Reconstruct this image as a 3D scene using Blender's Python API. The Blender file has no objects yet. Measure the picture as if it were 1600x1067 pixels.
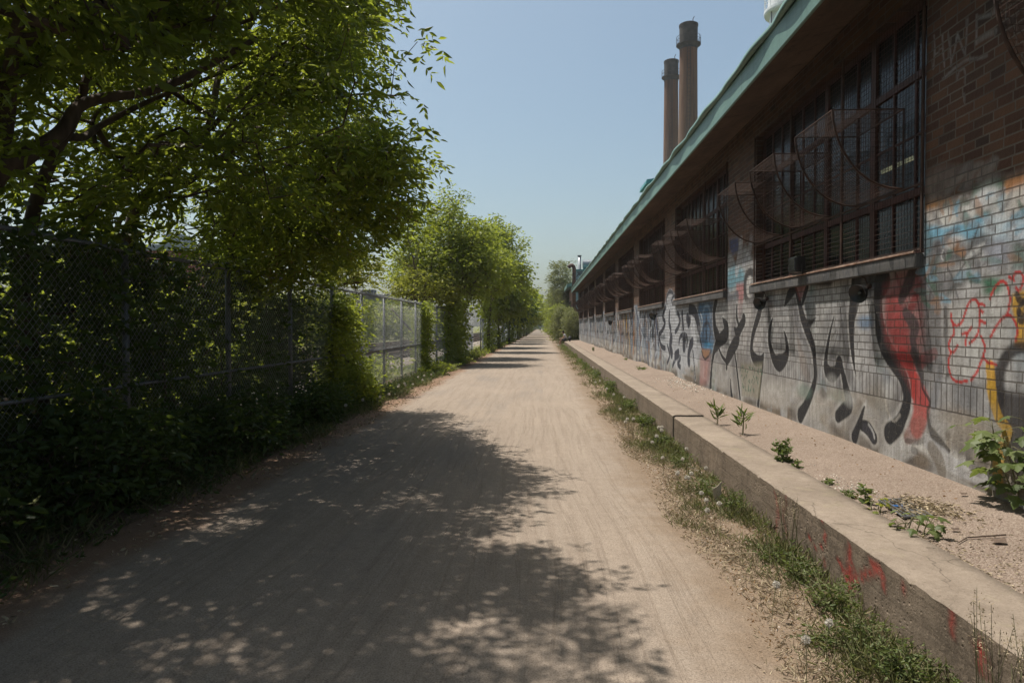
import bpy, math, random
import numpy as np
from mathutils import Vector, Matrix

# ------------------------------------------------------------------ camera, world, sun, exposure
scene = bpy.context.scene
C = scene.collection
cam_data = bpy.data.cameras.new('camera')
cam = bpy.data.objects.new('camera', cam_data)
C.objects.link(cam)
cam_data.lens = 24.0
cam_data.sensor_width = 36.0
cam_data.clip_start = 0.05
cam_data.clip_end = 6000.0
cam.location = (0.0, 0.0, 1.6)
cam.rotation_euler = (math.radians(90.0 - 1.262), 0.0, math.radians(2.577))
scene.camera = cam

SUN_DX, SUN_DY, SUN_DZ = 1.0, -0.70, -3.4          # the way the light travels
elev = math.atan2(-SUN_DZ, math.hypot(SUN_DX, SUN_DY))
azim = math.atan2(-SUN_DX, -SUN_DY)                # compass direction of the sun, from +Y towards +X
world = bpy.data.worlds.new('World')
scene.world = world
world.use_nodes = True
wn = world.node_tree.nodes
wl = world.node_tree.links
wn.clear()
wo = wn.new('ShaderNodeOutputWorld')
wb = wn.new('ShaderNodeBackground')
sky = wn.new('ShaderNodeTexSky')
sky.sky_type = 'NISHITA'
sky.sun_disc = False
sky.sun_elevation = elev
sky.sun_rotation = azim
sky.air_density = 1.0
sky.dust_density = 3.6
sky.ozone_density = 0.25
wb.inputs['Strength'].default_value = 0.085
tint = wn.new('ShaderNodeMix')
tint.data_type = 'RGBA'
tint.blend_type = 'MULTIPLY'
tint.inputs[0].default_value = 1.0
tint.inputs[7].default_value = (0.975, 1.07, 1.01, 1.0)
wl.new(sky.outputs[0], tint.inputs[6])
wl.new(tint.outputs[2], wb.inputs[0])
wl.new(wb.outputs[0], wo.inputs[0])

sun_data = bpy.data.lights.new('sun', 'SUN')
sun_data.energy = 5.0
sun_data.angle = math.radians(0.53)
sun_data.color = (1.0, 0.93, 0.84)
sun = bpy.data.objects.new('sun', sun_data)
sun.rotation_euler = Vector((SUN_DX, SUN_DY, SUN_DZ)).to_track_quat('-Z', 'Y').to_euler()
sun.location = (-20, 14, 60)
C.objects.link(sun)

scene.view_settings.view_transform = 'Standard'
scene.view_settings.look = 'None'
scene.view_settings.exposure = 0.60
scene.view_settings.gamma = 1.0
scene.render.engine = 'CYCLES'
scene.cycles.max_bounces = 8
scene.cycles.transparent_max_bounces = 24
scene.cycles.use_denoising = True

rng = random.Random(7)
nrg = np.random.default_rng(11)

# ------------------------------------------------------------------ helpers
def origin_of(p):
    v = Vector((0, 0, 0))
    while p is not None:
        v += p.location
        p = p.parent
    return v

class MB:
    """collects vertices and faces in world coordinates; build() links them as ONE mesh object"""
    def __init__(s):
        s.v = []; s.f = []; s.m = []; s.mi = 0
    def add(s, vs, fs):
        n = len(s.v)
        s.v.extend([tuple(p) for p in vs])
        s.f.extend([tuple(i + n for i in f) for f in fs])
        s.m.extend([s.mi] * len(fs))
        return s
    def box(s, a, b):
        x0, y0, z0 = a; x1, y1, z1 = b
        return s.add([(x0,y0,z0),(x1,y0,z0),(x1,y1,z0),(x0,y1,z0),(x0,y0,z1),(x1,y0,z1),(x1,y1,z1),(x0,y1,z1)],
              [(0,3,2,1),(4,5,6,7),(0,1,5,4),(1,2,6,5),(2,3,7,6),(3,0,4,7)])
    def bevbox(s, a, b, r=0.01):
        bm = bmesh_box(a, b, r)
        return s.add(*bm)
    def tube(s, pts, rad, n=8, cap=True):
        pts = [Vector(p) for p in pts]
        if not hasattr(rad, '__len__'): rad = [rad] * len(pts)
        vs = []; prev = None
        for i, p in enumerate(pts):
            t = (pts[min(i + 1, len(pts) - 1)] - pts[max(i - 1, 0)])
            if t.length < 1e-9: t = Vector((0, 0, 1))
            t.normalize()
            if prev is None:
                up = Vector((0, 0, 1)) if abs(t.z) < 0.9 else Vector((1, 0, 0))
                u = t.cross(up).normalized()
            else:
                u = prev - t * prev.dot(t)
                if u.length < 1e-6: u = t.orthogonal()
                u.normalize()
            prev = u
            w = t.cross(u)
            for k in range(n):
                a = 2 * math.pi * k / n
                vs.append(p + (u * math.cos(a) + w * math.sin(a)) * rad[i])
        fs = []
        for i in range(len(pts) - 1):
            for k in range(n):
                a = i * n + k; b = i * n + (k + 1) % n
                fs.append((a, b, b + n, a + n))
        if cap:
            fs.append(tuple(range(n - 1, -1, -1)))
            fs.append(tuple((len(pts) - 1) * n + k for k in range(n)))
        return s.add(vs, fs)
    def lathe(s, prof, centre, n=24, cap=True):
        """prof: (radius, height) pairs bottom to top, round the vertical through centre"""
        cx, cy, cz = centre
        vs = []
        for r, h in prof:
            for k in range(n):
                a = 2 * math.pi * k / n
                vs.append((cx + r * math.cos(a), cy + r * math.sin(a), cz + h))
        fs = []
        for i in range(len(prof) - 1):
            for k in range(n):
                a = i * n + k; b = i * n + (k + 1) % n
                fs.append((a, b, b + n, a + n))
        if cap:
            fs.append(tuple(range(n - 1, -1, -1)))
            fs.append(tuple((len(prof) - 1) * n + k for k in range(n)))
        return s.add(vs, fs)
    def build(s, name, mat=None, parent=None, smooth=False):
        o = origin_of(parent)
        me = bpy.data.meshes.new(name)
        me.from_pydata([(x - o.x, y - o.y, z - o.z) for x, y, z in s.v], [], s.f)
        if mat is not None:
            for m in (mat if isinstance(mat, (list, tuple)) else [mat]): me.materials.append(m)
        if any(s.m): me.polygons.foreach_set('material_index', s.m)
        if smooth: me.polygons.foreach_set('use_smooth', [True] * len(s.f))
        me.update()
        ob = bpy.data.objects.new(name, me)
        ob.parent = parent
        C.objects.link(ob)
        return ob

def bmesh_box(a, b, r):
    """a box with its twelve edges chamfered by r"""
    import bmesh
    bm = bmesh.new()
    bmesh.ops.create_cube(bm, size=1.0)
    for v in bm.verts:
        v.co = Vector([(a[i] + b[i]) / 2 + v.co[i] * (b[i] - a[i]) for i in range(3)])
    bmesh.ops.bevel(bm, geom=bm.edges[:], offset=r, segments=2, affect='EDGES')
    bm.verts.index_update()
    vs = [v.co.copy() for v in bm.verts]
    fs = [[v.index for v in f.verts] for f in bm.faces]
    bm.free()
    return vs, fs

def np_mesh(name, V, Fq, mat, parent=None, smooth=False, col=None):
    """V (n,3) world coordinates, Fq (m,k) faces all of k corners"""
    o = origin_of(parent)
    V = np.asarray(V, dtype=np.float32) - np.array(o, dtype=np.float32)
    Fq = np.asarray(Fq, dtype=np.int32)
    me = bpy.data.meshes.new(name)
    m, k = Fq.shape
    me.vertices.add(len(V)); me.vertices.foreach_set('co', V.ravel())
    me.loops.add(m * k); me.loops.foreach_set('vertex_index', Fq.ravel())
    me.polygons.add(m)
    me.polygons.foreach_set('loop_start', np.arange(0, m * k, k, dtype=np.int32))
    me.polygons.foreach_set('loop_total', np.full(m, k, dtype=np.int32))
    if smooth: me.polygons.foreach_set('use_smooth', np.ones(m, dtype=bool))
    if mat is not None:
        for q in (mat if isinstance(mat, (list, tuple)) else [mat]): me.materials.append(q)
    if col is not None:
        at = me.color_attributes.new('paint', 'FLOAT_COLOR', 'POINT')
        at.data.foreach_set('color', np.asarray(col, dtype=np.float32).ravel())
    me.update(calc_edges=True)
    me.validate()
    ob = bpy.data.objects.new(name, me)
    ob.parent = parent
    C.objects.link(ob)
    return ob

def tag(o, label=None, cat=None, group=None, kind=None):
    if label: o['label'] = label
    if cat: o['category'] = cat
    if group: o['group'] = group
    if kind: o['kind'] = kind
    return o

def empty(name, loc, label, cat, group=None):
    o = bpy.data.objects.new(name, None)
    o.location = loc
    o.empty_display_size = 0.2
    C.objects.link(o)
    return tag(o, label, cat, group)

KIDS = {}
def copy_tree(o, parent=None):
    c = o.copy()
    C.objects.link(c)
    c.parent = parent
    for ch in list(o.children): copy_tree(ch, c)
    return c

# ------------------------------------------------------------------ materials
class NT:
    def __init__(s, name):
        s.mat = bpy.data.materials.new(name)
        s.mat.use_nodes = True
        s.t = s.mat.node_tree
        s.t.nodes.clear()
        s.out = s.t.nodes.new('ShaderNodeOutputMaterial')
        s.bsdf = s.t.nodes.new('ShaderNodeBsdfPrincipled')
        s.t.links.new(s.bsdf.outputs[0], s.out.inputs[0])
        s.geo = None
    def n(s, kind, **kw):
        nd = s.t.nodes.new('ShaderNode' + kind)
        for k, v in kw.items():
            if k.startswith('_'): setattr(nd, k[1:], v)
            else:
                key = int(k[1:]) if k[0] == 'i' and k[1:].isdigit() else k.replace('__', ' ')
                if isinstance(v, bpy.types.NodeSocket): s.t.links.new(v, nd.inputs[key])
                else: nd.inputs[key].default_value = v
        return nd
    def pos(s):
        if s.geo is None: s.geo = s.n('NewGeometry')
        return s.geo.outputs['Position']
    def mapping(s, vec, scale=(1,1,1), loc=(0,0,0), rot=(0,0,0)):
        return s.n('Mapping', Vector=vec, Scale=scale, Location=loc, Rotation=rot).outputs[0]
    def noise(s, vec, scale, detail=4.0, rough=0.55, dist=0.0):
        return s.n('TexNoise', Vector=vec, Scale=scale, Detail=detail, Roughness=rough, Distortion=dist).outputs['Fac']
    def ramp(s, fac, stops, interp='LINEAR'):
        nd = s.n('ValToRGB', Fac=fac)
        cr = nd.color_ramp
        cr.interpolation = interp
        while len(cr.elements) < len(stops): cr.elements.new(0.5)
        for e, (p, c) in zip(cr.elements, stops):
            e.position = p
            e.color = tuple(c) + (1.0,) if len(c) == 3 else c
        return nd.outputs[0]
    def mixc(s, fac, a, b, mode='MIX'):
        nd = s.n('Mix', _data_type='RGBA', _blend_type=mode)
        for key, v in ((0, fac), (6, a), (7, b)):
            if isinstance(v, bpy.types.NodeSocket): s.t.links.new(v, nd.inputs[key])
            else: nd.inputs[key].default_value = v if key == 0 else (tuple(v) + (1.0,) if len(v) == 3 else v)
        return nd.outputs[2]
    def math(s, op, a, b=None, clamp=False):
        nd = s.n('Math', _operation=op, _use_clamp=clamp)
        for i, v in enumerate((a, b)):
            if v is None: continue
            if isinstance(v, bpy.types.NodeSocket): s.t.links.new(v, nd.inputs[i])
            else: nd.inputs[i].default_value = v
        return nd.outputs[0]
    def sep(s, vec):
        return s.n('SeparateXYZ', Vector=vec).outputs
    def comb(s, x, y, z):
        nd = s.n('CombineXYZ')
        for i, v in enumerate((x, y, z)):
            if isinstance(v, bpy.types.NodeSocket): s.t.links.new(v, nd.inputs[i])
            else: nd.inputs[i].default_value = v
        return nd.outputs[0]
    def bump(s, h, strength=0.5, dist=0.01, normal=None):
        nd = s.n('Bump', Strength=strength, Distance=dist, Height=h)
        if normal is not None: s.t.links.new(normal, nd.inputs['Normal'])
        return nd.outputs[0]
    def set(s, **kw):
        for k, v in kw.items():
            key = {'base':'Base Color','rough':'Roughness','metal':'Metallic','normal':'Normal','spec':'Specular IOR Level'}.get(k, k)
            if isinstance(v, bpy.types.NodeSocket): s.t.links.new(v, s.bsdf.inputs[key])
            else: s.bsdf.inputs[key].default_value = tuple(v) + (1.0,) if hasattr(v, '__len__') and len(v) == 3 else v
        return s.mat

def simple_mat(name, a, b, scale=8.0, rough=0.8, metal=0.0, bump=0.0, streak=None, detail=5.0):
    t = NT(name)
    p = t.n('TexCoord').outputs['Object']
    p = t.mapping(p, scale=streak or (1, 1, 1))
    f = t.noise(p, scale, detail)
    kw = dict(base=t.ramp(f, [(0.3, a), (0.7, b)]), rough=rough, metal=metal)
    if bump: kw['normal'] = t.bump(t.noise(p, scale * 3, 3), bump, 0.01)
    return t.set(**kw)

def leaf_mat(name, dark, mid, light, trans, tfac=0.42, gloss=0.42):
    t = NT(name)
    g = t.n('NewGeometry')
    r = g.outputs['Random Per Island']
    n = t.noise(g.outputs['Position'], 0.9, 2)
    k = t.math('ADD', t.math('MULTIPLY', r, 0.7), t.math('MULTIPLY', n, 0.5))
    colr = t.ramp(k, [(0.22, dark), (0.55, mid), (0.92, light)])
    tr = t.mixc(0.75, colr, trans, 'MIX')
    t.set(base=colr, rough=gloss, spec=0.22)
    tn = t.n('BsdfTranslucent', Color=tr)
    mx = t.n('MixShader', Fac=tfac)
    t.t.links.new(t.bsdf.outputs[0], mx.inputs[1])
    t.t.links.new(tn.outputs[0], mx.inputs[2])
    t.t.links.new(mx.outputs[0], t.out.inputs[0])
    return t.mat

M = {}
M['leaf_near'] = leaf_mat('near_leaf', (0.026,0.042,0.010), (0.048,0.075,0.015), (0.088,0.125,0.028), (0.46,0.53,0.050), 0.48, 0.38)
M['leaf_mid'] = leaf_mat('mid_leaf', (0.058,0.088,0.018), (0.105,0.142,0.028), (0.165,0.190,0.040), (0.42,0.48,0.05), 0.48, 0.5)
M['leaf_yellow'] = leaf_mat('yellow_leaf', (0.095,0.120,0.022), (0.145,0.165,0.030), (0.200,0.205,0.045), (0.40,0.42,0.05), 0.45, 0.5)
M['leaf_grey'] = leaf_mat('grey_leaf', (0.085,0.100,0.040), (0.130,0.145,0.060), (0.175,0.185,0.085), (0.32,0.34,0.10), 0.35, 0.6)
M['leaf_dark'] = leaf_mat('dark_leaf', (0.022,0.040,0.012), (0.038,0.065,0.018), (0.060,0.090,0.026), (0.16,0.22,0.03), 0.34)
M['leaf_weed'] = leaf_mat('weed_leaf', (0.050,0.070,0.022), (0.075,0.105,0.030), (0.125,0.150,0.055), (0.22,0.28,0.05), 0.35, 0.5)
M['grass'] = leaf_mat('grass_blade', (0.055,0.068,0.024), (0.100,0.108,0.045), (0.220,0.190,0.105), (0.26,0.28,0.08), 0.30, 0.6)
M['dry'] = leaf_mat('dry_blade', (0.190,0.145,0.090), (0.300,0.240,0.155), (0.420,0.350,0.240), (0.30,0.24,0.14), 0.20, 0.8)
M['seeds'] = leaf_mat('samara', (0.150,0.085,0.040), (0.210,0.120,0.055), (0.260,0.165,0.080), (0.35,0.20,0.08), 0.35, 0.7)
M['bark'] = simple_mat('bark', (0.040,0.026,0.018), (0.110,0.075,0.052), 9.0, 0.9, bump=0.8, streak=(1,1,0.25))
M['galv'] = simple_mat('galvanised_steel', (0.105,0.112,0.118), (0.165,0.172,0.178), 14.0, 0.5, 0.6)
M['wire'] = simple_mat('galvanised_wire', (0.14,0.146,0.146), (0.21,0.216,0.21), 30.0, 0.45, 0.5)
M['rust_wire'] = simple_mat('rusty_wire', (0.022,0.012,0.009), (0.085,0.045,0.030), 9.0, 0.8, 0.2)
M['rust_frame'] = simple_mat('red_brown_steel', (0.040,0.014,0.010), (0.100,0.034,0.024), 6.0, 0.6, 0.1)
M['puff'] = leaf_mat('seed_head', (0.46,0.44,0.39), (0.56,0.53,0.47), (0.64,0.61,0.55), (0.58,0.54,0.47), 0.35, 0.9)
M['stem'] = simple_mat('weed_stem', (0.10,0.11,0.045), (0.17,0.15,0.07), 30.0, 0.7)
M['black'] = simple_mat('black_paint', (0.010,0.010,0.011), (0.028,0.027,0.026), 12.0, 0.45)

# ---- gravel path
t = NT('gravel_path')
p = t.pos()
xyz = t.sep(p)
wob = t.noise(t.mapping(p, scale=(0.5, 0.12, 1)), 1.0, 2)
xw = t.math('ADD', xyz[0], t.math('MULTIPLY', wob, 0.5))
tr1 = t.noise(t.comb(xw, t.math('MULTIPLY', xyz[1], 0.03), 0.0), 9.0, 6, 0.72)
wob2 = t.noise(t.mapping(p, scale=(0.35, 0.09, 1), loc=(7, 3, 0)), 1.0, 2)
xw2 = t.math('ADD', xyz[0], t.math('MULTIPLY', wob2, 1.5))
tr2 = t.noise(t.comb(xw2, t.math('MULTIPLY', xyz[1], 0.02), 3.0), 15.0, 3, 0.6)
line = t.ramp(tr2, [(0.55, (0,0,0)), (0.60, (1,1,1)), (0.63, (0,0,0))])
big = t.noise(p, 0.55, 4)
fine = t.noise(p, 130.0, 3, 0.7)
peb = t.n('TexVoronoi', Vector=p, Scale=70.0).outputs['Distance']
base = t.ramp(tr1, [(0.28, (0.172,0.139,0.110)), (0.50, (0.206,0.170,0.137)), (0.74, (0.235,0.198,0.161))])
base = t.mixc(t.ramp(big, [(0.42, (0,0,0)), (0.66, (0.55,0.55,0.55))]), base, (0.238,0.196,0.157))
base = t.mixc(t.math('MULTIPLY', line, 0.38), base, (0.14,0.11,0.085))
damp = t.math('MULTIPLY', t.ramp(t.noise(t.mapping(p, scale=(0.8, 0.16, 1), loc=(2.0, 1.0, 0)), 1.3, 4), [(0.52, (0,0,0)), (0.64, (1,1,1))]),
              t.ramp(xyz[0], [(0.0, (1,1,1)), (0.001, (0,0,0))]))
base = t.mixc(t.math('MULTIPLY', damp, 0.28), base, (0.12,0.115,0.112))
edge = t.math('ADD', xyz[0], t.math('MULTIPLY', t.noise(p, 1.6, 5, 0.7), 0.9))
base = t.mixc(t.ramp(edge, [(0.0, (0,0,0)), (1.0, (1,1,1))]), base, base)
litter = t.n('MapRange', Value=edge, **{'From__Min':1.15,'From__Max':1.55,'To__Min':0.0,'To__Max':0.85}).outputs[0]
base = t.mixc(litter, base, (0.15,0.11,0.076))
llit = t.n('MapRange', Value=t.math('SUBTRACT', xyz[0], t.math('MULTIPLY', t.noise(p, 1.9, 5, 0.7), 0.7)), **{'From__Min':-3.05,'From__Max':-3.35,'To__Min':0.0,'To__Max':0.9}).outputs[0]
base = t.mixc(llit, base, (0.16,0.10,0.065))
speck = t.ramp(fine, [(0.30, (0.50,0.49,0.48)), (0.5, (1,1,1)), (0.72, (1.32,1.32,1.32))])
base = t.mixc(1.0, base, speck, 'MULTIPLY')
dk = t.ramp(t.n('TexVoronoi', Vector=p, Scale=24.0).outputs['Distance'], [(0.05, (0.45,0.42,0.4)), (0.10, (1,1,1))])
base = t.mixc(0.85, base, dk, 'MULTIPLY')
base = t.mixc(0.7, base, t.ramp(t.noise(p, 9.0, 6, 0.75), [(0.34, (0.86,0.85,0.84)), (0.66, (1.10,1.09,1.08))]), 'MULTIPLY')
hgt = t.math('ADD', t.math('MULTIPLY', tr1, 0.9), t.math('ADD', t.math('MULTIPLY', fine, 0.35), t.math('MULTIPLY', peb, 0.35)))
hgt = t.math('SUBTRACT', hgt, t.math('MULTIPLY', line, 0.35))
M['path'] = t.set(base=base, rough=0.95, spec=0.15, normal=t.bump(hgt, 0.55, 0.012))

# ---- verge soil
t = NT('verge_soil'); p = t.pos()
f = t.noise(p, 2.2, 6, 0.65); g = t.noise(p, 60.0, 4, 0.7)
base = t.ramp(f, [(0.3, (0.085,0.060,0.040)), (0.5, (0.145,0.108,0.075)), (0.72, (0.205,0.160,0.118))])
base = t.mixc(1.0, base, t.ramp(g, [(0.3, (0.55,0.55,0.55)), (0.7, (1.25,1.2,1.15))]), 'MULTIPLY')
M['soil'] = t.set(base=base, rough=1.0, spec=0.1, normal=t.bump(g, 0.9, 0.02))

# ---- wide ground beyond
t = NT('rough_ground'); p = t.pos()
f = t.noise(p, 0.12, 6, 0.6); g = t.noise(p, 14.0, 5, 0.7)
base = t.ramp(f, [(0.35, (0.07,0.09,0.035)), (0.55, (0.13,0.13,0.06)), (0.7, (0.22,0.18,0.12))])
base = t.mixc(0.6, base, t.ramp(g, [(0.3, (0.5,0.5,0.5)), (0.7, (1.2,1.2,1.2))]), 'MULTIPLY')
M['ground'] = t.set(base=base, rough=1.0, spec=0.1, normal=t.bump(g, 0.8, 0.05))

# ---- ballast
t = NT('track_ballast'); p = t.pos()
v = t.n('TexVoronoi', Vector=p, Scale=16.0)
base = t.mixc(0.6, t.ramp(t.noise(p, 0.5, 4), [(0.35, (0.16,0.135,0.11)), (0.65, (0.24,0.205,0.175))]), t.ramp(t.n('SeparateColor', Color=v.outputs['Color']).outputs[0], [(0, (0.08,0.07,0.065)), (1, (0.28,0.25,0.22))]))
M['ballast'] = t.set(base=base, rough=0.95, spec=0.1, normal=t.bump(v.outputs['Distance'], 0.9, 0.04))
M['rail'] = simple_mat('rail_steel', (0.10,0.065,0.045), (0.19,0.13,0.10), 5.0, 0.5, 0.5)
M['sleeper'] = simple_mat('sleeper_wood', (0.05,0.038,0.03), (0.11,0.085,0.065), 7.0, 0.95, bump=0.5)

# ---- concrete for the ledge, with worn paint held in the colour attribute
def concrete(name, lo, hi, aggregate=False, paint=False, boards=False):
    t = NT(name); p = t.pos(); xyz = t.sep(p)
    big = t.noise(p, 1.7, 6, 0.65); med = t.noise(p, 11.0, 5, 0.7); fine = t.noise(p, 120.0, 3, 0.7)
    base = t.ramp(big, [(0.30, lo), (0.70, hi)])
    base = t.mixc(0.55, base, t.ramp(med, [(0.3, (0.66,0.64,0.62)), (0.6, (1.05,1.05,1.05))]), 'MULTIPLY')
    base = t.mixc(0.7, base, t.ramp(fine, [(0.3, (0.7,0.7,0.7)), (0.7, (1.18,1.18,1.18))]), 'MULTIPLY')
    h = t.math('ADD', t.math('MULTIPLY', med, 0.5), t.math('MULTIPLY', fine, 0.3))
    if name == 'ledge_concrete':
        cr = t.n('TexVoronoi', Vector=t.n('VectorMath', _operation='ADD', i0=p, i1=t.n('VectorMath', _operation='SCALE', i0=t.n('TexNoise', Vector=p, Scale=3.0, Detail=4.0).outputs['Color'], Scale=0.5).outputs[0]).outputs[0], Scale=0.9, _feature='DISTANCE_TO_EDGE').outputs['Distance']
        ck = t.ramp(cr, [(0.0, (1,1,1)), (0.006, (0,0,0))])
        ck = t.math('MULTIPLY', ck, t.ramp(t.noise(p, 0.8, 3), [(0.5, (0,0,0)), (0.56, (1,1,1))]))
        base = t.mixc(t.math('MULTIPLY', ck, 0.7), base, (0.05,0.04,0.03))
        sp = t.noise(p, 38.0, 4, 0.8)
        base = t.mixc(0.8, base, t.ramp(sp, [(0.30, (0.55,0.52,0.48)), (0.42, (1,1,1)), (0.70, (1.1,1.1,1.1))]), 'MULTIPLY')
        lich = t.math('MULTIPLY', t.ramp(t.noise(p, 4.5, 6, 0.75), [(0.55, (0,0,0)), (0.66, (1,1,1))]), 0.3)
        base = t.mixc(lich, base, (0.23,0.205,0.13))
        base = t.mixc(t.math('MULTIPLY', t.ramp(t.noise(p, 2.2, 6, 0.8), [(0.56, (0,0,0)), (0.68, (1,1,1))]), 0.45), base, (0.12,0.10,0.08))
        h = t.math('ADD', h, t.math('MULTIPLY', sp, 0.6))
    if aggregate:
        v = t.n('TexVoronoi', Vector=p, Scale=120.0)
        rnd = t.n('SeparateColor', Color=v.outputs['Color']).outputs[0]
        base = t.mixc(0.42, base, t.ramp(rnd, [(0.0, (0.08,0.052,0.040)), (0.5, (0.20,0.155,0.125)), (1.0, (0.34,0.29,0.24))]))
        h = t.math('ADD', h, t.math('MULTIPLY', v.outputs['Distance'], -0.8))
    if boards:
        pit_dark = t.n('TexVoronoi', Vector=t.mapping(p, scale=(1, 1, 1.2)), Scale=26.0).outputs['Distance']
        pm = t.math('MULTIPLY', t.ramp(pit_dark, [(0.10, (1,1,1)), (0.30, (0,0,0))]), t.ramp(t.noise(p, 3.0, 4, 0.7), [(0.42, (0,0,0)), (0.54, (1,1,1))]))
        er = t.noise(p, 13.0, 7, 0.85)
        em = t.math('MULTIPLY', t.ramp(er, [(0.50, (0,0,0)), (0.56, (1,1,1))]), t.ramp(t.noise(p, 1.6, 4, 0.7), [(0.44, (0,0,0)), (0.56, (1,1,1))]))
        pm = t.math('MAXIMUM', pm, t.math('MULTIPLY', em, 0.8))
        base = t.mixc(t.math('MULTIPLY', pm, 0.75), base, (0.055,0.042,0.032))
        h = t.math('SUBTRACT', h, t.math('MULTIPLY', pm, 0.9))
        zz = t.math('ADD', xyz[2], t.math('MULTIPLY', t.noise(t.mapping(p, scale=(1,0.25,0.2)), 0.8, 2), 0.02))
        stp = t.math('PINGPONG', zz, 0.062)
        bl = t.ramp(stp, [(0.0, (1,1,1)), (0.05, (1,1,1)), (0.09, (0,0,0))])
        h = t.math('ADD', h, t.math('MULTIPLY', bl, 0.35))
        h = t.math('ADD', h, t.math('MULTIPLY', t.noise(p, 42.0, 5, 0.8), 0.9))
        base = t.mixc(t.math('MULTIPLY', bl, 0.30), base, (0.40,0.33,0.26))
        st = t.noise(t.mapping(p, scale=(1, 1, 0.35)), 5.0, 6, 0.8)
        base = t.mixc(0.6, base, t.ramp(st, [(0.36, (0.50,0.47,0.43)), (0.62, (1.08,1.05,1.0))]), 'MULTIPLY')
    if paint:
        a = t.n('VertexColor', _layer_name='paint')
        wear = t.ramp(t.noise(p, 16.0, 5, 0.75), [(0.34, (0.2,0.2,0.2)), (0.50, (1,1,1))])
        base = t.mixc(t.math('MULTIPLY', a.outputs[1], wear), base, a.outputs[0])
    t.set(base=base, rough=0.93, spec=0.15, normal=t.bump(h, 0.8 if (aggregate or boards) else 0.5, 0.012))
    return t.mat
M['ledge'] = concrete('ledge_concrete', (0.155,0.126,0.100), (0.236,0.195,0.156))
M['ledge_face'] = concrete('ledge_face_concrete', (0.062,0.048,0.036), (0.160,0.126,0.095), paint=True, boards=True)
M['slab'] = concrete('slab_aggregate', (0.165,0.126,0.098), (0.230,0.180,0.143), aggregate=True)
M['plain_concrete'] = concrete('weathered_concrete', (0.190,0.165,0.135), (0.320,0.280,0.230))

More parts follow.
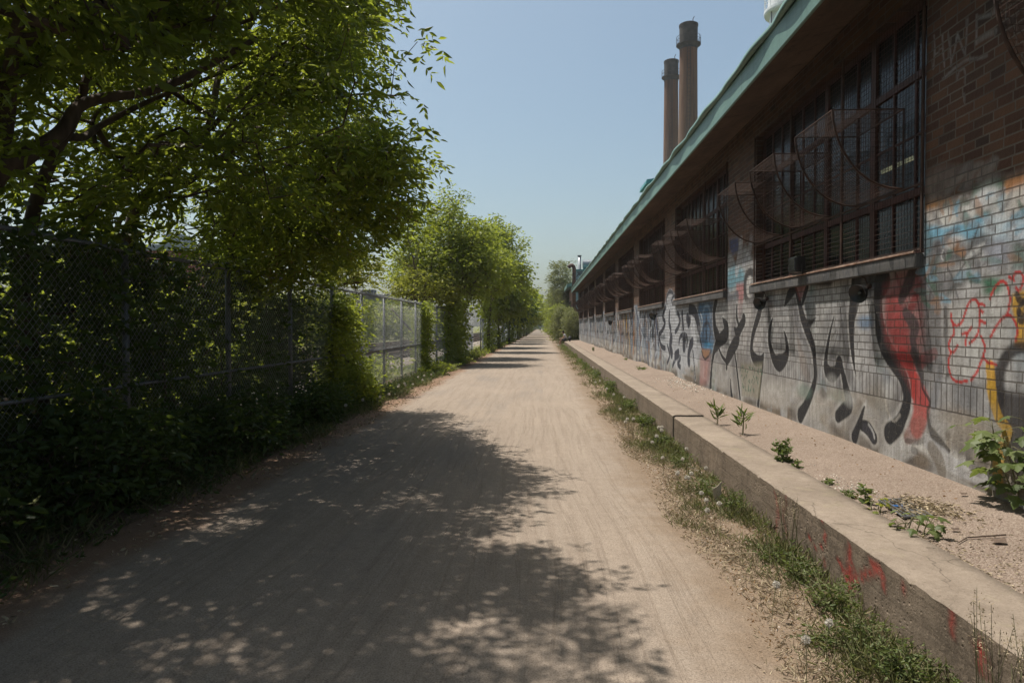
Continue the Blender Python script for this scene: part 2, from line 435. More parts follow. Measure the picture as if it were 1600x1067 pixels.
# ---- the painted brick wall: bricks, soldier course and concrete base are procedural; paint sits in the colour attribute
def brick_mat(name, painted):
    t = NT(name); p = t.pos(); xyz = t.sep(p)
    zb = t.math('SUBTRACT', xyz[2], 1.15)
    vec = t.comb(xyz[1], zb, 0.0)
    def brick(v, w, h, off, sq=1.0, fr=2):
        nd = t.n('TexBrick', Vector=v, Scale=1.0, **{'Mortar__Size':0.0075,'Mortar__Smooth':0.25,'Bias':0.0,'Brick__Width':w,'Row__Height':h})
        nd.offset = off; nd.squash = sq; nd.squash_frequency = fr
        nd.inputs['Color1'].default_value = (0.0, 0.0, 0.0, 1); nd.inputs['Color2'].default_value = (1, 1, 1, 1)
        nd.inputs['Mortar'].default_value = (0.5, 0.5, 0.5, 1)
        return nd.outputs
    wobv = t.n('VectorMath', _operation='ADD', i0=vec, i1=t.n('VectorMath', _operation='SCALE', i0=t.n('TexNoise', Vector=p, Scale=14.0, Detail=2.0).outputs['Color'], Scale=0.006).outputs[0]).outputs[0]
    st = brick(wobv, 0.224, 0.0735, 0.5, 0.72, 3)
    so = brick(t.comb(t.math('ADD', xyz[1], 0.0), t.math('SUBTRACT', xyz[2], 0.93), 0.0), 0.075, 0.22, 0.0)
    is_so = t.math('LESS_THAN', xyz[2], 1.15)
    is_base = t.math('LESS_THAN', xyz[2], 0.93)
    mort = t.mixc(is_so, st['Fac'], so['Fac'])
    mort = t.mixc(is_base, mort, (0, 0, 0))
    rnd = t.mixc(is_so, st['Color'], so['Color'])
    bc = t.ramp(rnd, [(0.0, (0.058,0.028,0.018)), (0.45, (0.088,0.042,0.025)), (0.8, (0.120,0.060,0.034)), (1.0, (0.042,0.026,0.020))])
    bc = t.mixc(0.5, bc, t.ramp(t.noise(p, 5.0, 5, 0.7), [(0.3, (0.6,0.6,0.6)), (0.7, (1.15,1.1,1.05))]), 'MULTIPLY')
    mc = t.ramp(t.noise(p, 3.0, 4), [(0.35, (0.080,0.066,0.054)), (0.65, (0.140,0.118,0.096))])
    bc = t.mixc(mort, bc, mc)
    fine = t.noise(p, 150.0, 3, 0.7)
    con = t.ramp(t.noise(p, 2.4, 6, 0.7), [(0.3, (0.150,0.125,0.095)), (0.5, (0.235,0.200,0.155)), (0.7, (0.310,0.275,0.225))])
    con = t.mixc(0.5, con, t.ramp(fine, [(0.3, (0.75,0.75,0.75)), (0.7, (1.15,1.15,1.15))]), 'MULTIPLY')
    base = t.mixc(is_base, bc, con)
    if painted:
        a = t.n('VertexColor', _layer_name='paint')
        pc = a.outputs[0]
        brnd = t.ramp(rnd, [(0.0, (0.84,0.84,0.84)), (1.0, (1.12,1.12,1.12))])
        pc = t.mixc(t.math('MULTIPLY', t.math('SUBTRACT', 1.0, is_base), 0.75), pc, t.mixc(1.0, pc, brnd, 'MULTIPLY'))
        drip = t.noise(t.mapping(p, scale=(1, 1, 0.10)), 22.0, 4, 0.7)
        pc = t.mixc(0.7, pc, t.ramp(drip, [(0.34, (0.62,0.61,0.60)), (0.62, (1.10,1.10,1.10))]), 'MULTIPLY')
        pc = t.mixc(0.8, pc, t.ramp(t.noise(p, 9.0, 6, 0.75), [(0.32, (0.66,0.65,0.64)), (0.6, (1.06,1.06,1.06))]), 'MULTIPLY')
        wear = t.ramp(t.noise(p, 28.0, 6, 0.8), [(0.30, (0.55,0.55,0.55)), (0.46, (1,1,1))])
        al = t.math('MULTIPLY', a.outputs[1], wear)
        pc = t.mixc(t.math('MULTIPLY', mort, 0.8), pc, t.mixc(1.0, pc, (0.28, 0.26, 0.25), 'MULTIPLY'))  # shade of the recessed joints put into the paint colour as darker mortar
        al = t.math('MULTIPLY', al, t.math('SUBTRACT', 1.0, t.math('MULTIPLY', mort, 0.2)))
        base = t.mixc(al, base, pc)
    crack = t.math('MULTIPLY', t.math('LESS_THAN', t.math('ABSOLUTE', t.math('SUBTRACT', xyz[2], 0.93)), 0.006), 1.0)
    base = t.mixc(t.math('MULTIPLY', crack, 0.6), base, (0.05,0.04,0.035))
    h = t.math('SUBTRACT', t.math('MULTIPLY', fine, 0.12), mort)
    h = t.math('ADD', h, t.math('MULTIPLY', rnd, 0.25))
    h = t.math('ADD', h, t.math('MULTIPLY', t.noise(p, 30.0, 4, 0.7), 0.5))
    t.set(base=base, rough=0.8, spec=0.25, normal=t.bump(h, 0.9, 0.012))
    return t.mat
M['wall'] = brick_mat('painted_brick', True)
M['brick'] = brick_mat('bare_brick', False)

# ------------------------------------------------------------------ graffiti laid on the wall, in metres along (y) and up (z)
class Canvas:
    """a field of points (y, z) that holds rgba paint; strokes are blended over what is there"""
    def __init__(s, Y, Z):
        s.Y = np.asarray(Y, dtype=np.float64); s.Z = np.asarray(Z, dtype=np.float64)
        s.c = np.zeros((len(s.Y), 4))
    def over(s, idx, col, a):
        if len(idx) == 0: return
        a = a[:, None]
        s.c[idx, :3] = s.c[idx, :3] * (1 - a) + np.array(col)[None, :] * a
        s.c[idx, 3] = np.maximum(s.c[idx, 3], a[:, 0])
    def stroke(s, pts, w, col, op=0.95, soft=0.35):
        """w: width in metres, one number or one per point"""
        if not hasattr(w, '__len__'): w = [w] * len(pts)
        if len(w) != len(pts): w = list(np.interp(np.linspace(0, 1, len(pts)), np.linspace(0, 1, len(w)), w))
        wm = max(w)
        ys = [q[0] for q in pts]; zs = [q[1] for q in pts]
        idx = np.nonzero((s.Y > min(ys) - wm) & (s.Y < max(ys) + wm) & (s.Z > min(zs) - wm) & (s.Z < max(zs) + wm))[0]
        if len(idx) == 0: return
        py, pz = s.Y[idx], s.Z[idx]
        best = np.full(len(idx), 9.0)
        for (a, b, wa, wb) in zip(pts[:-1], pts[1:], w[:-1], w[1:]):
            dy, dz = b[0] - a[0], b[1] - a[1]
            L = dy * dy + dz * dz + 1e-9
            q = np.clip(((py - a[0]) * dy + (pz - a[1]) * dz) / L, 0, 1)
            d = np.hypot(py - a[0] - q * dy, pz - a[1] - q * dz) / (0.5 * (wa + (wb - wa) * q) + 1e-6)
            best = np.minimum(best, d)
        al = np.clip((1 + soft * 0.5 - best) / max(soft, 0.05), 0, 1) * op
        k = al > 0.01
        s.over(idx[k], col, al[k])
    def fill(s, pts, col, op=0.9, soft=0.02):
        ys = np.array([q[0] for q in pts]); zs = np.array([q[1] for q in pts])
        idx = np.nonzero((s.Y > ys.min() - soft) & (s.Y < ys.max() + soft) & (s.Z > zs.min() - soft) & (s.Z < zs.max() + soft))[0]
        if len(idx) == 0: return
        py, pz = s.Y[idx], s.Z[idx]
        ins = np.zeros(len(idx), dtype=bool); dmin = np.full(len(idx), 9.0)
        n = len(pts)
        for i in range(n):
            a = pts[i]; b = pts[(i + 1) % n]
            c = ((a[1] > pz) != (b[1] > pz))
            with np.errstate(divide='ignore', invalid='ignore'):
                xi = (b[0] - a[0]) * (pz - a[1]) / (b[1] - a[1] + 1e-12) + a[0]
            ins ^= c & (py < xi)
            dy, dz = b[0] - a[0], b[1] - a[1]
            q = np.clip(((py - a[0]) * dy + (pz - a[1]) * dz) / (dy * dy + dz * dz + 1e-9), 0, 1)
            dmin = np.minimum(dmin, np.hypot(py - a[0] - q * dy, pz - a[1] - q * dz))
        sd = np.where(ins, dmin, -dmin)
        al = np.clip(0.5 + sd / (2 * soft), 0, 1) * op
        k = al > 0.01
        s.over(idx[k], col, al[k])
    def blob(s, y, z, ry, rz, col, op=0.8):
        idx = np.nonzero((abs(s.Y - y) < ry) & (abs(s.Z - z) < rz))[0]
        if len(idx) == 0: return
        d = np.hypot((s.Y[idx] - y) / ry, (s.Z[idx] - z) / rz)
        al = np.clip((1 - d) * 1.8, 0, 1) * op
        k = al > 0.01
        s.over(idx[k], col, al[k])

def smooth(pts, k=6):
    """Catmull-Rom through the points"""
    P_ = [pts[0]] + list(pts) + [pts[-1]]
    out = []
    for i in range(1, len(P_) - 2):
        p0, p1, p2, p3 = [np.array(q, dtype=float) for q in P_[i - 1:i + 3]]
        for j in range(k):
            u = j / k
            out.append(tuple(0.5 * ((2 * p1) + (-p0 + p2) * u + (2 * p0 - 5 * p1 + 4 * p2 - p3) * u * u + (-p0 + 3 * p1 - 3 * p2 + p3) * u ** 3)))
    out.append(tuple(pts[-1]))
    return out

BLK = (0.016, 0.016, 0.019); GRY = (0.30, 0.30, 0.30); WHT = (0.50, 0.49, 0.47); RED = (0.30, 0.026, 0.025); DRED = (0.25, 0.035, 0.03)
BLU = (0.045, 0.15, 0.30); TEAL = (0.10, 0.28, 0.36); GRN = (0.04, 0.14, 0.08); YEL = (0.52, 0.29, 0.02); PNK = (0.38, 0.17, 0.17); ORG = (0.40, 0.17, 0.06)

def paint_wall(c):
    R = random.Random(3)
    # silver ground coat with a ragged upper edge, thicker towards the near pier
    top = 2.27 + 0.05 * np.sin(c.Y * 2.1) + 0.06 * np.sin(c.Y * 5.3 + 1)
    top = np.where(c.Y < 6.1, 2.62 + 0.05 * np.sin(c.Y * 9), top)
    pier = (((c.Y - 10.46) % 6.12) < 1.6) & (c.Y < 13)
    top = np.where(pier & (c.Y > 6.1), 2.75 + 0.12 * np.sin(c.Y * 7), top)
    a = np.clip((top - c.Z) / 0.10 + 0.5, 0, 1) * 0.93
    a = a * np.where((c.Y > 13) & (c.Z > 2.2), 0.25, 1.0)
    a = a * np.where(c.Z < 0.93, 0.55 + 0.35 * np.sin(c.Y * 1.3) ** 2, 1.0)
    c.c[:, :3] = np.where(c.Y[:, None] > 14, np.array((0.21, 0.215, 0.225))[None, :], np.array(GRY)[None, :]); c.c[:, 3] = a
    for i in range(260):
        y = R.uniform(4.0, 62); z = R.uniform(0.42, 2.1)
        k = R.choice([(0.16,0.165,0.17), (0.34,0.34,0.34), (0.46,0.46,0.46), (0.13,0.14,0.155), (0.22,0.18,0.15), (0.40,0.42,0.44), (0.20,0.25,0.28)])
        c.blob(y, z, R.uniform(0.2, 0.8), R.uniform(0.15, 0.5), k, 0.6)
    # pale scraped patches and brown staining on the concrete base
    for i in range(300):
        y = R.uniform(4.4, 40); z = R.uniform(0.42, 0.88)
        c.blob(y, z, R.uniform(0.05, 0.35), R.uniform(0.03, 0.16), R.choice([(0.44,0.42,0.39), (0.20,0.165,0.125), (0.25,0.21,0.165), (0.36,0.33,0.30), (0.13,0.12,0.11), (0.47,0.46,0.44)]), 0.9)
    for i in range(150):
        y = R.uniform(4.4, 45); c.blob(y, R.uniform(0.40, 0.50), R.uniform(0.15, 0.5), R.uniform(0.04, 0.12), R.choice([(0.09,0.07,0.05), (0.13,0.10,0.075), (0.06,0.05,0.045)]), 0.8)
    # ---- layered older paint under the newer pieces
    for i in range(230):
        y = R.uniform(5.6, 20.0); z = R.uniform(0.5, 2.15); L = R.uniform(0.15, 0.7); a = R.uniform(0, 6.28)
        k = R.choice([(0.46,0.47,0.48), (0.50,0.50,0.49), (0.38,0.42,0.46), (0.10,0.10,0.11), (0.14,0.15,0.17), (0.07,0.07,0.08), (0.26,0.30,0.33), (0.24,0.19,0.16), (0.20,0.28,0.27)])
        pts = [(y, z), (y + L * 0.5 * math.cos(a) + R.uniform(-.1, .1), z + L * 0.5 * math.sin(a) + R.uniform(-.1, .1)), (y + L * math.cos(a), z + L * math.sin(a))]
        c.stroke(smooth([(q[0], max(0.42, min(q[1], 2.2))) for q in pts], 4), [0.05, R.uniform(0.08, 0.28), 0.04], k, R.uniform(0.35, 0.75), 0.8)
    for i in range(46):
        y = R.uniform(5.6, 20.0); z = R.uniform(0.6, 2.0)
        pts = [(y + R.uniform(-.3, .3), z + R.uniform(-.3, .3)) for _ in range(5)]
        c.stroke(smooth(pts), 0.022, R.choice([BLK, (0.06,0.06,0.07), (0.50,0.50,0.50), (0.05,0.12,0.10)]), 0.6)
    # ---- streaky far pieces
    for i in range(620):
        y = 18.5 + 42 * R.random() ** 1.25; z = R.uniform(0.5, 2.2); L = R.uniform(0.2, 1.3)
        k = R.choice([BLK, BLK, (0.03,0.05,0.10), (0.07,0.09,0.13), (0.40,0.42,0.46), (0.28,0.33,0.38), (0.14,0.19,0.25), (0.20,0.12,0.08), (0.42,0.43,0.45)])
        pts = [(y, z), (y + R.uniform(-0.35, 0.35), z + L * 0.5), (y + R.uniform(-0.4, 0.4), z + L)]
        pts = [(q[0], min(q[1], 2.30)) for q in pts]
        c.stroke(smooth(pts, 4), [0.05, R.uniform(0.10, 0.30), 0.03], k, R.uniform(0.7, 0.98))
    for i in range(60):
        y = R.uniform(24.0, 29.5); z = R.uniform(0.45, 2.1)
        c.stroke(smooth([(y, z), (y + R.uniform(-0.2, 0.2), z + 0.3), (y + R.uniform(-0.2, 0.2), z + 0.7)], 3), [0.05, 0.14, 0.04], R.choice([ORG, (0.10,0.06,0.04), (0.06,0.05,0.04), YEL, (0.18,0.09,0.05), (0.12,0.10,0.07)]), 0.8)
    for y in (18.6, 19.6, 20.9, 21.5, 22.6, 23.3):
        c.stroke([(y, 0.45), (y + 0.05, 1.2), (y - 0.05, 2.0)], [0.16, 0.09, 0.03], (0.035,0.05,0.11), 0.85)
    # ---- pale bubble letters with black outlines between the blue patch and the far drips
    W2 = (1000, 430, 5.08)
    c.fill([(19.428, 1.978), (18.044, 2.115), (17.781, 2.432), (17.347, 2.491), (16.85, 2.388), (16.526, 2.042), (14.738, 1.967), (14.142, 1.617), (13.909, 1.21), (14.233, 0.785), (16.333, 0.544), (18.385, 0.882), (18.992, 1.344)], (0.43,0.45,0.48), 0.85, 0.08)
    for pts, w in (
        ([(17.774, 2.172), (17.832, 2.337), (17.432, 2.479), (16.979, 2.394), (17.172, 2.247)], 0.07),
        ([(17.087, 2.15), (17.09, 2.275), (16.769, 2.354), (16.532, 2.253)], 0.06),
        ([(17.952, 2.113), (18.412, 1.857), (18.032, 1.687), (18.595, 1.452), (18.992, 1.344), (18.585, 1.078), (18.014, 1.028)], 0.10),
        ([(17.417, 1.938), (17.462, 1.684), (17.236, 1.526), (17.317, 1.399)], 0.12),
        ([(17.147, 1.307), (17.309, 1.114), (17.103, 0.932)], 0.20),
        ([(16.37, 1.918), (16.097, 1.736), (16.36, 1.559), (16.666, 1.467)], 0.09),
        ([(15.857, 1.908), (15.78, 1.676), (15.705, 1.504)], 0.12),
        ([(15.306, 1.785), (15.045, 1.755), (15.172, 1.673)], 0.16),
        ([(16.201, 1.205), (16.058, 1.355), (15.565, 1.419), (15.294, 1.339), (15.329, 1.17)], 0.08),
        ([(15.603, 1.305), (15.627, 1.162)], 0.22),
        ([(14.781, 1.267), (15.028, 1.124), (15.151, 0.898), (15.084, 0.819)], 0.16),
        ([(15.051, 1.974), (14.616, 1.923), (14.316, 1.747), (14.14, 1.539)], 0.17),
        ([(16.963, 0.627), (16.726, 0.763), (16.341, 0.872), (16.044, 0.856), (16.337, 0.723), (16.039, 0.651)], 0.09),
        ([(16.65, 0.889), (16.269, 0.965)], 0.16),
        ([(17.655, 1.104), (17.388, 0.857), (17.732, 0.648)], 0.08),
        ([(14.14, 1.539), (14.022, 1.309), (13.798, 1.113)], 0.06),
        ([(14.715, 1.08), (14.586, 0.818), (14.459, 0.508)], 0.05)):
        c.stroke(smooth(pts), w * 1.5 + 0.05, (0.50,0.52,0.55), 0.6, 0.5)
        c.stroke(smooth(pts), w * 1.5, (0.02,0.025,0.04), 0.97, 0.16)
    # blue patch with its brown tip and the pink panel below
    c.fill([(14.154, 2.094), (12.921, 2.085), (12.96, 1.78), (12.811, 1.452), (12.761, 1.289), (12.896, 1.133), (13.798, 1.113), (14.047, 1.411), (13.921, 1.667), (14.262, 1.877)], (0.045,0.12,0.22), 0.9, 0.05)
    for pts, w, k in (
        ([(13.818, 1.868), (13.61, 2.013), (13.304, 1.955), (13.2, 1.784)], 0.08, (0.20,0.30,0.40)),
        ([(13.806, 1.415), (13.705, 1.616), (13.396, 1.664), (13.194, 1.519), (13.287, 1.325)], 0.08, (0.02,0.03,0.05)),
        ([(13.59, 1.219), (13.185, 1.195), (12.852, 1.24)], 0.20, (0.04,0.20,0.36)),
        ([(13.501, 1.788), (13.547, 1.566), (13.49, 1.37)], 0.07, (0.03,0.03,0.04)),
        ([(14.037, 1.872), (13.868, 1.717), (13.917, 1.515)], 0.05, (0.45,0.48,0.5))):
        c.stroke(smooth(pts), w, k, 0.85)
    c.fill([(14.069, 0.975), (13.181, 1.038), (13.167, 0.51), (14.054, 0.41)], PNK, 0.65, 0.08)
    c.fill([(13.908, 1.147), (13.184, 1.171), (13.299, 1.033), (13.604, 0.958), (13.817, 1.011)], (0.33,0.17,0.09), 0.9, 0.03)
    c.stroke([(13.907, 1.109), (13.795, 0.999), (13.604, 0.951), (13.299, 1.033), (13.135, 1.136)], 0.05, BLK, 0.9)
    # ---- pier between the first two windows: blue, pink and the black ringed oval
    c.fill([(12.053, 2.293), (11.979, 2.571), (11.518, 2.638), (11.018, 2.473), (11.013, 2.293), (11.435, 2.278), (11.812, 2.215)], TEAL, 0.8, 0.06)
    c.fill([(11.941, 3.1), (11.364, 3.066), (11.323, 2.826), (11.71, 2.788), (11.899, 2.93)], (0.02,0.04,0.14), 0.85, 0.04)
    c.stroke([(11.226, 2.97), (11.288, 2.783), (11.454, 2.524)], 0.22, (0.42,0.43,0.45), 0.7)
    c.stroke([(10.684, 2.94), (10.8, 2.694), (11.052, 2.606)], 0.18, (0.40,0.41,0.44), 0.6)
    c.fill([(11.473, 2.301), (11.013, 2.293), (11.075, 2.015), (11.204, 1.633), (11.35, 1.758), (11.467, 2.093)], (0.38,0.13,0.13), 0.75, 0.03)
    c.fill([(10.882, 2.383), (10.656, 2.386), (10.558, 2.264), (10.615, 2.036), (10.742, 2.003), (10.888, 2.107)], WHT, 0.85, 0.03)
    c.stroke(smooth([(10.531, 2.395), (10.753, 2.442), (10.948, 2.368), (10.998, 2.212), (10.906, 2.029), (10.677, 1.971), (10.522, 2.052)]), 0.13, BLK, 0.9)
    c.stroke(smooth([(12.051, 2.206), (11.966, 2.071), (11.653, 2.037), (11.431, 2.091)]), 0.22, (0.09,0.10,0.12), 0.85)
    # ---- the big silver piece
    big = []
    c.fill([(12.826, 2.035), (11.356, 2.026), (10.55, 1.919), (8.791, 1.881), (8.676, 0.665), (10.513, 0.483), (11.316, 0.458), (12.604, 0.465), (13.032, 0.902), (12.806, 1.242)], (0.31,0.305,0.30), 0.75, 0.05)
    for y, z, ry, rz, k_ in [(8.0 + 0.0, 1.55, 0.30, 0.45, (0.43,0.43,0.42)), (9.3, 1.5, 0.30, 0.45, (0.40,0.40,0.40)), (10.6, 1.5, 0.5, 0.5, (0.38,0.37,0.36)), (7.0, 1.5, 0.22, 0.4, (0.40,0.40,0.40)), (12.2, 1.3, 0.5, 0.5, (0.40,0.40,0.39)),
                           (8.7, 1.8, 0.25, 0.25, (0.13,0.13,0.135)), (9.9, 1.9, 0.3, 0.2, (0.12,0.12,0.125)), (7.5, 1.1, 0.3, 0.25, (0.17,0.17,0.17)), (11.2, 1.0, 0.4, 0.2, (0.19,0.18,0.17)), (6.6, 0.9, 0.3, 0.15, (0.20,0.18,0.15)),
                           (8.4, 0.65, 0.5, 0.15, (0.42,0.40,0.37)), (9.8, 0.62, 0.6, 0.14, (0.44,0.42,0.40)), (7.2, 0.6, 0.4, 0.14, (0.38,0.36,0.33))]:
        c.blob(y, z, ry * 1.4, rz * 1.4, k_, 0.7)
    for pts, w in (
        ([(12.782, 2.08), (12.933, 1.851), (12.861, 1.568), (12.626, 1.339), (12.896, 1.145), (13.079, 0.852), (13.166, 0.462)], [0.14, 0.13, 0.15, 0.2, 0.1, 0.08, 0.12]),
        ([(12.331, 1.749), (12.075, 1.57), (12.113, 1.46), (12.581, 1.328)], [0.02, 0.18, 0.2, 0.16]),
        ([(11.566, 1.571), (11.377, 1.406), (11.633, 1.254), (11.901, 1.094), (12.035, 0.978)], [0.04, 0.16, 0.18, 0.17, 0.1]),
        ([(11.068, 1.754), (11.032, 1.693), (11.273, 1.552), (11.413, 1.406)], [0.08, 0.12, 0.14, 0.12]),
        ([(11.427, 1.946), (11.437, 1.759), (11.331, 1.613), (11.49, 1.53)], [0.05, 0.07, 0.05, 0.04]),
        ([(12.624, 1.247), (12.356, 1.074), (12.019, 0.979)], [0.04, 0.05, 0.05]),
        ([(11.556, 1.214), (11.399, 0.866), (11.208, 0.428)], [0.05, 0.05, 0.05]),
        ([(12.019, 0.957), (12.033, 0.89)], [0.05, 0.08]),
        ([(11.773, 0.691), (11.753, 0.542), (11.704, 0.418)], [0.03, 0.06, 0.10]),
        ([(10.453, 2.163), (10.235, 1.975), (10.265, 1.798), (10.474, 1.576), (10.595, 1.392), (10.613, 1.208), (10.426, 1.102), (10.178, 1.103), (10.064, 1.185)], [0.10, 0.13, 0.12, 0.10, 0.09, 0.10, 0.13, 0.10, 0.04]),
        ([(10.064, 1.185), (10.106, 0.964), (10.202, 0.692), (10.28, 0.44)], [0.05, 0.05, 0.06, 0.07]),
        ([(11.462, 1.027), (11.352, 0.786), (11.233, 0.502)], [0.05, 0.05, 0.05]),
        ([(9.669, 1.714), (9.772, 1.578), (9.806, 1.408), (9.701, 1.242), (9.55, 1.124), (9.383, 1.108), (9.2, 1.161), (9.092, 1.265), (9.134, 1.421), (9.221, 1.539)], [0.02, 0.07, 0.08, 0.09, 0.12, 0.17, 0.13, 0.09, 0.06, 0.01]),
        ([(8.882, 2.087), (9.066, 1.99), (9.201, 1.877)], [0.12, 0.10, 0.02]),
        ([(10.453, 2.174), (10.305, 1.999), (10.034, 2.119)], [0.10, 0.14, 0.05]),
        ([(8.804, 2.064), (8.673, 1.879), (8.57, 1.71), (8.399, 1.526), (8.249, 1.368), (8.186, 1.193), (8.168, 0.982), (8.289, 0.793), (8.471, 0.61), (8.614, 0.5)], [0.05, 0.08, 0.10, 0.10, 0.09, 0.07, 0.07, 0.09, 0.11, 0.14]),
        ([(8.436, 2.08), (8.528, 1.966), (8.608, 1.84)], [0.06, 0.07, 0.02]),
        ([(7.66, 1.714), (7.754, 1.549), (7.837, 1.346), (7.874, 1.175), (7.815, 1.093), (7.703, 1.068), (7.569, 1.118), (7.522, 1.194)], [0.01, 0.03, 0.05, 0.07, 0.11, 0.12, 0.10, 0.12]),
        ([(7.523, 1.226), (7.431, 1.103), (7.344, 0.934), (7.27, 0.784), (7.393, 0.706), (7.538, 0.628)], [0.08, 0.06, 0.09, 0.12, 0.12, 0.10]),
        ([(7.132, 2.119), (7.176, 1.861), (7.233, 1.677), (7.228, 1.49), (7.196, 1.305), (7.159, 1.183), (7.124, 1.093)], [0.14, 0.15, 0.10, 0.07, 0.05, 0.02, 0.005]),
        ([(6.605, 2.024), (6.675, 1.9), (6.665, 1.728), (6.623, 1.556), (6.52, 1.403), (6.354, 1.272), (6.222, 1.159), (6.148, 1.032), (6.14, 0.9), (6.188, 0.806)], [0.20, 0.12, 0.10, 0.13, 0.14, 0.13, 0.10, 0.09, 0.08, 0.08]),
        ([(6.133, 0.989), (6.189, 0.834), (6.288, 0.703), (6.435, 0.614)], [0.08, 0.09, 0.12, 0.14]),
        ([(6.934, 0.8), (7.033, 0.63), (7.136, 0.468)], [0.02, 0.06, 0.10]),
        ([(7.007, 0.61), (6.854, 0.596), (6.73, 0.522)], [0.07, 0.10, 0.09])):
        big.append((pts, w))
        c.stroke(smooth([(q[0] + 0.13, q[1] - 0.03) for q in pts]), [q * 1.6 + 0.16 for q in w], (0.13,0.13,0.14), 0.45, 0.9)
        c.stroke(smooth(pts), [q * 1.55 + 0.055 for q in w], (0.47,0.47,0.46), 0.65, 0.5)
    for pts, w in big: c.stroke(smooth(pts), [q * 1.5 for q in w], BLK, 0.99, 0.16)
    c.fill([(8.57, 1.713), (8.311, 1.679), (8.146, 1.708), (8.309, 1.599), (8.377, 1.563)], BLK, 0.9, 0.012)
    c.fill([(8.321, 2.091), (8.056, 2.119), (7.67, 2.11), (7.766, 2.05), (8.055, 2.07)], BLK, 0.9, 0.02)
    c.fill([(7.183, 2.138), (7.142, 1.86), (6.948, 1.897), (6.824, 1.936), (6.577, 2.036), (6.892, 2.175)], (0.05,0.05,0.055), 0.8, 0.03)
    c.fill([(8.856, 2.114), (8.46, 2.109), (8.601, 1.951), (8.674, 1.917)], (0.24,0.05,0.05), 0.6, 0.02)
    c.blob(*[(6.942, 1.644)][0], 0.22, 0.10, BLU, 0.55)
    c.blob(*[(8.5, 0.809)][0], 0.30, 0.12, (0.13,0.22,0.18), 0.5)
    c.blob(*[(7.544, 0.851)][0], 0.35, 0.10, (0.19,0.22,0.17), 0.5)
    c.blob(*[(9.433, 0.762)][0], 0.60, 0.14, (0.45,0.44,0.42), 0.5)
    for y, z in [(8.04, 1.443), (6.945, 1.793), (6.455, 1.003), (7.254, 0.849), (7.701, 0.985)]:
        c.blob(y, z, 0.2, 0.12, (0.42,0.42,0.41), 0.5)
    # green scribbled tag on the beige panel
    c.fill([(11.188, 1.002), (10.082, 1.08), (10.213, 0.534), (11.105, 0.5)], (0.24,0.225,0.16), 0.6, 0.03)
    y0, z0 = [(10.652, 0.992)][0]; y1, z1 = [(10.641, 0.547)][0]
    for row in range(3):
        zz = z0 + (z1 - z0) * (0.15 + 0.33 * row)
        for k in range(9 - row * 2):
            yy = y0 + 0.55 - k * 0.13 - row * 0.08
            c.stroke(smooth([(yy + R.uniform(-0.05, 0.05), zz + R.uniform(-0.06, 0.07)) for _ in range(4)], 4), 0.02, (0.03,0.10,0.07), 0.85)
    # ---- the red piece
    c.fill([(6.576, 1.979), (6.296, 2.111), (5.954, 2.095), (5.879, 1.813), (5.827, 1.487), (5.933, 1.23), (6.071, 1.065), (6.197, 1.187), (6.382, 1.339), (6.522, 1.473), (6.598, 1.698)], (0.25,0.045,0.04), 0.70, 0.06)
    c.fill([(6.503, 1.864), (6.316, 1.87), (6.134, 1.665), (6.105, 1.481), (6.029, 1.302), (6.124, 1.245), (6.357, 1.395), (6.525, 1.599)], RED, 0.70, 0.04)
    for pts, w, k, op in (
        ([(6.048, 2.129), (6.141, 1.98), (6.263, 1.841)], [0.10, 0.16, 0.10], BLK, 0.85),
        ([(5.973, 1.944), (6.064, 1.794), (6.183, 1.665)], [0.06, 0.10, 0.05], (0.20,0.03,0.03), 0.8),
        ([(6.185, 1.718), (6.036, 1.599), (6.057, 1.482), (5.982, 1.33), (5.909, 1.181)], [0.10, 0.15, 0.10, 0.08, 0.06], (0.05,0.04,0.045), 0.9),
        ([(6.243, 1.345), (6.116, 1.271), (6.041, 1.146), (6.026, 1.017)], [0.14, 0.14, 0.12, 0.1], RED, 0.9),
        ([(5.73, 1.378), (5.882, 1.322), (5.927, 1.282)], [0.10, 0.12, 0.1], RED, 0.9),
        ([(6.005, 1.136), (5.968, 1.049), (5.919, 0.952), (5.928, 0.849), (5.984, 0.738)], [0.14, 0.2, 0.26, 0.22, 0.2], (0.36,0.035,0.03), 0.85),
        ([(6.125, 0.625), (6.006, 0.709), (5.892, 0.777)], [0.12, 0.20, 0.12], (0.24,0.08,0.07), 0.6),
        ([(6.046, 1.379), (5.973, 1.279), (5.913, 1.168), (5.888, 1.069), (5.785, 0.979), (5.816, 0.888), (5.78, 0.768), (5.714, 0.704), (5.607, 0.649), (5.506, 0.619)], [0.10, 0.10, 0.05, 0.03, 0.03, 0.03, 0.05, 0.10, 0.09, 0.03], BLK, 0.85),
        ([(6.149, 0.595), (5.981, 0.61), (5.844, 0.652)], 0.05, BLK, 0.6),
        ([(6.038, 0.535), (5.99, 0.531)], 0.07, BLK, 0.5),
        ([(5.821, 0.637), (5.605, 0.565), (5.406, 0.51), (5.186, 0.511), (4.999, 0.497)], [0.10, 0.14, 0.13, 0.14, 0.12], (0.42,0.43,0.45), 0.75),
        ([(5.754, 0.599), (5.646, 0.521), (5.602, 0.433)], [0.12, 0.14, 0.12], (0.10,0.08,0.06), 0.7),
        ([(5.259, 0.585), (5.152, 0.562), (5.051, 0.616)], [0.08, 0.12, 0.06], (0.05,0.045,0.045), 0.7),
        ([(6.937, 0.598), (6.812, 0.572), (6.749, 0.509)], [0.08, 0.12, 0.08], (0.04,0.04,0.05), 0.8),
        ([(6.844, 0.641), (6.751, 0.581), (6.72, 0.528)], 0.03, (0.45,0.45,0.45), 0.7),
        ([(6.527, 0.926), (6.469, 0.806), (6.359, 0.738), (6.256, 0.806)], 0.03, (0.36,0.34,0.31), 0.6)):
        c.stroke(smooth(pts), w, k, op)
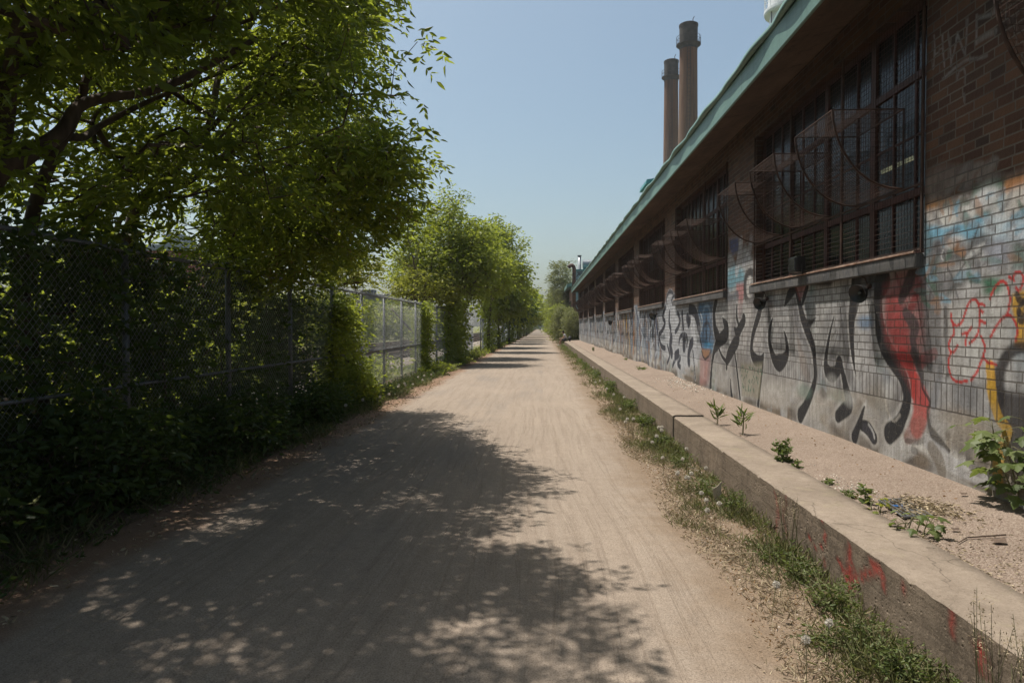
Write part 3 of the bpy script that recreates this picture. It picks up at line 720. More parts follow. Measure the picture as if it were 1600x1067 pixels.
    for y, z in [(5.373, 0.759), (5.123, 0.799), (5.453, 0.899), (5.266, 0.878)]:
        c.blob(y, z, 0.28, 0.12, (0.28,0.25,0.215), 0.6)
    c.blob(*[(5.528, 0.74)][0], 0.05, 0.05, (0.07,0.06,0.05), 0.7)
    # grey haze right of the red, dark slanting line off the sill
    c.fill([(5.932, 1.905), (5.682, 1.903), (5.605, 1.741), (5.575, 1.215), (5.835, 1.164), (5.915, 1.191)], (0.10,0.10,0.105), 0.75, 0.08)
    c.stroke([(5.645, 1.901), (5.61, 1.572), (5.589, 1.214)], [0.03, 0.05, 0.04], (0.40,0.40,0.40), 0.6)
    c.stroke([(5.587, 1.74), (5.564, 1.489), (5.539, 1.218)], [0.05, 0.05, 0.04], (0.08,0.08,0.085), 0.7)
    c.fill([(5.526, 1.77), (5.382, 1.785), (4.852, 1.902), (4.81, 1.81), (4.796, 1.234), (5.486, 1.18), (5.533, 1.323)], (0.46,0.45,0.43), 0.75, 0.05)
    # ---- near pier: patches of blue, green, white and orange over the silver
    for pts, k, op in (
        ([(5.909, 2.642), (5.688, 2.645), (5.541, 2.625), (5.563, 2.544), (5.893, 2.557)], (0.27,0.14,0.06), 0.85),
        ([(4.931, 2.634), (4.701, 2.643), (4.697, 2.476), (4.929, 2.521)], (0.30,0.14,0.055), 0.85),
        ([(5.271, 2.64), (5.105, 2.646), (4.913, 2.63), (4.929, 2.521), (5.269, 2.56)], GRN, 0.75),
        ([(5.699, 2.597), (5.541, 2.611), (5.269, 2.546), (5.267, 2.452), (5.683, 2.464)], (0.10,0.11,0.10), 0.8),
        ([(5.288, 2.442), (5.021, 2.424), (4.98, 2.316), (5.264, 2.345)], (0.03,0.10,0.06), 0.85),
        ([(5.102, 2.503), (4.801, 2.484), (4.78, 2.359), (4.815, 2.328)], (0.05,0.13,0.08), 0.6),
        ([(5.891, 2.436), (5.352, 2.399), (5.141, 2.418), (4.797, 2.326), (4.693, 2.297), (4.69, 2.178), (5.056, 2.212), (5.349, 2.248), (5.835, 2.324)], (0.15,0.34,0.47), 0.9),
        ([(5.893, 2.557), (5.661, 2.547), (5.633, 2.427), (5.877, 2.449)], (0.36,0.35,0.33), 0.7),
        ([(4.811, 2.157), (4.689, 2.142), (4.685, 1.987), (4.807, 1.998)], (0.08,0.16,0.14), 0.6),
        ([(5.919, 2.501), (5.865, 2.492), (5.756, 2.314), (5.825, 1.935), (5.896, 2.09)], (0.06,0.13,0.16), 0.7),
        ([(5.83, 2.144), (5.676, 2.159), (5.596, 1.922), (5.772, 1.903)], (0.09,0.12,0.10), 0.7)):
        c.fill(pts, k, min(0.97, op + 0.12), 0.03)
    for (y, z), ry, rz, k, op in zip([(5.561, 2.459), (5.332, 2.463), (5.103, 2.542), (4.907, 2.392), (4.765, 2.465), (5.018, 2.296), (5.176, 2.2), (5.53, 2.172), (5.653, 2.243), (5.346, 2.139), (5.254, 1.928), (5.048, 1.889), (5.572, 1.92), (5.253, 1.875), (4.976, 2.113), (5.215, 2.046), (4.777, 2.238), (5.485, 2.251)],
        [0.10]*18, [0.06,0.06,0.07,0.06,0.06,0.08,0.06,0.05,0.05,0.05,0.06,0.05,0.06,0.05,0.08,0.08,0.05,0.05],
        [(0.52,0.52,0.5),(0.5,0.5,0.49),(0.48,0.49,0.5),(0.5,0.5,0.5),(0.50,0.48,0.45),(0.42,0.48,0.52),(0.12,0.13,0.14),(0.10,0.10,0.10),(0.08,0.08,0.09),(0.1,0.1,0.1),(0.07,0.08,0.08),GRN,(0.09,0.10,0.10),(0.42,0.42,0.42),(0.26,0.28,0.33),(0.38,0.38,0.38),(0.45,0.5,0.55),(0.42,0.42,0.42)], [0.8]*18):
        c.blob(y, z, ry * 1.9, rz * 1.7, k, 0.95)
    c.stroke([(5.18, 2.346), (5.261, 2.21), (5.323, 2.096), (5.433, 1.995)], 0.018, (0.05,0.05,0.05), 0.8)
    c.stroke(smooth([(5.484, 2.195), (5.414, 2.146), (5.28, 2.112), (5.154, 2.132)]), 0.018, (0.05,0.05,0.05), 0.7)
    c.stroke(smooth([(5.628, 2.211), (5.651, 2.156), (5.601, 2.122), (5.59, 2.178)]), 0.015, (0.45,0.45,0.45), 0.7)
    c.stroke(smooth([(5.855, 2.087), (5.777, 2.095), (5.801, 2.023), (5.723, 1.988), (5.785, 1.918)]), 0.015, (0.04,0.04,0.04), 0.7)
    c.fill([(5.448, 2.649), (5.36, 2.713), (5.347, 2.642), (5.271, 2.654), (5.087, 2.693), (5.187, 2.643), (5.358, 2.624)], (0.025,0.03,0.028), 0.8, 0.012)
    for pts in ([(5.614, 2.653), (5.496, 2.728), (5.361, 2.781), (5.275, 2.815)], [(5.325, 2.624), (5.315, 2.69), (5.274, 2.761), (5.149, 2.785)], [(5.188, 2.689), (5.068, 2.74), (4.991, 2.773)]):
        c.stroke(smooth(pts), [0.09, 0.12, 0.10, 0.04], (0.22,0.215,0.21), 0.5, 0.9)
    c.stroke([(5.899, 2.768), (5.691, 2.769), (5.452, 2.802)], [0.2, 0.25, 0.1], (0.14,0.12,0.11), 0.4, 0.9)
    for i in range(90):
        y = R.uniform(4.2, 5.85); z = R.uniform(1.75, 2.62); a = R.uniform(0, 6.28); L = R.uniform(0.08, 0.30)
        if z < 1.95 and y < 5.2: continue
        c.stroke(smooth([(y, z), (y + L * .5 * math.cos(a) + R.uniform(-.05, .05), z + L * .4 * math.sin(a)), (y + L * math.cos(a), z + L * .7 * math.sin(a))], 3), [0.03, R.uniform(0.04, 0.09), 0.02],
                 R.choice([(0.06,0.07,0.07), (0.09,0.10,0.11), (0.04,0.10,0.07), (0.48,0.49,0.49), (0.15,0.30,0.40), (0.20,0.20,0.21), (0.12,0.20,0.19), (0.26,0.13,0.06)]), R.uniform(0.4, 0.8), 0.7)
    # yellow with black figures, then the black arch with its yellow edge
    c.fill([(4.81, 1.819), (4.746, 1.834), (4.671, 1.847), (4.661, 1.437), (4.789, 1.469), (4.753, 1.576), (4.793, 1.666), (4.821, 1.738)], YEL, 0.9, 0.015)
    c.stroke(smooth([(4.765, 1.817), (4.745, 1.78), (4.699, 1.766)]), 0.05, BLK, 0.9)
    c.stroke(smooth([(4.699, 1.761), (4.743, 1.727), (4.749, 1.683)]), 0.035, BLK, 0.9)
    c.stroke(smooth([(4.73, 1.692), (4.741, 1.647), (4.709, 1.63), (4.697, 1.673)]), 0.04, BLK, 0.9)
    c.fill([(4.639, 1.204), (4.652, 1.154), (4.841, 1.155), (4.966, 1.154), (4.945, 0.955), (4.834, 0.846), (4.769, 0.611), (4.638, 0.54), (4.49, 0.574), (4.506, 1.245)], (0.035,0.033,0.035), 0.92, 0.03)
    c.stroke(smooth([(4.662, 1.463), (4.762, 1.452), (4.847, 1.403), (4.906, 1.327), (4.932, 1.261), (4.937, 1.177), (4.928, 1.094)]), [0.08,0.09,0.10,0.11,0.12,0.13,0.14], BLK, 0.92, 0.6)
    c.stroke([(5.032, 1.311), (5.018, 1.208), (4.998, 1.099)], [0.10, 0.09, 0.09], YEL, 0.9, 0.2)
    c.stroke([(5.023, 1.17), (4.988, 1.056), (4.93, 0.957), (4.835, 0.887), (4.879, 0.776), (4.923, 0.663), (4.936, 0.575), (4.919, 0.515)], [0.10, 0.09, 0.09, 0.09, 0.10, 0.12, 0.12, 0.1], (0.42,0.25,0.03), 0.85, 0.3)
    # thin red outline letters
    for pts in (
        [(5.507, 1.697), (5.501, 1.645), (5.454, 1.609), (5.403, 1.612), (5.359, 1.646), (5.324, 1.713), (5.282, 1.78), (5.215, 1.804), (5.168, 1.754), (5.159, 1.681), (5.16, 1.613), (5.174, 1.55), (5.224, 1.5), (5.275, 1.473)],
        [(5.364, 1.543), (5.304, 1.552), (5.249, 1.594)],
        [(5.296, 1.544), (5.314, 1.504), (5.319, 1.464)],
        [(5.487, 1.635), (5.467, 1.542), (5.508, 1.508), (5.534, 1.448), (5.505, 1.405), (5.457, 1.407), (5.421, 1.451)],
        [(5.505, 1.391), (5.532, 1.333), (5.523, 1.261), (5.483, 1.196), (5.401, 1.175), (5.295, 1.19)],
        [(5.248, 1.199), (5.187, 1.253), (5.143, 1.323), (5.107, 1.392), (5.093, 1.45), (5.117, 1.498), (5.14, 1.531)],
        [(5.107, 1.378), (5.054, 1.34), (4.968, 1.331)],
        [(5.043, 1.802), (5.009, 1.855), (4.954, 1.904), (4.899, 1.91), (4.857, 1.867), (4.836, 1.802), (4.841, 1.739), (4.86, 1.676)],
        [(5.03, 1.526), (4.974, 1.599), (4.913, 1.654), (4.846, 1.678), (4.8, 1.653), (4.763, 1.603), (4.757, 1.559), (4.77, 1.505)],
        [(4.799, 1.908), (4.8, 1.948), (4.755, 1.967), (4.713, 1.938), (4.714, 1.885), (4.746, 1.843), (4.777, 1.862)],
        [(5.176, 1.768), (5.101, 1.754)], [(5.144, 1.714), (5.122, 1.704)], [(5.15, 1.642), (5.09, 1.624)],
        [(4.846, 1.938), (4.812, 1.922)]):
        c.stroke(smooth(pts), 0.024, (0.42,0.022,0.02), 0.92, 0.3)
    # faint chalky letters high on the near pier
    for pts, w in (
        ([(5.796, 3.978), (5.784, 3.857), (5.801, 3.708)], 0.018), ([(5.677, 3.938), (5.666, 3.809), (5.643, 3.668)], 0.02), ([(5.78, 3.816), (5.67, 3.83)], 0.012),
        ([(5.6, 3.905), (5.569, 3.77), (5.558, 3.645)], 0.02), ([(5.554, 3.671), (5.506, 3.764), (5.478, 3.867)], 0.02), ([(5.477, 3.858), (5.43, 3.76), (5.38, 3.659)], 0.02), ([(5.375, 3.657), (5.364, 3.796), (5.352, 3.917)], 0.02),
        ([(5.245, 3.895), (5.242, 3.789), (5.243, 3.684)], 0.022), ([(5.24, 3.7), (5.131, 3.698), (5.033, 3.686)], 0.045), ([(5.23, 3.871), (5.108, 3.833), (5.004, 3.82)], 0.03), ([(5.043, 3.863), (5.049, 3.824)], 0.03),
        ([(5.661, 3.579), (5.502, 3.605), (5.352, 3.612), (5.223, 3.571), (5.121, 3.553)], 0.025),
        ([(5.469, 3.51), (5.447, 3.557), (5.395, 3.561), (5.372, 3.511), (5.375, 3.449)], 0.02), ([(5.383, 3.362), (5.379, 3.315)], 0.025)):
        c.stroke(smooth(pts), w, (0.26,0.25,0.24), 0.55, 0.8)

def wall_grid(y0, y1, z0, z1, dy, dz):
    ny = max(2, int(round((y1 - y0) / dy)) + 1); nz = max(2, int(round((z1 - z0) / dz)) + 1)
    yy, zz = np.meshgrid(np.linspace(y0, y1, ny), np.linspace(z0, z1, nz), indexing='ij')
    i = np.arange((ny - 1) * (nz - 1)); a = (i // (nz - 1)) * nz + i % (nz - 1)
    F = np.stack([a, a + 1, a + nz + 1, a + nz], axis=1)
    return yy.ravel(), zz.ravel(), F

# ------------------------------------------------------------------ ground, path, verge, tracks bed
def sheet(name, x0, x1, y0, y1, z, mat, nx=2, ny=2, amp=0.0, edge=0.0, drop=0.0):
    xs = np.linspace(x0, x1, nx); ys = np.linspace(y0, y1, ny)
    X, Y = np.meshgrid(xs, ys, indexing='ij')
    Z = np.full_like(X, z)
    if amp: Z = Z + amp * (np.sin(X * 3.1 + Y * 0.7) * np.sin(Y * 1.9 + X) + 0.5 * np.sin(X * 9 + 1) * np.sin(Y * 7.3))
    i = np.arange((nx - 1) * (ny - 1)); a = (i // (ny - 1)) * ny + i % (ny - 1)
    F = np.stack([a, a + ny, a + ny + 1, a + 1], axis=1)
    o = np_mesh(name, np.stack([X.ravel(), Y.ravel(), Z.ravel()], 1), F, mat)
    tag(o, kind='structure')
    return o
sheet('ground', -1500, 1500, -300, 2600, -0.012, M['ground'])
sheet('verge', -4.6, 1.86, -8, 330, -0.006, M['soil'])
sheet('path', -3.35, 1.62, -8, 330, -0.002, M['path'])
sheet('gravel_bed', -15.5, -5.6, -8, 330, -0.006, M['ballast'])

# ------------------------------------------------------------------ ledge and slab beside the building
def h_noise(a, b):
    return (math.sin(a * 1.7 + b * 3.1) + math.sin(a * 4.3 - b * 2.2 + 1.3) * 0.6 + math.sin(a * 11.1 + b * 7.7) * 0.35) / 1.95
LEDGE_JOINT = 9.42
def ledge_section(y0, y1, top, x_front, label, step):
    prof_n = 12
    ys = [y0 + (y1 - y0) * i / max(1, int((y1 - y0) / step)) for i in range(max(1, int((y1 - y0) / step)) + 1)]
    root = empty('concrete_ledge', (x_front, y0, 0), label, 'ledge', 'concrete ledge sections beside the path')
    # face: from the ground up to the chamfer
    V = []; 
    for y in ys:
        cham = 0.010 + 0.005 * abs(h_noise(y * 3.0, 1.0)) + (0.05 * max(0.0, h_noise(y * 6.3, 5.0) - 0.62) if y < 12 else 0) + 0.006 * abs(h_noise(y * 17, 2.0))
        for k in range(prof_n):
            z = -0.03 + (top - cham + 0.03) * k / (prof_n - 1)
            rough = 0.0025 * h_noise(y * 6.0, z * 21) + (0.006 * h_noise(y * 31.7 + z * 47, z * 63.1 - y * 17) if y < 7 and z < top * 0.85 else 0)
            V.append((x_front + rough * (0.2 if k == prof_n - 1 else 1.0), y, z))
    F = []
    for i in range(len(ys) - 1):
        for k in range(prof_n - 1):
            a = i * prof_n + k
            F.append((a, a + prof_n, a + prof_n + 1, a + 1))
    cv = Canvas([v[1] for v in V], [v[2] for v in V])
    if y0 < 8:
        for pts, w, op in (
            ([(5.367, 0.316), (5.283, 0.207), (5.305, 0.015), (5.198, -0.061)], [0.03, 0.05, 0.04, 0.02], 0.45),
            ([(5.106, 0.343), (5.152, 0.17), (5.074, 0.05)], [0.04, 0.04, 0.03], 0.35),
            ([(4.694, 0.315), (4.67, 0.192), (4.548, 0.15), (4.416, 0.224), (4.437, 0.325), (4.475, 0.361)], [0.01, 0.014, 0.016, 0.014, 0.012, 0.01], 0.8),
            ([(4.654, 0.042), (4.584, -0.006), (4.467, 0.02), (4.405, 0.104)], [0.014, 0.016, 0.016, 0.014], 0.8),
            ([(4.075, 0.303), (4.057, 0.196), (4.039, 0.103), (4.069, 0.035)], [0.04, 0.07, 0.06, 0.02], 0.75),
            ([(4.202, 0.174), (4.103, 0.122), (4.008, 0.101)], [0.03, 0.05, 0.03], 0.7),
            ([(3.979, 0.14), (3.836, 0.234), (3.703, 0.295), (3.675, 0.228)], [0.03, 0.04, 0.04, 0.03], 0.7),
            ([(3.838, 0.3), (3.703, 0.321), (3.649, 0.2)], [0.02, 0.03, 0.02], 0.6),
            ([(3.062, 0.345), (3.051, 0.254)], [0.05, 0.04], 0.6),
            ([(2.862, 0.27), (2.845, 0.199)], [0.06, 0.05], 0.8),
            ([(3.461, 0.31), (3.436, 0.235)], [0.03, 0.02], 0.5)):
            cv.stroke(smooth(pts), [q * 1.5 for q in w], (0.36, 0.045, 0.035), min(0.85, op + 0.08), 0.9)
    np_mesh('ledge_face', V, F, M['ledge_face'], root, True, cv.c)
    # top and its broken front arris
    V = []; xs = [0.0, 0.012, 0.03, 0.1, 0.2, 0.32, 0.418, 0.42]
    for y in ys:
        cham = 0.010 + 0.005 * abs(h_noise(y * 3.0, 1.0)) + (0.05 * max(0.0, h_noise(y * 6.3, 5.0) - 0.62) if y < 12 else 0) + 0.006 * abs(h_noise(y * 17, 2.0))
        for k, dx in enumerate(xs):
            z = top + 0.003 * h_noise(y * 2.2, dx * 9)
            if k == 0: z = top - cham
            elif k == 1: z = top - cham * 0.35
            elif k == len(xs) - 1: z = top - 0.06
            x = x_front + dx
            if k == 0: x = x_front + 0.2 * 0.0025 * h_noise(y * 6.0, (top - cham) * 21)
            V.append((x, y, z))
    n = len(xs); F = []
    for i in range(len(ys) - 1):
        for k in range(n - 1):
            a = i * n + k
            F.append((a, a + n, a + n + 1, a + 1))
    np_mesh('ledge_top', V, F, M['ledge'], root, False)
    m = MB()
    for y in (y0, y1):
        m = MB(); m.add([(x_front, y, -0.03), (x_front + 0.42, y, -0.03), (x_front + 0.42, y, top - 0.006), (x_front + 0.02, y, top - 0.006), (x_front, y, top - 0.03)], [(0, 1, 2, 3, 4)])
        m.build('ledge_end', M['plain_concrete'], root)
    return root
ledge_section(-3.0, LEDGE_JOINT, 0.365, 1.80, 'near length of rough concrete ledge with red spray paint on its face', 0.05)
ledge_section(LEDGE_JOINT + 0.018, 57.0, 0.385, 1.785, 'long far length of concrete ledge running to the sitting person', 0.12)
# slab between ledge and wall, rising slightly to the wall, with sunken panels and cracks
nx, ny = 14, 700
xs = np.linspace(2.19, 3.26, nx); ys = np.linspace(-3, 62.5, ny)
X, Y = np.meshgrid(xs, ys, indexing='ij')
Z = 0.352 + (X - 2.19) * 0.045
hump = np.zeros_like(X)
for yc, w in ((17.4, 1.3), (21.8, 1.5), (28.5, 1.8), (36.0, 2.2), (44.0, 2.0)):
    hump += 0.055 * np.exp(-((Y - yc) / w) ** 2) * np.clip((X - 2.25) / 0.5, 0, 1) * np.where(Y < yc - 0.55 * w, 0.15, 1.0)
Z = Z + hump + 0.006 * np.sin(Y * 2.3 + X * 4) * np.sin(X * 5 + Y)
i = np.arange((nx - 1) * (ny - 1)); a = (i // (ny - 1)) * ny + i % (ny - 1)
slab = np_mesh('pavement', np.stack([X.ravel(), Y.ravel(), Z.ravel()], 1), np.stack([a, a + ny, a + ny + 1, a + 1], 1), M['slab'], None, True)
tag(slab, kind='structure')
def slab_z(x, y): return 0.352 + (x - 2.19) * 0.045 + 0.004

# ------------------------------------------------------------------ the long brick shed
WX = 3.2; WY0, WY1 = -3.0, 62.0
WIN0, PITCH, WW = 5.90, 6.12, 4.55
SILL_Z, WTOP, SOFF = 2.22, 4.44, 4.78
ks = list(range(-1, 9))
shed = empty('brick_shed', (WX, 0.0, 0.0), 'long low brick industrial shed with graffiti along its wall and green roof edge', 'building')
Ys, Zs, Fs, off = [], [], [], 0
def add_grid(*a):
    global off
    y, z, f = wall_grid(*a)
    Ys.append(y); Zs.append(z); Fs.append(f + off); off += len(y)
BOT = 0.33
add_grid(WY0, 4.2, BOT, SILL_Z, 0.10, 0.06)
add_grid(4.2, 13.0, BOT, SILL_Z, 0.0125, 0.0125)
add_grid(13.0, 24.0, BOT, SILL_Z, 0.03, 0.02)
add_grid(24.0, WY1, BOT, SILL_Z, 0.07, 0.045)
prev = WY0
for k in ks:
    a = WIN0 + k * PITCH
    if a > prev:
        fine = 0.0135 if k == 0 else (0.03 if k <= 2 else 0.08)
        add_grid(prev, a, SILL_Z, WTOP, fine, fine)
    prev = a + WW
add_grid(prev, WY1, SILL_Z, WTOP, 0.12, 0.12)
add_grid(WY0, WY1, WTOP, SOFF + 0.06, 0.3, 0.1)
WYs = np.concatenate(Ys); WZs = np.concatenate(Zs); WFs = np.concatenate(Fs)
cv = Canvas(WYs, WZs)
paint_wall(cv)
hi = cv.Z > 4.3
cv.c[hi, 3] = 0
np_mesh('wall', np.stack([np.full(len(WYs), WX), WYs, WZs], 1), WFs, M['wall'], shed, False, cv.c)

# the wall's thickness behind that face, reveals, back and end walls, floor
m = MB()
m.box((WX + 0.004, WY0, 0.0), (WX + 0.28, WY1, SILL_Z))
prev = WY0
for k in ks:
    a = WIN0 + k * PITCH
    if a > prev: m.box((WX + 0.004, prev, SILL_Z + 0.001), (WX + 0.28, a, WTOP - 0.001))
    prev = a + WW
m.box((WX + 0.004, prev, SILL_Z + 0.001), (WX + 0.28, WY1, WTOP - 0.001))
m.box((WX + 0.004, WY0, WTOP), (WX + 0.28, WY1, SOFF + 0.2))
m.build('wall_core', M['brick'], shed)
m = MB()
m.box((WX + 0.281, WY1 - 0.3, 0.0), (15.7, WY1, 6.2))
m.box((WX + 0.281, WY0, 0.0), (15.7, WY0 + 0.3, 6.2))
m.box((15.4, WY0 + 0.301, 0.0), (15.7, WY1 - 0.301, 4.2))
m.build('end_wall', M['brick'], shed)
m = MB(); m.box((WX + 0.281, WY0 + 0.301, 0.3), (15.399, WY1 - 0.301, 0.5)); m.build('floor', M['plain_concrete'], shed)

# roof: deck, soffit boards, green folded fascia and its drip edge
FX = 2.6
t = NT('soffit_boards'); p = t.pos()
f = t.noise(t.mapping(p, scale=(1.0, 0.35, 1.0)), 2.2, 6, 0.7)
base = t.ramp(f, [(0.30, (0.036,0.022,0.014)), (0.48, (0.075,0.047,0.029)), (0.70, (0.125,0.083,0.052))])
base = t.mixc(0.8, base, t.ramp(t.noise(p, 3.0, 6, 0.8), [(0.36, (0.35,0.30,0.26)), (0.46, (1,1,1))]), 'MULTIPLY')
seam = t.math('LESS_THAN', t.math('FRACT', t.math('MULTIPLY', t.sep(p)[1], 1 / 2.44)), 0.006)
base = t.mixc(t.math('MULTIPLY', seam, 0.6), base, (0.02, 0.015, 0.01))
M['soffit'] = t.set(base=base, rough=0.9, normal=t.bump(t.noise(p, 14, 5), 0.4, 0.01))
t = NT('green_metal'); p = t.pos(); xyz = t.sep(p)
f = t.noise(t.mapping(p, scale=(1, 0.3, 1.5)), 2.5, 5, 0.65)
base = t.ramp(f, [(0.3, (0.100,0.185,0.160)), (0.7, (0.140,0.235,0.205))])
seam = t.math('LESS_THAN', t.math('FRACT', t.math('MULTIPLY', xyz[1], 1 / 3.05)), 0.004)
base = t.mixc(t.math('MULTIPLY', seam, 0.7), base, (0.05, 0.09, 0.08))
base = t.mixc(0.6, base, t.ramp(t.noise(t.mapping(p, scale=(1, 1, 0.15)), 12.0, 4, 0.7), [(0.3, (0.75,0.74,0.72)), (0.55, (1.05,1.05,1.05))]), 'MULTIPLY')
M['green_metal'] = t.set(base=base, rough=0.5, spec=0.4, metal=0.0)
M['teal'] = simple_mat('teal_cladding', (0.035,0.16,0.17), (0.06,0.23,0.24), 2.0, 0.55)
n_ = 700
ysr = np.linspace(WY0, WY1 + 0.4, n_)
def strip(profile, name, mat, wav):
    V = []
    for y in ysr:
        for (x, z, wv) in profile:
            V.append((x - wav * wv * (abs(math.sin(y * 1.55 + 0.5 * math.sin(y * 0.9))) + 0.25 * math.sin(y * 5.3)), y, z + 0.2 * wav * wv * math.sin(y * 1.9)))
    k = len(profile); F = []
    for i in range(n_ - 1):
        for j in range(k - 1):
            a = i * k + j
            F.append((a, a + k, a + k + 1, a + 1))
    return V, F
V, F = strip([(FX + 0.62, 4.782, 0), (FX + 0.3, 4.715, 0), (FX + 0.012, 4.655, 0)], 'soffit', None, 0.0)
np_mesh('soffit', V, F, M['soffit'], shed)
V, F = strip([(FX + 0.03, 4.648, 0), (FX, 4.64, 0.2), (FX, 4.66, 0.2), (FX + 0.002, 4.82, 0.8), (FX, 4.945, 0.3)], 'fascia', None, 0.005)
np_mesh('fascia', V, F, M['green_metal'], shed)
V, F = strip([(FX - 0.004, 4.948, 0.3), (FX - 0.034, 4.955, 1), (FX - 0.036, 5.006, 1), (FX + 0.02, 5.022, 0), (9.0, 5.72, 0), (15.9, 4.3, 0)], 'roof', None, 0.034)
np_mesh('roof', V, F, M['green_metal'], shed)
m = MB(); m.box((FX + 0.02, WY0, 4.66), (FX + 0.05, WY1 + 0.38, 4.94)); m.build('fascia_board', M['soffit'], shed)
m = MB(); m.box((FX + 0.03, WY1 + 0.36, 4.66), (WX + 0.3, WY1 + 0.40, 5.0)); m.build('verge_board', M['green_metal'], shed)

# window with its sash bars, panes, sill, wire screen and three wire cages
t = NT('dirty_glass')
p = t.pos()
dirt = t.ramp(t.noise(t.mapping(p, scale=(1, 1, 0.4)), 3.0, 6, 0.7), [(0.35, (0.0,0.0,0.0)), (0.7, (1,1,1))])
t.set(base=t.mixc(dirt, (0.012,0.015,0.018), (0.034,0.038,0.041)), rough=0.14, spec=0.35)
tr = t.n('BsdfTransparent', Color=(0.55,0.62,0.68,1))
mx = t.n('MixShader', Fac=t.math('ADD', t.math('MULTIPLY', dirt, 0.35), 0.52))
t.t.links.new(tr.outputs[0], mx.inputs[1]); t.t.links.new(t.bsdf.outputs[0], mx.inputs[2]); t.t.links.new(mx.outputs[0], t.out.inputs[0])
M['glass'] = t.mat
t = NT('stained_sill'); p = t.pos()
f = t.noise(t.mapping(p, scale=(1, 1.0, 0.3)), 9.0, 5, 0.75, 0.8)
base = t.ramp(f, [(0.34, (0.025,0.025,0.026)), (0.46, (0.10,0.095,0.09)), (0.6, (0.05,0.05,0.055)), (0.72, (0.23,0.22,0.205))])
M['sill'] = t.set(base=base, rough=0.9, normal=t.bump(f, 0.5, 0.01))

def grid_wires(m, p0, u, v, nu, nv, r):
    """square wire mesh over the parallelogram p0 + a*u + b*v"""
    p0 = Vector(p0); u = Vector(u); v = Vector(v)
    for i in range(nu + 1):
        a = p0 + u * (i / nu); m.tube([a, a + v], r, 3, False)
    for j in range(nv + 1):
        a = p0 + v * (j / nv); m.tube([a, a + u], r, 3, False)

def make_cage(y0, w, parent):
    """top wires, curved front and two flat sides, on a heavier frame"""
    zt, zb, out = 3.515, 2.815, 0.62
    x0 = WX - 0.02
    arc = [(x0 - out * math.cos(q) ** 0.9, zt - (zt - zb) * math.sin(q) ** 1.15) for q in [i / 10 * math.pi / 2 for i in range(11)]]
    m = MB()
    for yy in (y0, y0 + w):
        m.tube([(x, yy, z) for x, z in arc], 0.011, 6)
        m.tube([(x0, yy, zt), (x0 - out, yy, zt)], 0.007, 5)
        m.tube([(x0, yy, zt), (x0, yy, zb)], 0.007, 5)
    m.tube([(x0 - out, y0, zt), (x0 - out, y0 + w, zt)], 0.007, 5)
    m.tube([(x0, y0, zb), (x0, y0 + w, zb)], 0.007, 5)
    m.tube([(x0, y0, zt), (x0, y0 + w, zt)], 0.007, 5)
    cage = m.build('window_cage', M['rust_wire'], parent)
    m = MB()
    r = 0.0017
    grid_wires(m, (x0 - out, y0, zt), (out, 0, 0), (0, w, 0), 15, 22, r)
    nw = 22
    for i in range(nw + 1):
        m.tube([(x, y0 + w * i / nw, z) for x, z in arc], r, 3, False)
    arc2 = [(np.interp(i / 22, np.linspace(0, 1, 11), [a[0] for a in arc]), np.interp(i / 22, np.linspace(0, 1, 11), [a[1] for a in arc])) for i in range(23)]
    for x, z in arc2: m.tube([(x, y0, z), (x, y0 + w, z)], r, 3, False)
    az = np.array([a[1] for a in arc][::-1]); ax = np.array([a[0] for a in arc][::-1])
    for yy in (y0, y0 + w):
        for i in range(1, 17):
            z = zb + (zt - zb) * i / 17
            m.tube([(x0, yy, z), (float(np.interp(z, az, ax)), yy, z)], r, 3, False)
        for i in range(1, 15):
            x = x0 - out * i / 15
            z = float(np.interp(-x, -np.array([a[0] for a in arc])[::-1], az))
            m.tube([(x, yy, zt), (x, yy, z)], r, 3, False)
    m.build('cage_mesh', M['rust_wire'], cage)
    return cage

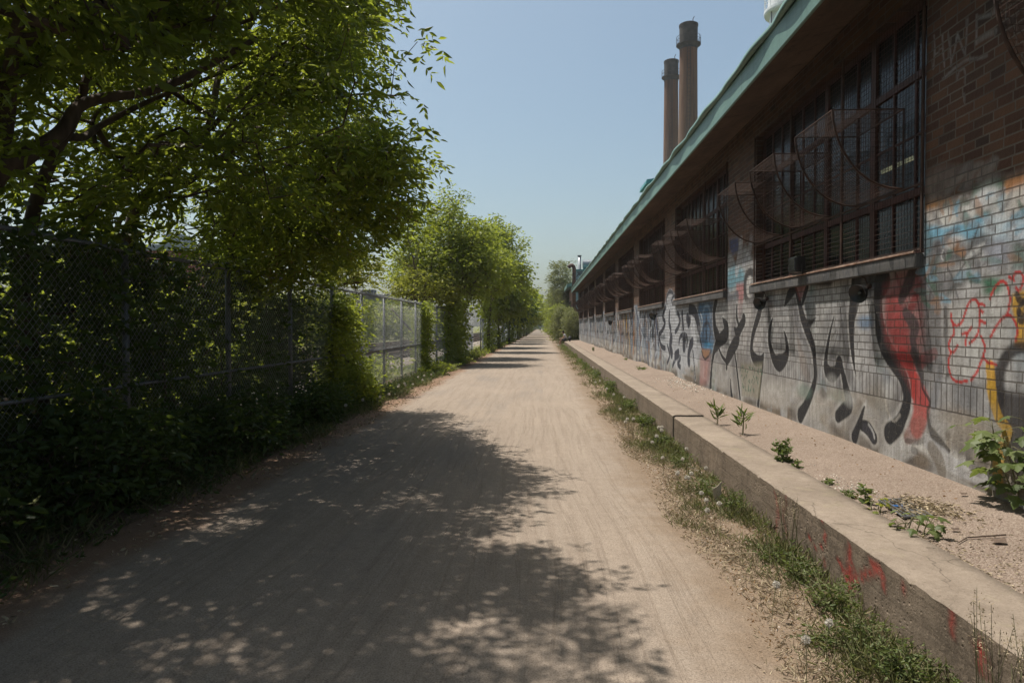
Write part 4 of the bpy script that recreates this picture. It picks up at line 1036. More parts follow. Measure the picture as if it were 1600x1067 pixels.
def make_window(y):
    gx = WX + 0.13
    m = MB()
    z0, z1 = SILL_Z + 0.005, WTOP - 0.005
    for q in (y + 0.003, y + WW - 0.063): m.box((gx - 0.03, q, z0), (gx + 0.03, q + 0.06, z1))
    m.box((gx - 0.029, y + 0.064, z0), (gx + 0.029, y + WW - 0.064, z0 + 0.05))
    m.box((gx - 0.029, y + 0.064, z1 - 0.05), (gx + 0.029, y + WW - 0.064, z1))
    n = 12
    for i in range(1, n):
        q = y + WW * i / n; w = 0.045 if i % 3 == 0 else 0.014
        d = 0.027 if i % 3 == 0 else 0.016
        m.box((gx - d, q - w, z0 + 0.051), (gx + d, q + w, z1 - 0.051))
    for z, h in ((2.785, 0.032), (3.30, 0.010), (3.82, 0.032)):
        d = 0.023 if h > 0.02 else 0.012
        m.box((gx - d, y + 0.065, z - h), (gx + d, y + WW - 0.065, z + h))
    # hopper frames behind the cages stand a little open
    win = m.build('window', M['rust_frame'], shed)
    for j in range(3):
        for (za, zb) in ((2.275, 2.75), (2.82, 3.785), (3.855, 4.38)):
            g = MB()
            ya = y + WW * j / 3 + (0.065 if j == 0 else 0.046); yb = y + WW * (j + 1) / 3 - (0.065 if j == 2 else 0.046)
            g.box((gx - 0.003, ya, za), (gx + 0.003, yb, zb)); g.build('pane', M['glass'], win)
    s = MB(); s.bevbox((WX - 0.072, y + 0.005, SILL_Z - 0.125), (WX + 0.10, y + WW + 0.10, SILL_Z - 0.004), 0.008)
    s.build('sill', M['sill'], win)
    s = MB(); s.tube([(WX - 0.074, y + 0.02, SILL_Z + 0.008), (WX - 0.074, y + WW, SILL_Z + 0.008)], 0.010, 5)
    s.build('sill_angle', simple_mat('rusted_angle', (0.20,0.10,0.06), (0.45,0.33,0.26), 12, 0.6) if 'angle' not in M else M['angle'], win)
    f = MB()
    fx = WX - 0.012
    grid_wires(f, (fx, y, SILL_Z), (0, WW, 0), (0, 0, WTOP - SILL_Z), 92, 44, 0.0023)
    f.build('wire_screen', M['rust_wire'], win)
    f = MB()
    for q in (y, y + WW / 3 + 0.02, y + WW * 2 / 3, y + WW): f.tube([(fx - 0.012, q, SILL_Z), (fx - 0.012, q, WTOP)], 0.011, 5)
    for z in (SILL_Z + 0.03, 2.80, WTOP - 0.02): f.tube([(fx - 0.014, y, z), (fx - 0.014, y + WW, z)], 0.010, 5)
    f.build('screen_frame', M['rust_wire'], win)
    for j in range(3): make_cage(y + 0.31 + 1.53 * j, 0.885, win)
    return win
M['angle'] = simple_mat('rusted_angle', (0.20,0.10,0.06), (0.45,0.33,0.26), 12, 0.6)
w0 = make_window(WIN0)
for k in ks:
    if k == 0: continue
    c = copy_tree(w0, shed)
    c.location = (0, k * PITCH, 0)

# dented screen with bright louvres behind it in the second window
# strip lights seen through the glass
t = NT('tube_light'); t.bsdf.inputs['Emission Color'].default_value = (1.0, 0.78, 0.36, 1); t.bsdf.inputs['Emission Strength'].default_value = 2.2
M['tube_light'] = t.mat
def strip_light(x, y, z, label):
    r = empty('strip_light', (x, y, z), label, 'ceiling light', 'strip lights inside the shed')
    m = MB(); m.bevbox((x - 0.10, y, z + 0.03), (x + 0.10, y + 1.3, z + 0.10), 0.01); m.tube([(x, y + 0.2, z + 0.1), (x, y + 0.2, 5.05)], 0.008, 5); m.tube([(x, y + 1.1, z + 0.1), (x, y + 1.1, 5.05)], 0.008, 5)
    m.build('housing', M['galv'], r)
    for s in (-0.05, 0.05):
        m = MB(); m.tube([(x + s, y + 0.02, z + 0.012), (x + s, y + 1.28, z + 0.012)], 0.016, 8); m.build('tube', M['tube_light'], r)
strip_light(*(6.359, 12.0, 4.478), 'lit yellow strip light seen through the nearest window')

# black floodlight on the sill, round lamps under the sills
def wall_lamp(y, z, k, label):
    r = empty('wall_lamp', (WX, y, z), label, 'lamp', 'round black lamps under the window sills')
    m = MB()
    ax = Vector((-0.80, -0.46, -0.35)).normalized()
    c0 = Vector((WX - 0.055, y, z + 0.03)); 
    m.tube([c0 + ax * d for d in (-0.02, 0.0, 0.03, 0.06, 0.10, 0.115)], [0.022*k, 0.04*k, 0.055*k, 0.075*k, 0.092*k, 0.094*k], 20, False)
    m.tube([c0 + ax * d for d in (0.115, 0.085, 0.06)], [0.090*k, 0.060*k, 0.002*k], 20, False)
    m.build('lamp_shade', M['black'], r, True)
    m = MB(); m.tube([c0 + ax * 0.06, c0 + ax * 0.085, c0 + ax * 0.098], [0.012*k, 0.016*k, 0.006*k], 14); m.build('bulb', simple_mat('bulb_glass', (0.06,0.07,0.07), (0.12,0.13,0.13), 4, 0.15), r, True)
    m = MB(); m.tube([c0 + ax * 0.0, Vector((WX - 0.02, y, z + 0.06)), Vector((WX + 0.003, y, z + 0.07))], [0.018, 0.02, 0.035], 10)
    m.tube([Vector((WX - 0.02, y + 0.01, z + 0.07)), Vector((WX - 0.03, y + 0.05, z + 0.15)), Vector((WX - 0.06, y + 0.07, SILL_Z - 0.12))], 0.006, 6)
    m.build('bracket', M['rust_wire'], r)
for (y, z, k, lb) in ((*[(6.836, 1.925)][0], 1.0, 'round black lamp under the sill of the nearest whole window, beside the red paint'),
                      (*[(9.875, 1.928)][0], 1.0, 'round black lamp under the far end of the nearest whole window, above the U shape'),
                      (*[(19.274, 1.886)][0], 1.2, 'small black lamp below the pier with pale bubble letters'),
                      (*[(31.383, 1.775)][0], 1.3, 'tiny black lamp on the far part of the graffiti wall')):
    wall_lamp(y, z, k, lb)
fy, fz = [(8.426, 2.204)][0]
r = empty('floodlight', (WX - 0.06, fy, SILL_Z), 'boxy black floodlight standing on the sill of the nearest whole window', 'lamp')
m = MB(); m.bevbox((WX - 0.19, fy - 0.13, SILL_Z + 0.035), (WX - 0.07, fy + 0.13, SILL_Z + 0.22), 0.015)
o = m.build('housing', M['black'], r)
m = MB(); m.box((WX - 0.194, fy - 0.10, SILL_Z + 0.06), (WX - 0.191, fy + 0.10, SILL_Z + 0.195)); m.build('lens', simple_mat('lamp_lens', (0.03,0.03,0.035), (0.05,0.05,0.055), 4, 0.1), r)
m = MB(); m.tube([(WX - 0.13, fy - 0.15, SILL_Z + 0.12), (WX - 0.12, fy - 0.15, SILL_Z + 0.01), (WX - 0.12, fy + 0.15, SILL_Z + 0.01), (WX - 0.13, fy + 0.15, SILL_Z + 0.12)], 0.009, 6); m.build('bracket', M['black'], r)

# ------------------------------------------------------------------ things on and behind the roof
t = NT('chimney_shell'); p = t.pos(); xyz = t.sep(p)
f = t.noise(t.mapping(p, scale=(1, 1, 0.10)), 1.3, 5, 0.7)
up = t.n('MapRange', Value=xyz[2], **{'From__Min':14.0,'From__Max':58.0}).outputs[0]
base = t.ramp(t.math('ADD', t.math('MULTIPLY', up, 0.75), t.math('MULTIPLY', t.math('SUBTRACT', f, 0.5), 0.9)), [(0.0, (0.16,0.115,0.088)), (0.38, (0.140,0.080,0.050)), (0.60, (0.120,0.054,0.028)), (0.86, (0.048,0.024,0.014)), (1.0, (0.012,0.008,0.006))])
base = t.mixc(0.85, base, t.ramp(t.noise(t.mapping(p, scale=(1, 1, 0.05)), 2.6, 5, 0.75), [(0.34, (0.45,0.38,0.34)), (0.52, (1,1,1)), (0.72, (1.25,1.2,1.1))]), 'MULTIPLY')
M['chimney'] = t.set(base=base, rough=0.95)
M['soot'] = simple_mat('sooty_cap', (0.016,0.014,0.013), (0.050,0.043,0.038), 1.2, 0.9)
def chimney(x, y, top, r0, r1, label):
    rt = empty('factory_chimney', (x, y, 0), label, 'chimney', 'pair of tall round chimneys')
    m = MB(); ct = top - 5.0
    m.lathe([(r0, 0), (r0 + (r1 - r0) * 0.5, ct * 0.5), (r1, ct), (r1, ct + 0.6)], (x, y, 0), 40); m.build('shaft', M['chimney'], rt, False)
    m = MB()
    m.lathe([(r1 * 1.02, ct + 0.601), (r1 * 1.03, top - 0.55), (r1 * 1.08, top - 0.5), (r1 * 1.08, top - 0.15), (r1 * 0.98, top - 0.1), (r1 * 0.9, top), (r1 * 0.8, top)], (x, y, 0), 40); m.build('cap', M['soot'], rt)
    m = MB()
    m.lathe([(r1 * 1.03, ct + 0.9), (r1 * 1.35, ct + 1.35), (r1 * 1.38, ct + 1.36), (r1 * 1.38, ct + 1.5), (r1 * 1.04, ct + 1.5)], (x, y, 0), 40, False)
    pl = m.build('platform', M['soot'], rt)
    m = MB()
    for k in range(18):
        a = 2 * math.pi * k / 18; q = r1 * 1.36
        m.tube([(x + q * math.cos(a), y + q * math.sin(a), ct + 1.5), (x + q * math.cos(a), y + q * math.sin(a), ct + 2.75)], 0.035, 4)
    for zz in (2.15, 2.75):
        m.tube([(x + r1 * 1.36 * math.cos(2 * math.pi * k / 36), y + r1 * 1.36 * math.sin(2 * math.pi * k / 36), ct + zz) for k in range(37)], 0.035, 4)
    m.build('railing', M['soot'], rt)
    m = MB()
    for s in (-0.25, 0.25): m.tube([(x - r0 * 0.2 + s, y - r0 * 0.98 - 0.25, 2), (x - r1 * 0.2 + s, y - r1 * 0.98 - 0.25, ct + 1.2)], 0.035, 4)
    for k in range(70):
        q = k / 70; m.tube([(x - (r0 + (r1 - r0) * q) * 0.2 - 0.25, y - (r0 + (r1 - r0) * q) * 0.98 - 0.25, 2 + (ct - 1) * q), (x - (r0 + (r1 - r0) * q) * 0.2 + 0.25, y - (r0 + (r1 - r0) * q) * 0.98 - 0.25, 2 + (ct - 1) * q)], 0.025, 4)
    m.build('ladder', M['soot'], rt)
    m = MB(); m.tube([(x + r1 * 0.5, y, top - 0.1), (x + r1 * 0.5, y, top + 0.9), (x + r1 * 0.65, y, top + 1.3)], 0.07, 5); m.build('lightning_rod', M['soot'], rt)
cx, cy, cz = (25.044, 120.0, 53.6)
chimney(cx, cy, cz, 1.95, 1.50, 'taller rust stained round chimney with railed platform, right of its pair')
cx, cy, cz = (27.291, 148.0, 58.116)
chimney(cx, cy, cz, 1.85, 1.46, 'shorter rust stained round chimney with railed platform, left of its pair')

M['white_steel'] = simple_mat('white_steel', (0.55,0.58,0.60), (0.72,0.74,0.75), 1.5, 0.4)
tx, ty, tz = (21.072, 60.0, 28.515)
rt = empty('steel_tower', (tx, ty, 0), 'white steel tank tower with a round railed rim above the green roof edge', 'tower')
m = MB(); m.lathe([(1.62, 0), (1.62, tz - 0.3)], (tx, ty, 0), 40); m.build('shell', M['white_steel'], rt)
m = MB(); m.lathe([(1.62, tz - 0.3), (2.02, tz - 0.25), (2.08, tz - 0.1), (2.08, tz + 0.12), (2.0, tz + 0.15), (1.75, tz + 0.2), (1.70, tz + 7.5), (0.4, tz + 8.6)], (tx, ty, 0), 40); m.build('tank', M['white_steel'], rt)
m = MB()
for zz in (0.7, 1.25): m.tube([(tx + 2.03 * math.cos(2 * math.pi * k / 40), ty + 2.03 * math.sin(2 * math.pi * k / 40), tz + zz) for k in range(41)], 0.03, 5)
for k in range(16): m.tube([(tx + 2.03 * math.cos(2 * math.pi * k / 16), ty + 2.03 * math.sin(2 * math.pi * k / 16), tz + 0.1), (tx + 2.03 * math.cos(2 * math.pi * k / 16), ty + 2.03 * math.sin(2 * math.pi * k / 16), tz + 1.25)], 0.025, 4)
m.build('railing', M['white_steel'], rt)
m = MB(); m.tube([(tx - 1.72, ty - 0.6, 0), (tx - 1.72, ty - 0.6, tz)], 0.05, 6); m.build('downpipe', M['galv'], rt)

px_, py_, pz_ = (6.241, 42.0, 10.498)
rt = empty('roof_vent_house', (px_, py_, 5.2), 'small box house with a teal cap standing on the shed roof', 'roof vent')
m = MB(); m.box((px_ + 0.15, py_, 5.05), (px_ + 2.6, py_ + 2.6, pz_ - 0.25)); m.build('wall', simple_mat('pale_green_cladding', (0.16,0.19,0.17), (0.24,0.27,0.24), 1.5, 0.7), rt)
m = MB(); m.add([(px_, py_ - 0.15, pz_ - 0.24), (px_ + 2.75, py_ - 0.15, pz_ - 0.24), (px_ + 2.75, py_ + 2.75, pz_ - 0.24), (px_, py_ + 2.75, pz_ - 0.24), (px_ + 0.05, py_ - 0.12, pz_), (px_ + 2.7, py_ - 0.12, pz_ + 0.35), (px_ + 2.7, py_ + 2.72, pz_ + 0.35), (px_ + 0.05, py_ + 2.72, pz_)],
      [(0,3,2,1),(4,5,6,7),(0,1,5,4),(1,2,6,5),(2,3,7,6),(3,0,4,7)]); m.build('cap', M['teal'], rt)
# small aerials on the roof left of the chimney foot
ax_, ay_, az_ = (7.424, 44.0, 11.44)
m = MB()
for d in (0, 0.25, 0.5): m.tube([(ax_ + d, ay_, 5.25), (ax_ + d, ay_, az_ + 0.2 * d)], 0.025, 5)
m.tube([(ax_ - 0.1, ay_, az_ - 0.5), (ax_ + 0.6, ay_, az_ - 0.4)], 0.02, 5)
tag(m.build('roof_aerial', M['soot']), 'thin dark aerial rods on the roof at the foot of the chimneys', 'aerial')

# ---- plant at the far end of the shed: gooseneck duct, silver flue, lying tank, teal tank house, second shed
D = 72.0
def P3(p, q, y): return (p, y, q)
gx0, gy0, gz0 = (3.282, 72.0, 5.495)
_, _, gzt = (3.043, 72.0, 8.043)
m = MB()
arcp = [(gx0, gy0, 3.0), (gx0, gy0, gzt - 0.45)] + [(gx0 - 0.28 + 0.28 * math.cos(a), gy0, gzt - 0.45 + 0.42 * math.sin(a)) for a in [i * math.pi / 8 for i in range(1, 7)]] + [(gx0 - 0.60, gy0, gzt - 0.28)]
m.tube(arcp, 0.20, 14)
M['rust_duct'] = simple_mat('rusty_duct', (0.040,0.020,0.014), (0.120,0.055,0.035), 3.0, 0.7)
M['silver'] = simple_mat('silver_sheet', (0.16,0.18,0.20), (0.26,0.28,0.30), 2.0, 0.35, 0.5)
tag(m.build('gooseneck_duct', M['rust_duct'], None, True), 'dark rusty gooseneck duct rising at the far end of the shed', 'duct')
sx, sy, sz = (4.057, 76.0, 9.457)
rt = empty('flue_pipe', (sx, sy, 5.0), 'slim pale metal flue between the gooseneck duct and the lying tank', 'flue')
m = MB(); m.tube([(sx, sy, 3.0), (sx, sy, sz - 0.12)], 0.17, 14); m.build('pipe', M['silver'], rt, True)
m = MB(); m.tube([(sx, sy, sz - 0.118), (sx, sy, sz)], 0.23, 14); m.build('rim', M['galv'], rt)
tx, ty, tz = (4.447, 76.0, 8.432)
rt = empty('lying_tank', (tx, ty, 5.0), 'big round grey tank lying on its side behind the green roof edge', 'tank')
m = MB(); m.tube([(tx - 0.05, ty, tz), (tx, ty, tz), (tx + 4.2, ty, tz), (tx + 4.25, ty, tz)], [0.3, 0.52, 0.52, 0.3], 26); m.build('shell', M['silver'], rt)
for d in (0.6, 2.0, 3.4):
    m = MB(); m.tube([(tx + d, ty, tz), (tx + d + 0.06, ty, tz)], 0.54, 26); m.build('band', M['galv'], rt)
m = MB()
for d in (0.5, 3.4): m.box((tx + d, ty - 0.4, 3.0), (tx + d + 0.3, ty + 0.4, tz - 0.3))
m.build('cradle', M['soot'], rt)
bx, by, bz = (3.541, 74.0, 7.601)
rt = empty('teal_plant_house', (bx, by, 0), 'teal clad plant house with painted letters under the lying tank', 'plant house')
m = MB(); m.box((bx, by, 0), (bx + 3.2, by + 3, bz)); m.build('wall', simple_mat('blue_grey_cladding', (0.16,0.25,0.28), (0.26,0.37,0.41), 1.4, 0.6), rt)
m = MB(); m.box((bx - 0.08, by - 0.08, bz + 0.001), (bx + 3.3, by + 3.1, bz + 0.14)); m.build('roof', M['teal'], rt)
m = MB()
for pts in ([(0.1,-0.9),(0.35,-0.35),(0.6,-0.9)], [(0.2,-0.6),(0.9,-0.35),(0.85,-0.95)], [(0.95,-0.35),(1.3,-0.25),(1.25,-0.9)], [(0.1,-1.2),(0.5,-1.7),(0.9,-1.2)], [(0.5,-1.1),(1.0,-1.6),(1.4,-1.2)], [(0.15,-0.25),(1.35,-0.2)]):
    m.tube([(bx + u, by - 0.012, bz + v * 0.75) for u, v in pts], 0.045, 6)
m.build('painted_letters', M['soot'], rt)
M['red_brick_far'] = simple_mat('far_brick', (0.20,0.11,0.08), (0.32,0.19,0.14), 1.0, 0.9)
rt = empty('far_shed', (3.6, 80, 0), 'second brick shed with a green roof edge beyond the first, behind the bushes', 'building')
m = MB(); m.box((3.35, 78.0, 0), (16, 130, 6.0)); m.build('wall', M['red_brick_far'], rt)
m = MB(); m.add([(2.7, 77.6, 5.95), (9.5, 77.6, 8.3), (16.4, 77.6, 5.95), (2.7, 130.4, 5.95), (9.5, 130.4, 8.3), (16.4, 130.4, 5.95), (2.7, 77.6, 6.35), (9.5, 77.6, 8.7), (16.4, 77.6, 6.35), (2.7, 130.4, 6.35), (9.5, 130.4, 8.7), (16.4, 130.4, 6.35)],
      [(0,1,7,6),(1,2,8,7),(6,7,10,9),(7,8,11,10),(3,9,10,4),(4,10,11,5),(0,6,9,3),(2,5,11,8),(0,3,4,1),(1,4,5,2)]); m.build('roof', M['green_metal'], rt)
m = MB(); m.add([(3.3, 77.98, 5.9), (9.5, 77.98, 8.05), (15.9, 77.98, 5.9)], [(0, 2, 1)]); m.build('gable', M['red_brick_far'], rt)
for k in range(8):
    m = MB(); m.box((3.30, 80 + 6 * k, 2.2), (3.36, 84 + 6 * k, 4.6)); m.build('window', M['glass'], rt)

# ------------------------------------------------------------------ foliage makers
def leaves(P0, D, L, W, fold=0.25, six=True, rnd=None):
    """one small folded leaf per row: P0 base points, D unit directions, L lengths, W widths"""
    rnd = rnd or nrg
    n = len(P0)
    D = D / (np.linalg.norm(D, axis=1, keepdims=True) + 1e-9)
    r = rnd.normal(size=(n, 3)); r[:, 2] *= 0.5
    S = np.cross(D, r); S /= (np.linalg.norm(S, axis=1, keepdims=True) + 1e-9)
    N = np.cross(S, D)
    L = np.asarray(L)[:, None]; W = np.asarray(W)[:, None]
    if six:
        b = P0; t = P0 + D * L - N * L * 0.10
        l1 = P0 + D * L * 0.30 + S * W * 0.46 + N * W * fold; r1 = P0 + D * L * 0.30 - S * W * 0.46 + N * W * fold
        l2 = P0 + D * L * 0.66 + S * W * 0.36 + N * W * fold * 0.6 - N * L * 0.03; r2 = P0 + D * L * 0.66 - S * W * 0.36 + N * W * fold * 0.6 - N * L * 0.03
        V = np.stack([b, l1, l2, t, r2, r1], 1).reshape(-1, 3)
        i = np.arange(n)[:, None] * 6
        F = np.concatenate([i + np.array([[0, 1, 2, 3]]), i + np.array([[0, 3, 4, 5]])], 0)
    else:
        b = P0; t = P0 + D * L
        l = P0 + D * L * 0.45 + S * W * 0.5 + N * W * fold; r_ = P0 + D * L * 0.45 - S * W * 0.5 + N * W * fold
        V = np.stack([b, l, t, r_], 1).reshape(-1, 3)
        i = np.arange(n)[:, None] * 4
        F = i + np.array([[0, 1, 2, 3]])
    return V, F

def sprays(A, n_spray, n_leaf, size, spread, droop=0.5, six=True, out=None, rnd=None, aspect=0.36, rach=1.6):
    """compound sprays round each point in A: n_spray little stalks, each with n_leaf paired leaflets and one at the tip"""
    rnd = rnd or nrg
    n = len(A) * n_spray
    base = np.repeat(A, n_spray, axis=0) + rnd.normal(size=(n, 3)) * spread * np.array([1, 1, 0.75])
    d = rnd.normal(size=(n, 3)); d[:, 2] = d[:, 2] * 0.45 - droop * 0.6
    if out is not None: d[:, :2] += 0.9 * np.repeat(out, n_spray, axis=0)
    d /= np.linalg.norm(d, axis=1, keepdims=True)
    side = np.cross(d, np.array([0, 0, 1.0])[None, :] + rnd.normal(size=(n, 3)) * 0.3); side /= (np.linalg.norm(side, axis=1, keepdims=True) + 1e-9)
    sc = rnd.uniform(0.6, 1.4, n)
    PP, DD, LL, WW_ = [], [], [], []
    for j in range(n_leaf):
        last = j == n_leaf - 1
        q = 1.0 if last else (0.25 + 0.65 * (j // 2) / max(1, (n_leaf - 1) / 2))
        sgn = 1 if j % 2 == 0 else -1
        pos = base + d * (size * rach * q * sc)[:, None] + np.array([0, 0, -1.0]) * (size * 0.35 * q * q * sc)[:, None]
        dd = d.copy() if last else d * 0.55 + side * sgn * 0.85
        dd = dd + rnd.normal(size=(n, 3)) * 0.22; dd[:, 2] -= droop * 0.5
        PP.append(pos); DD.append(dd)
        l = size * sc * rnd.uniform(0.75, 1.2, n) * (1.15 if last else 0.95)
        LL.append(l); WW_.append(l * aspect * rnd.uniform(0.8, 1.2, n))
    return leaves(np.concatenate(PP), np.concatenate(DD), np.concatenate(LL), np.concatenate(WW_), six=six, rnd=rnd)

def merge(parts):
    V = []; F = []; o = 0
    for v, f in parts:
        V.append(v); F.append(f + o); o += len(v)
    return np.concatenate(V), np.concatenate(F)

def grow(lines, A, twig=0.0045, expo=0.46, step=0.32, rnd=None, sag=0.0):
    """lines: thick limbs [(points, r_start, r_end)]; A: points the twigs must reach. returns MB of wood"""
    rnd = rnd or rng
    m = MB()
    nodes = []; par = []
    for pts, r0, r1 in lines:
        pts = smooth3(pts, 5)
        m.tube(pts, list(np.linspace(r0, r1, len(pts))), 9)
        for p in pts[len(pts) // 4:]:
            nodes.append(np.array(p)); par.append(-1)
    n_fix = len(nodes)
    N = np.array(nodes)
    c0 = N[0]
    order = np.argsort(np.linalg.norm(A - N.mean(0), axis=1))
    cap = len(N) + len(A) * 14
    P_ = np.zeros((cap, 3)); P_[:len(N)] = N; k = len(N)
    par = par + [0] * (cap - k)
    tips = []
    for i in order:
        a = A[i]
        d = np.linalg.norm(P_[:k] - a, axis=1) + 0.35 * np.maximum(0, P_[:k, 2] - a[2] + 0.1)
        j = int(np.argmin(d)); dist = np.linalg.norm(P_[j] - a)
        ns = min(12, max(1, int(dist / step)))
        b = P_[j].copy(); last = j
        for s_ in range(1, ns + 1):
            q = s_ / ns
            pt = b + (a - b) * q
            if s_ < ns: pt = pt + np.array([rnd.uniform(-1, 1), rnd.uniform(-1, 1), rnd.uniform(-1, 1)]) * 0.05 * dist / ns + np.array([0, 0, 0.12 * dist * q * (1 - q)])
            P_[k] = pt; par[k] = last; last = k; k += 1
            if k >= cap: break
        tips.append(last)
        if k >= cap - 14: break
    cnt = np.zeros(k)
    for t_ in tips:
        j = t_
        while j >= n_fix: cnt[j] += 1; j = par[j]
    for j in range(n_fix, k):
        if cnt[j] == 0: continue
        pj = par[j]
        r1 = min(0.032, twig * cnt[j] ** expo); r0 = r1 * 1.12 if pj < n_fix else twig * max(cnt[pj], cnt[j]) ** expo
        m.tube([P_[pj], P_[j]], [min(r0, r1 * 1.5), r1], 5 if r1 > 0.012 else 3, False)
    return m

def smooth3(pts, k=4):
    P_ = [np.array(p, dtype=float) for p in ([pts[0]] + list(pts) + [pts[-1]])]
    out = []
    for i in range(1, len(P_) - 2):
        p0, p1, p2, p3 = P_[i - 1:i + 3]
        for j in range(k):
            u = j / k
            out.append(0.5 * ((2 * p1) + (-p0 + p2) * u + (2 * p0 - 5 * p1 + 4 * p2 - p3) * u * u + (-p0 + 3 * p1 - 3 * p2 + p3) * u ** 3))
    out.append(P_[-2])
    return out

def in_blobs(blobs, n, rnd, clump=0.55, keep=None, shell=0.35):
    """n points spread through a union of ellipsoids, thinned into clumps"""
    out = []
    vols = np.array([b[3] * b[4] * b[5] for b in blobs]); vols = vols / vols.sum()
    ph = rnd.uniform(0, 6.28, 6)
    tries = 0
    while len(out) < n and tries < 60:
        tries += 1
        k = rnd.choice(len(blobs), size=n * 2, p=vols)
        B = np.array(blobs)[k]
        u = rnd.normal(size=(n * 2, 3)); u /= np.linalg.norm(u, axis=1, keepdims=True)
        r = rnd.uniform(shell ** 3, 1, n * 2) ** (1 / 3)
        lump = 1 + 0.16 * np.sin(u[:, 0] * 5 + ph[0] + B[:, 0]) * np.sin(u[:, 1] * 6 + ph[1]) + 0.13 * np.sin(u[:, 2] * 8 + ph[2] + B[:, 1])
        Q = B[:, :3] + u * (r * lump)[:, None] * B[:, 3:6]
        f = np.sin(Q[:, 0] * 2.6 + ph[3]) * np.sin(Q[:, 1] * 2.2 + ph[4]) * np.sin(Q[:, 2] * 2.9 + ph[5]) + 0.5 * np.sin(Q[:, 0] * 6.1 + Q[:, 2] * 5.3 + ph[0]) * np.sin(Q[:, 1] * 5.7 + ph[2])
        ok = f > -1 + clump * rnd.uniform(0.4, 1.6, n * 2)
        if keep is not None: ok &= keep(Q)
        out.extend(Q[ok])
    return np.array(out[:n])

def clear_of(limbs, rad, prob, seed=5):
    """thins leaves on the open, path side of the thick limbs, so the limbs show as they do along a pruned path edge"""
    L = [np.array(smooth3(l[0], 4)) for l in limbs]
    r = np.random.default_rng(seed)
    def f(Q):
        ok = np.ones(len(Q), dtype=bool)
        qa = np.stack([Q[:, 0] / Q[:, 1], (Q[:, 2] - 1.6) / Q[:, 1]], 1)
        for l in L:
            la = np.stack([l[:, 0] / l[:, 1], (l[:, 2] - 1.6) / l[:, 1]], 1)
            for a, b, ya in zip(la[:-1], la[1:], l[:-1, 1]):
                ab = b - a; q = np.clip((qa - a).dot(ab) / (ab.dot(ab) + 1e-9), 0, 1)
                d = np.linalg.norm(qa - a - q[:, None] * ab, axis=1)
                ok &= ~((d < rad) & (Q[:, 1] < ya + 0.1) & (r.uniform(size=len(Q)) < prob))
        return ok
    return f

def tree(name, label, cat, base, lines, blobs, n_att, n_spray, n_leaf, size, spread, mat, seed, group=None, keep=None, clump=0.55, six=True, droop=0.5, twig=0.0045, extra=None, shell=0.35, aspect=0.36, show=0):
    rnd = np.random.default_rng(seed); r2 = random.Random(seed)
    root = empty(name, base, label, cat, group)
    if show:
        k0 = keep; cf = clear_of(lines[:show], 0.05, 0.92)
        keep = (lambda Q: k0(Q) & cf(Q))
    A = in_blobs(blobs, n_att, rnd, clump, keep, shell)
    m = grow(lines, A, twig, rnd=r2)
    m.build('trunk' if cat == 'tree' else 'stem', M['bark'], root, True)
    ctr = np.array([np.average([b[0] for b in blobs]), np.average([b[1] for b in blobs])])
    out = A[:, :2] - ctr; out /= (np.linalg.norm(out, axis=1, keepdims=True) + 1e-6)
    V, F = sprays(A, n_spray, n_leaf, size, spread, droop, six, out, rnd, aspect)
    np_mesh('crown' if cat == 'tree' else 'foliage', V, F, M[mat], root)
    if extra: extra(root, A, rnd)
    return root

# ------------------------------------------------------------------ the near trees behind the fence, leaning over the path
def lim_keep(margin=0.0):
    def keep(Q):
        s = (Q[:, 2] - 1.6) / np.maximum(Q[:, 1], 0.5)
        lim = np.interp(s, [0.0, 0.065, 0.10, 0.15, 0.20, 0.27, 0.34, 0.40, 0.5, 0.62], [-0.36, -0.305, -0.27, -0.22, -0.185, -0.158, -0.172, -0.165, -0.158, 0.30])
        lim = lim + 0.016 * np.sin(s * 42 + 1.0) + 0.012 * np.sin(s * 97 + Q[:, 1] * 3)
        ok = Q[:, 0] < (lim - margin / np.maximum(Q[:, 1], 2.0)) * Q[:, 1]
        ok &= ~((Q[:, 1] < 2.5) & (Q[:, 0] > -1.2))
        ok &= ~((Q[:, 0] > -3.9) & (Q[:, 2] < 3.1 - 0.10 * Q[:, 1]))
        # how far the shade reaches over the path, by where each point's shadow falls
        sx_ = Q[:, 0] + 0.294 * Q[:, 2]; sy_ = Q[:, 1] - 0.206 * Q[:, 2]
        soft_ = 0.26 * (nrg.uniform(size=len(Q)) < 0.42)
        ok &= sx_ - soft_ < np.interp(sy_, [2.4, 3.2, 3.9, 4.6, 4.85, 5.1, 5.35, 5.6, 5.95, 6.4, 7.2, 7.7, 8.6, 9.6, 11, 13], [0.34, 0.26, 0.14, -0.02, -0.60, -1.25, -0.70, -0.25, -0.65, -0.35, -0.02, -0.55, -0.8, -1.1, -1.7, -2.2])
        ok &= ~((np.abs(sx_ + 0.25) < 0.38) & (np.abs(sy_ - 3.45) < 0.22))
        return ok
    return keep
def samaras(root, A, rnd):
    k = rnd.choice(len(A), size=len(A) // 7, replace=False)
    n = 34
    base = np.repeat(A[k], n, axis=0) + rnd.normal(size=(len(k) * n, 3)) * 0.05
    base[:, 2] -= rnd.uniform(0.0, 0.22, len(base))
    d = rnd.normal(size=(len(base), 3)) * 0.5; d[:, 2] -= 1.2
    l = rnd.uniform(0.025, 0.04, len(base))
    V, F = leaves(base, d, l, l * 0.32, six=False, rnd=rnd)
    np_mesh('seed_cluster', V, F, M['seeds'], root)
GT = 'big leafy trees leaning over the near fence'
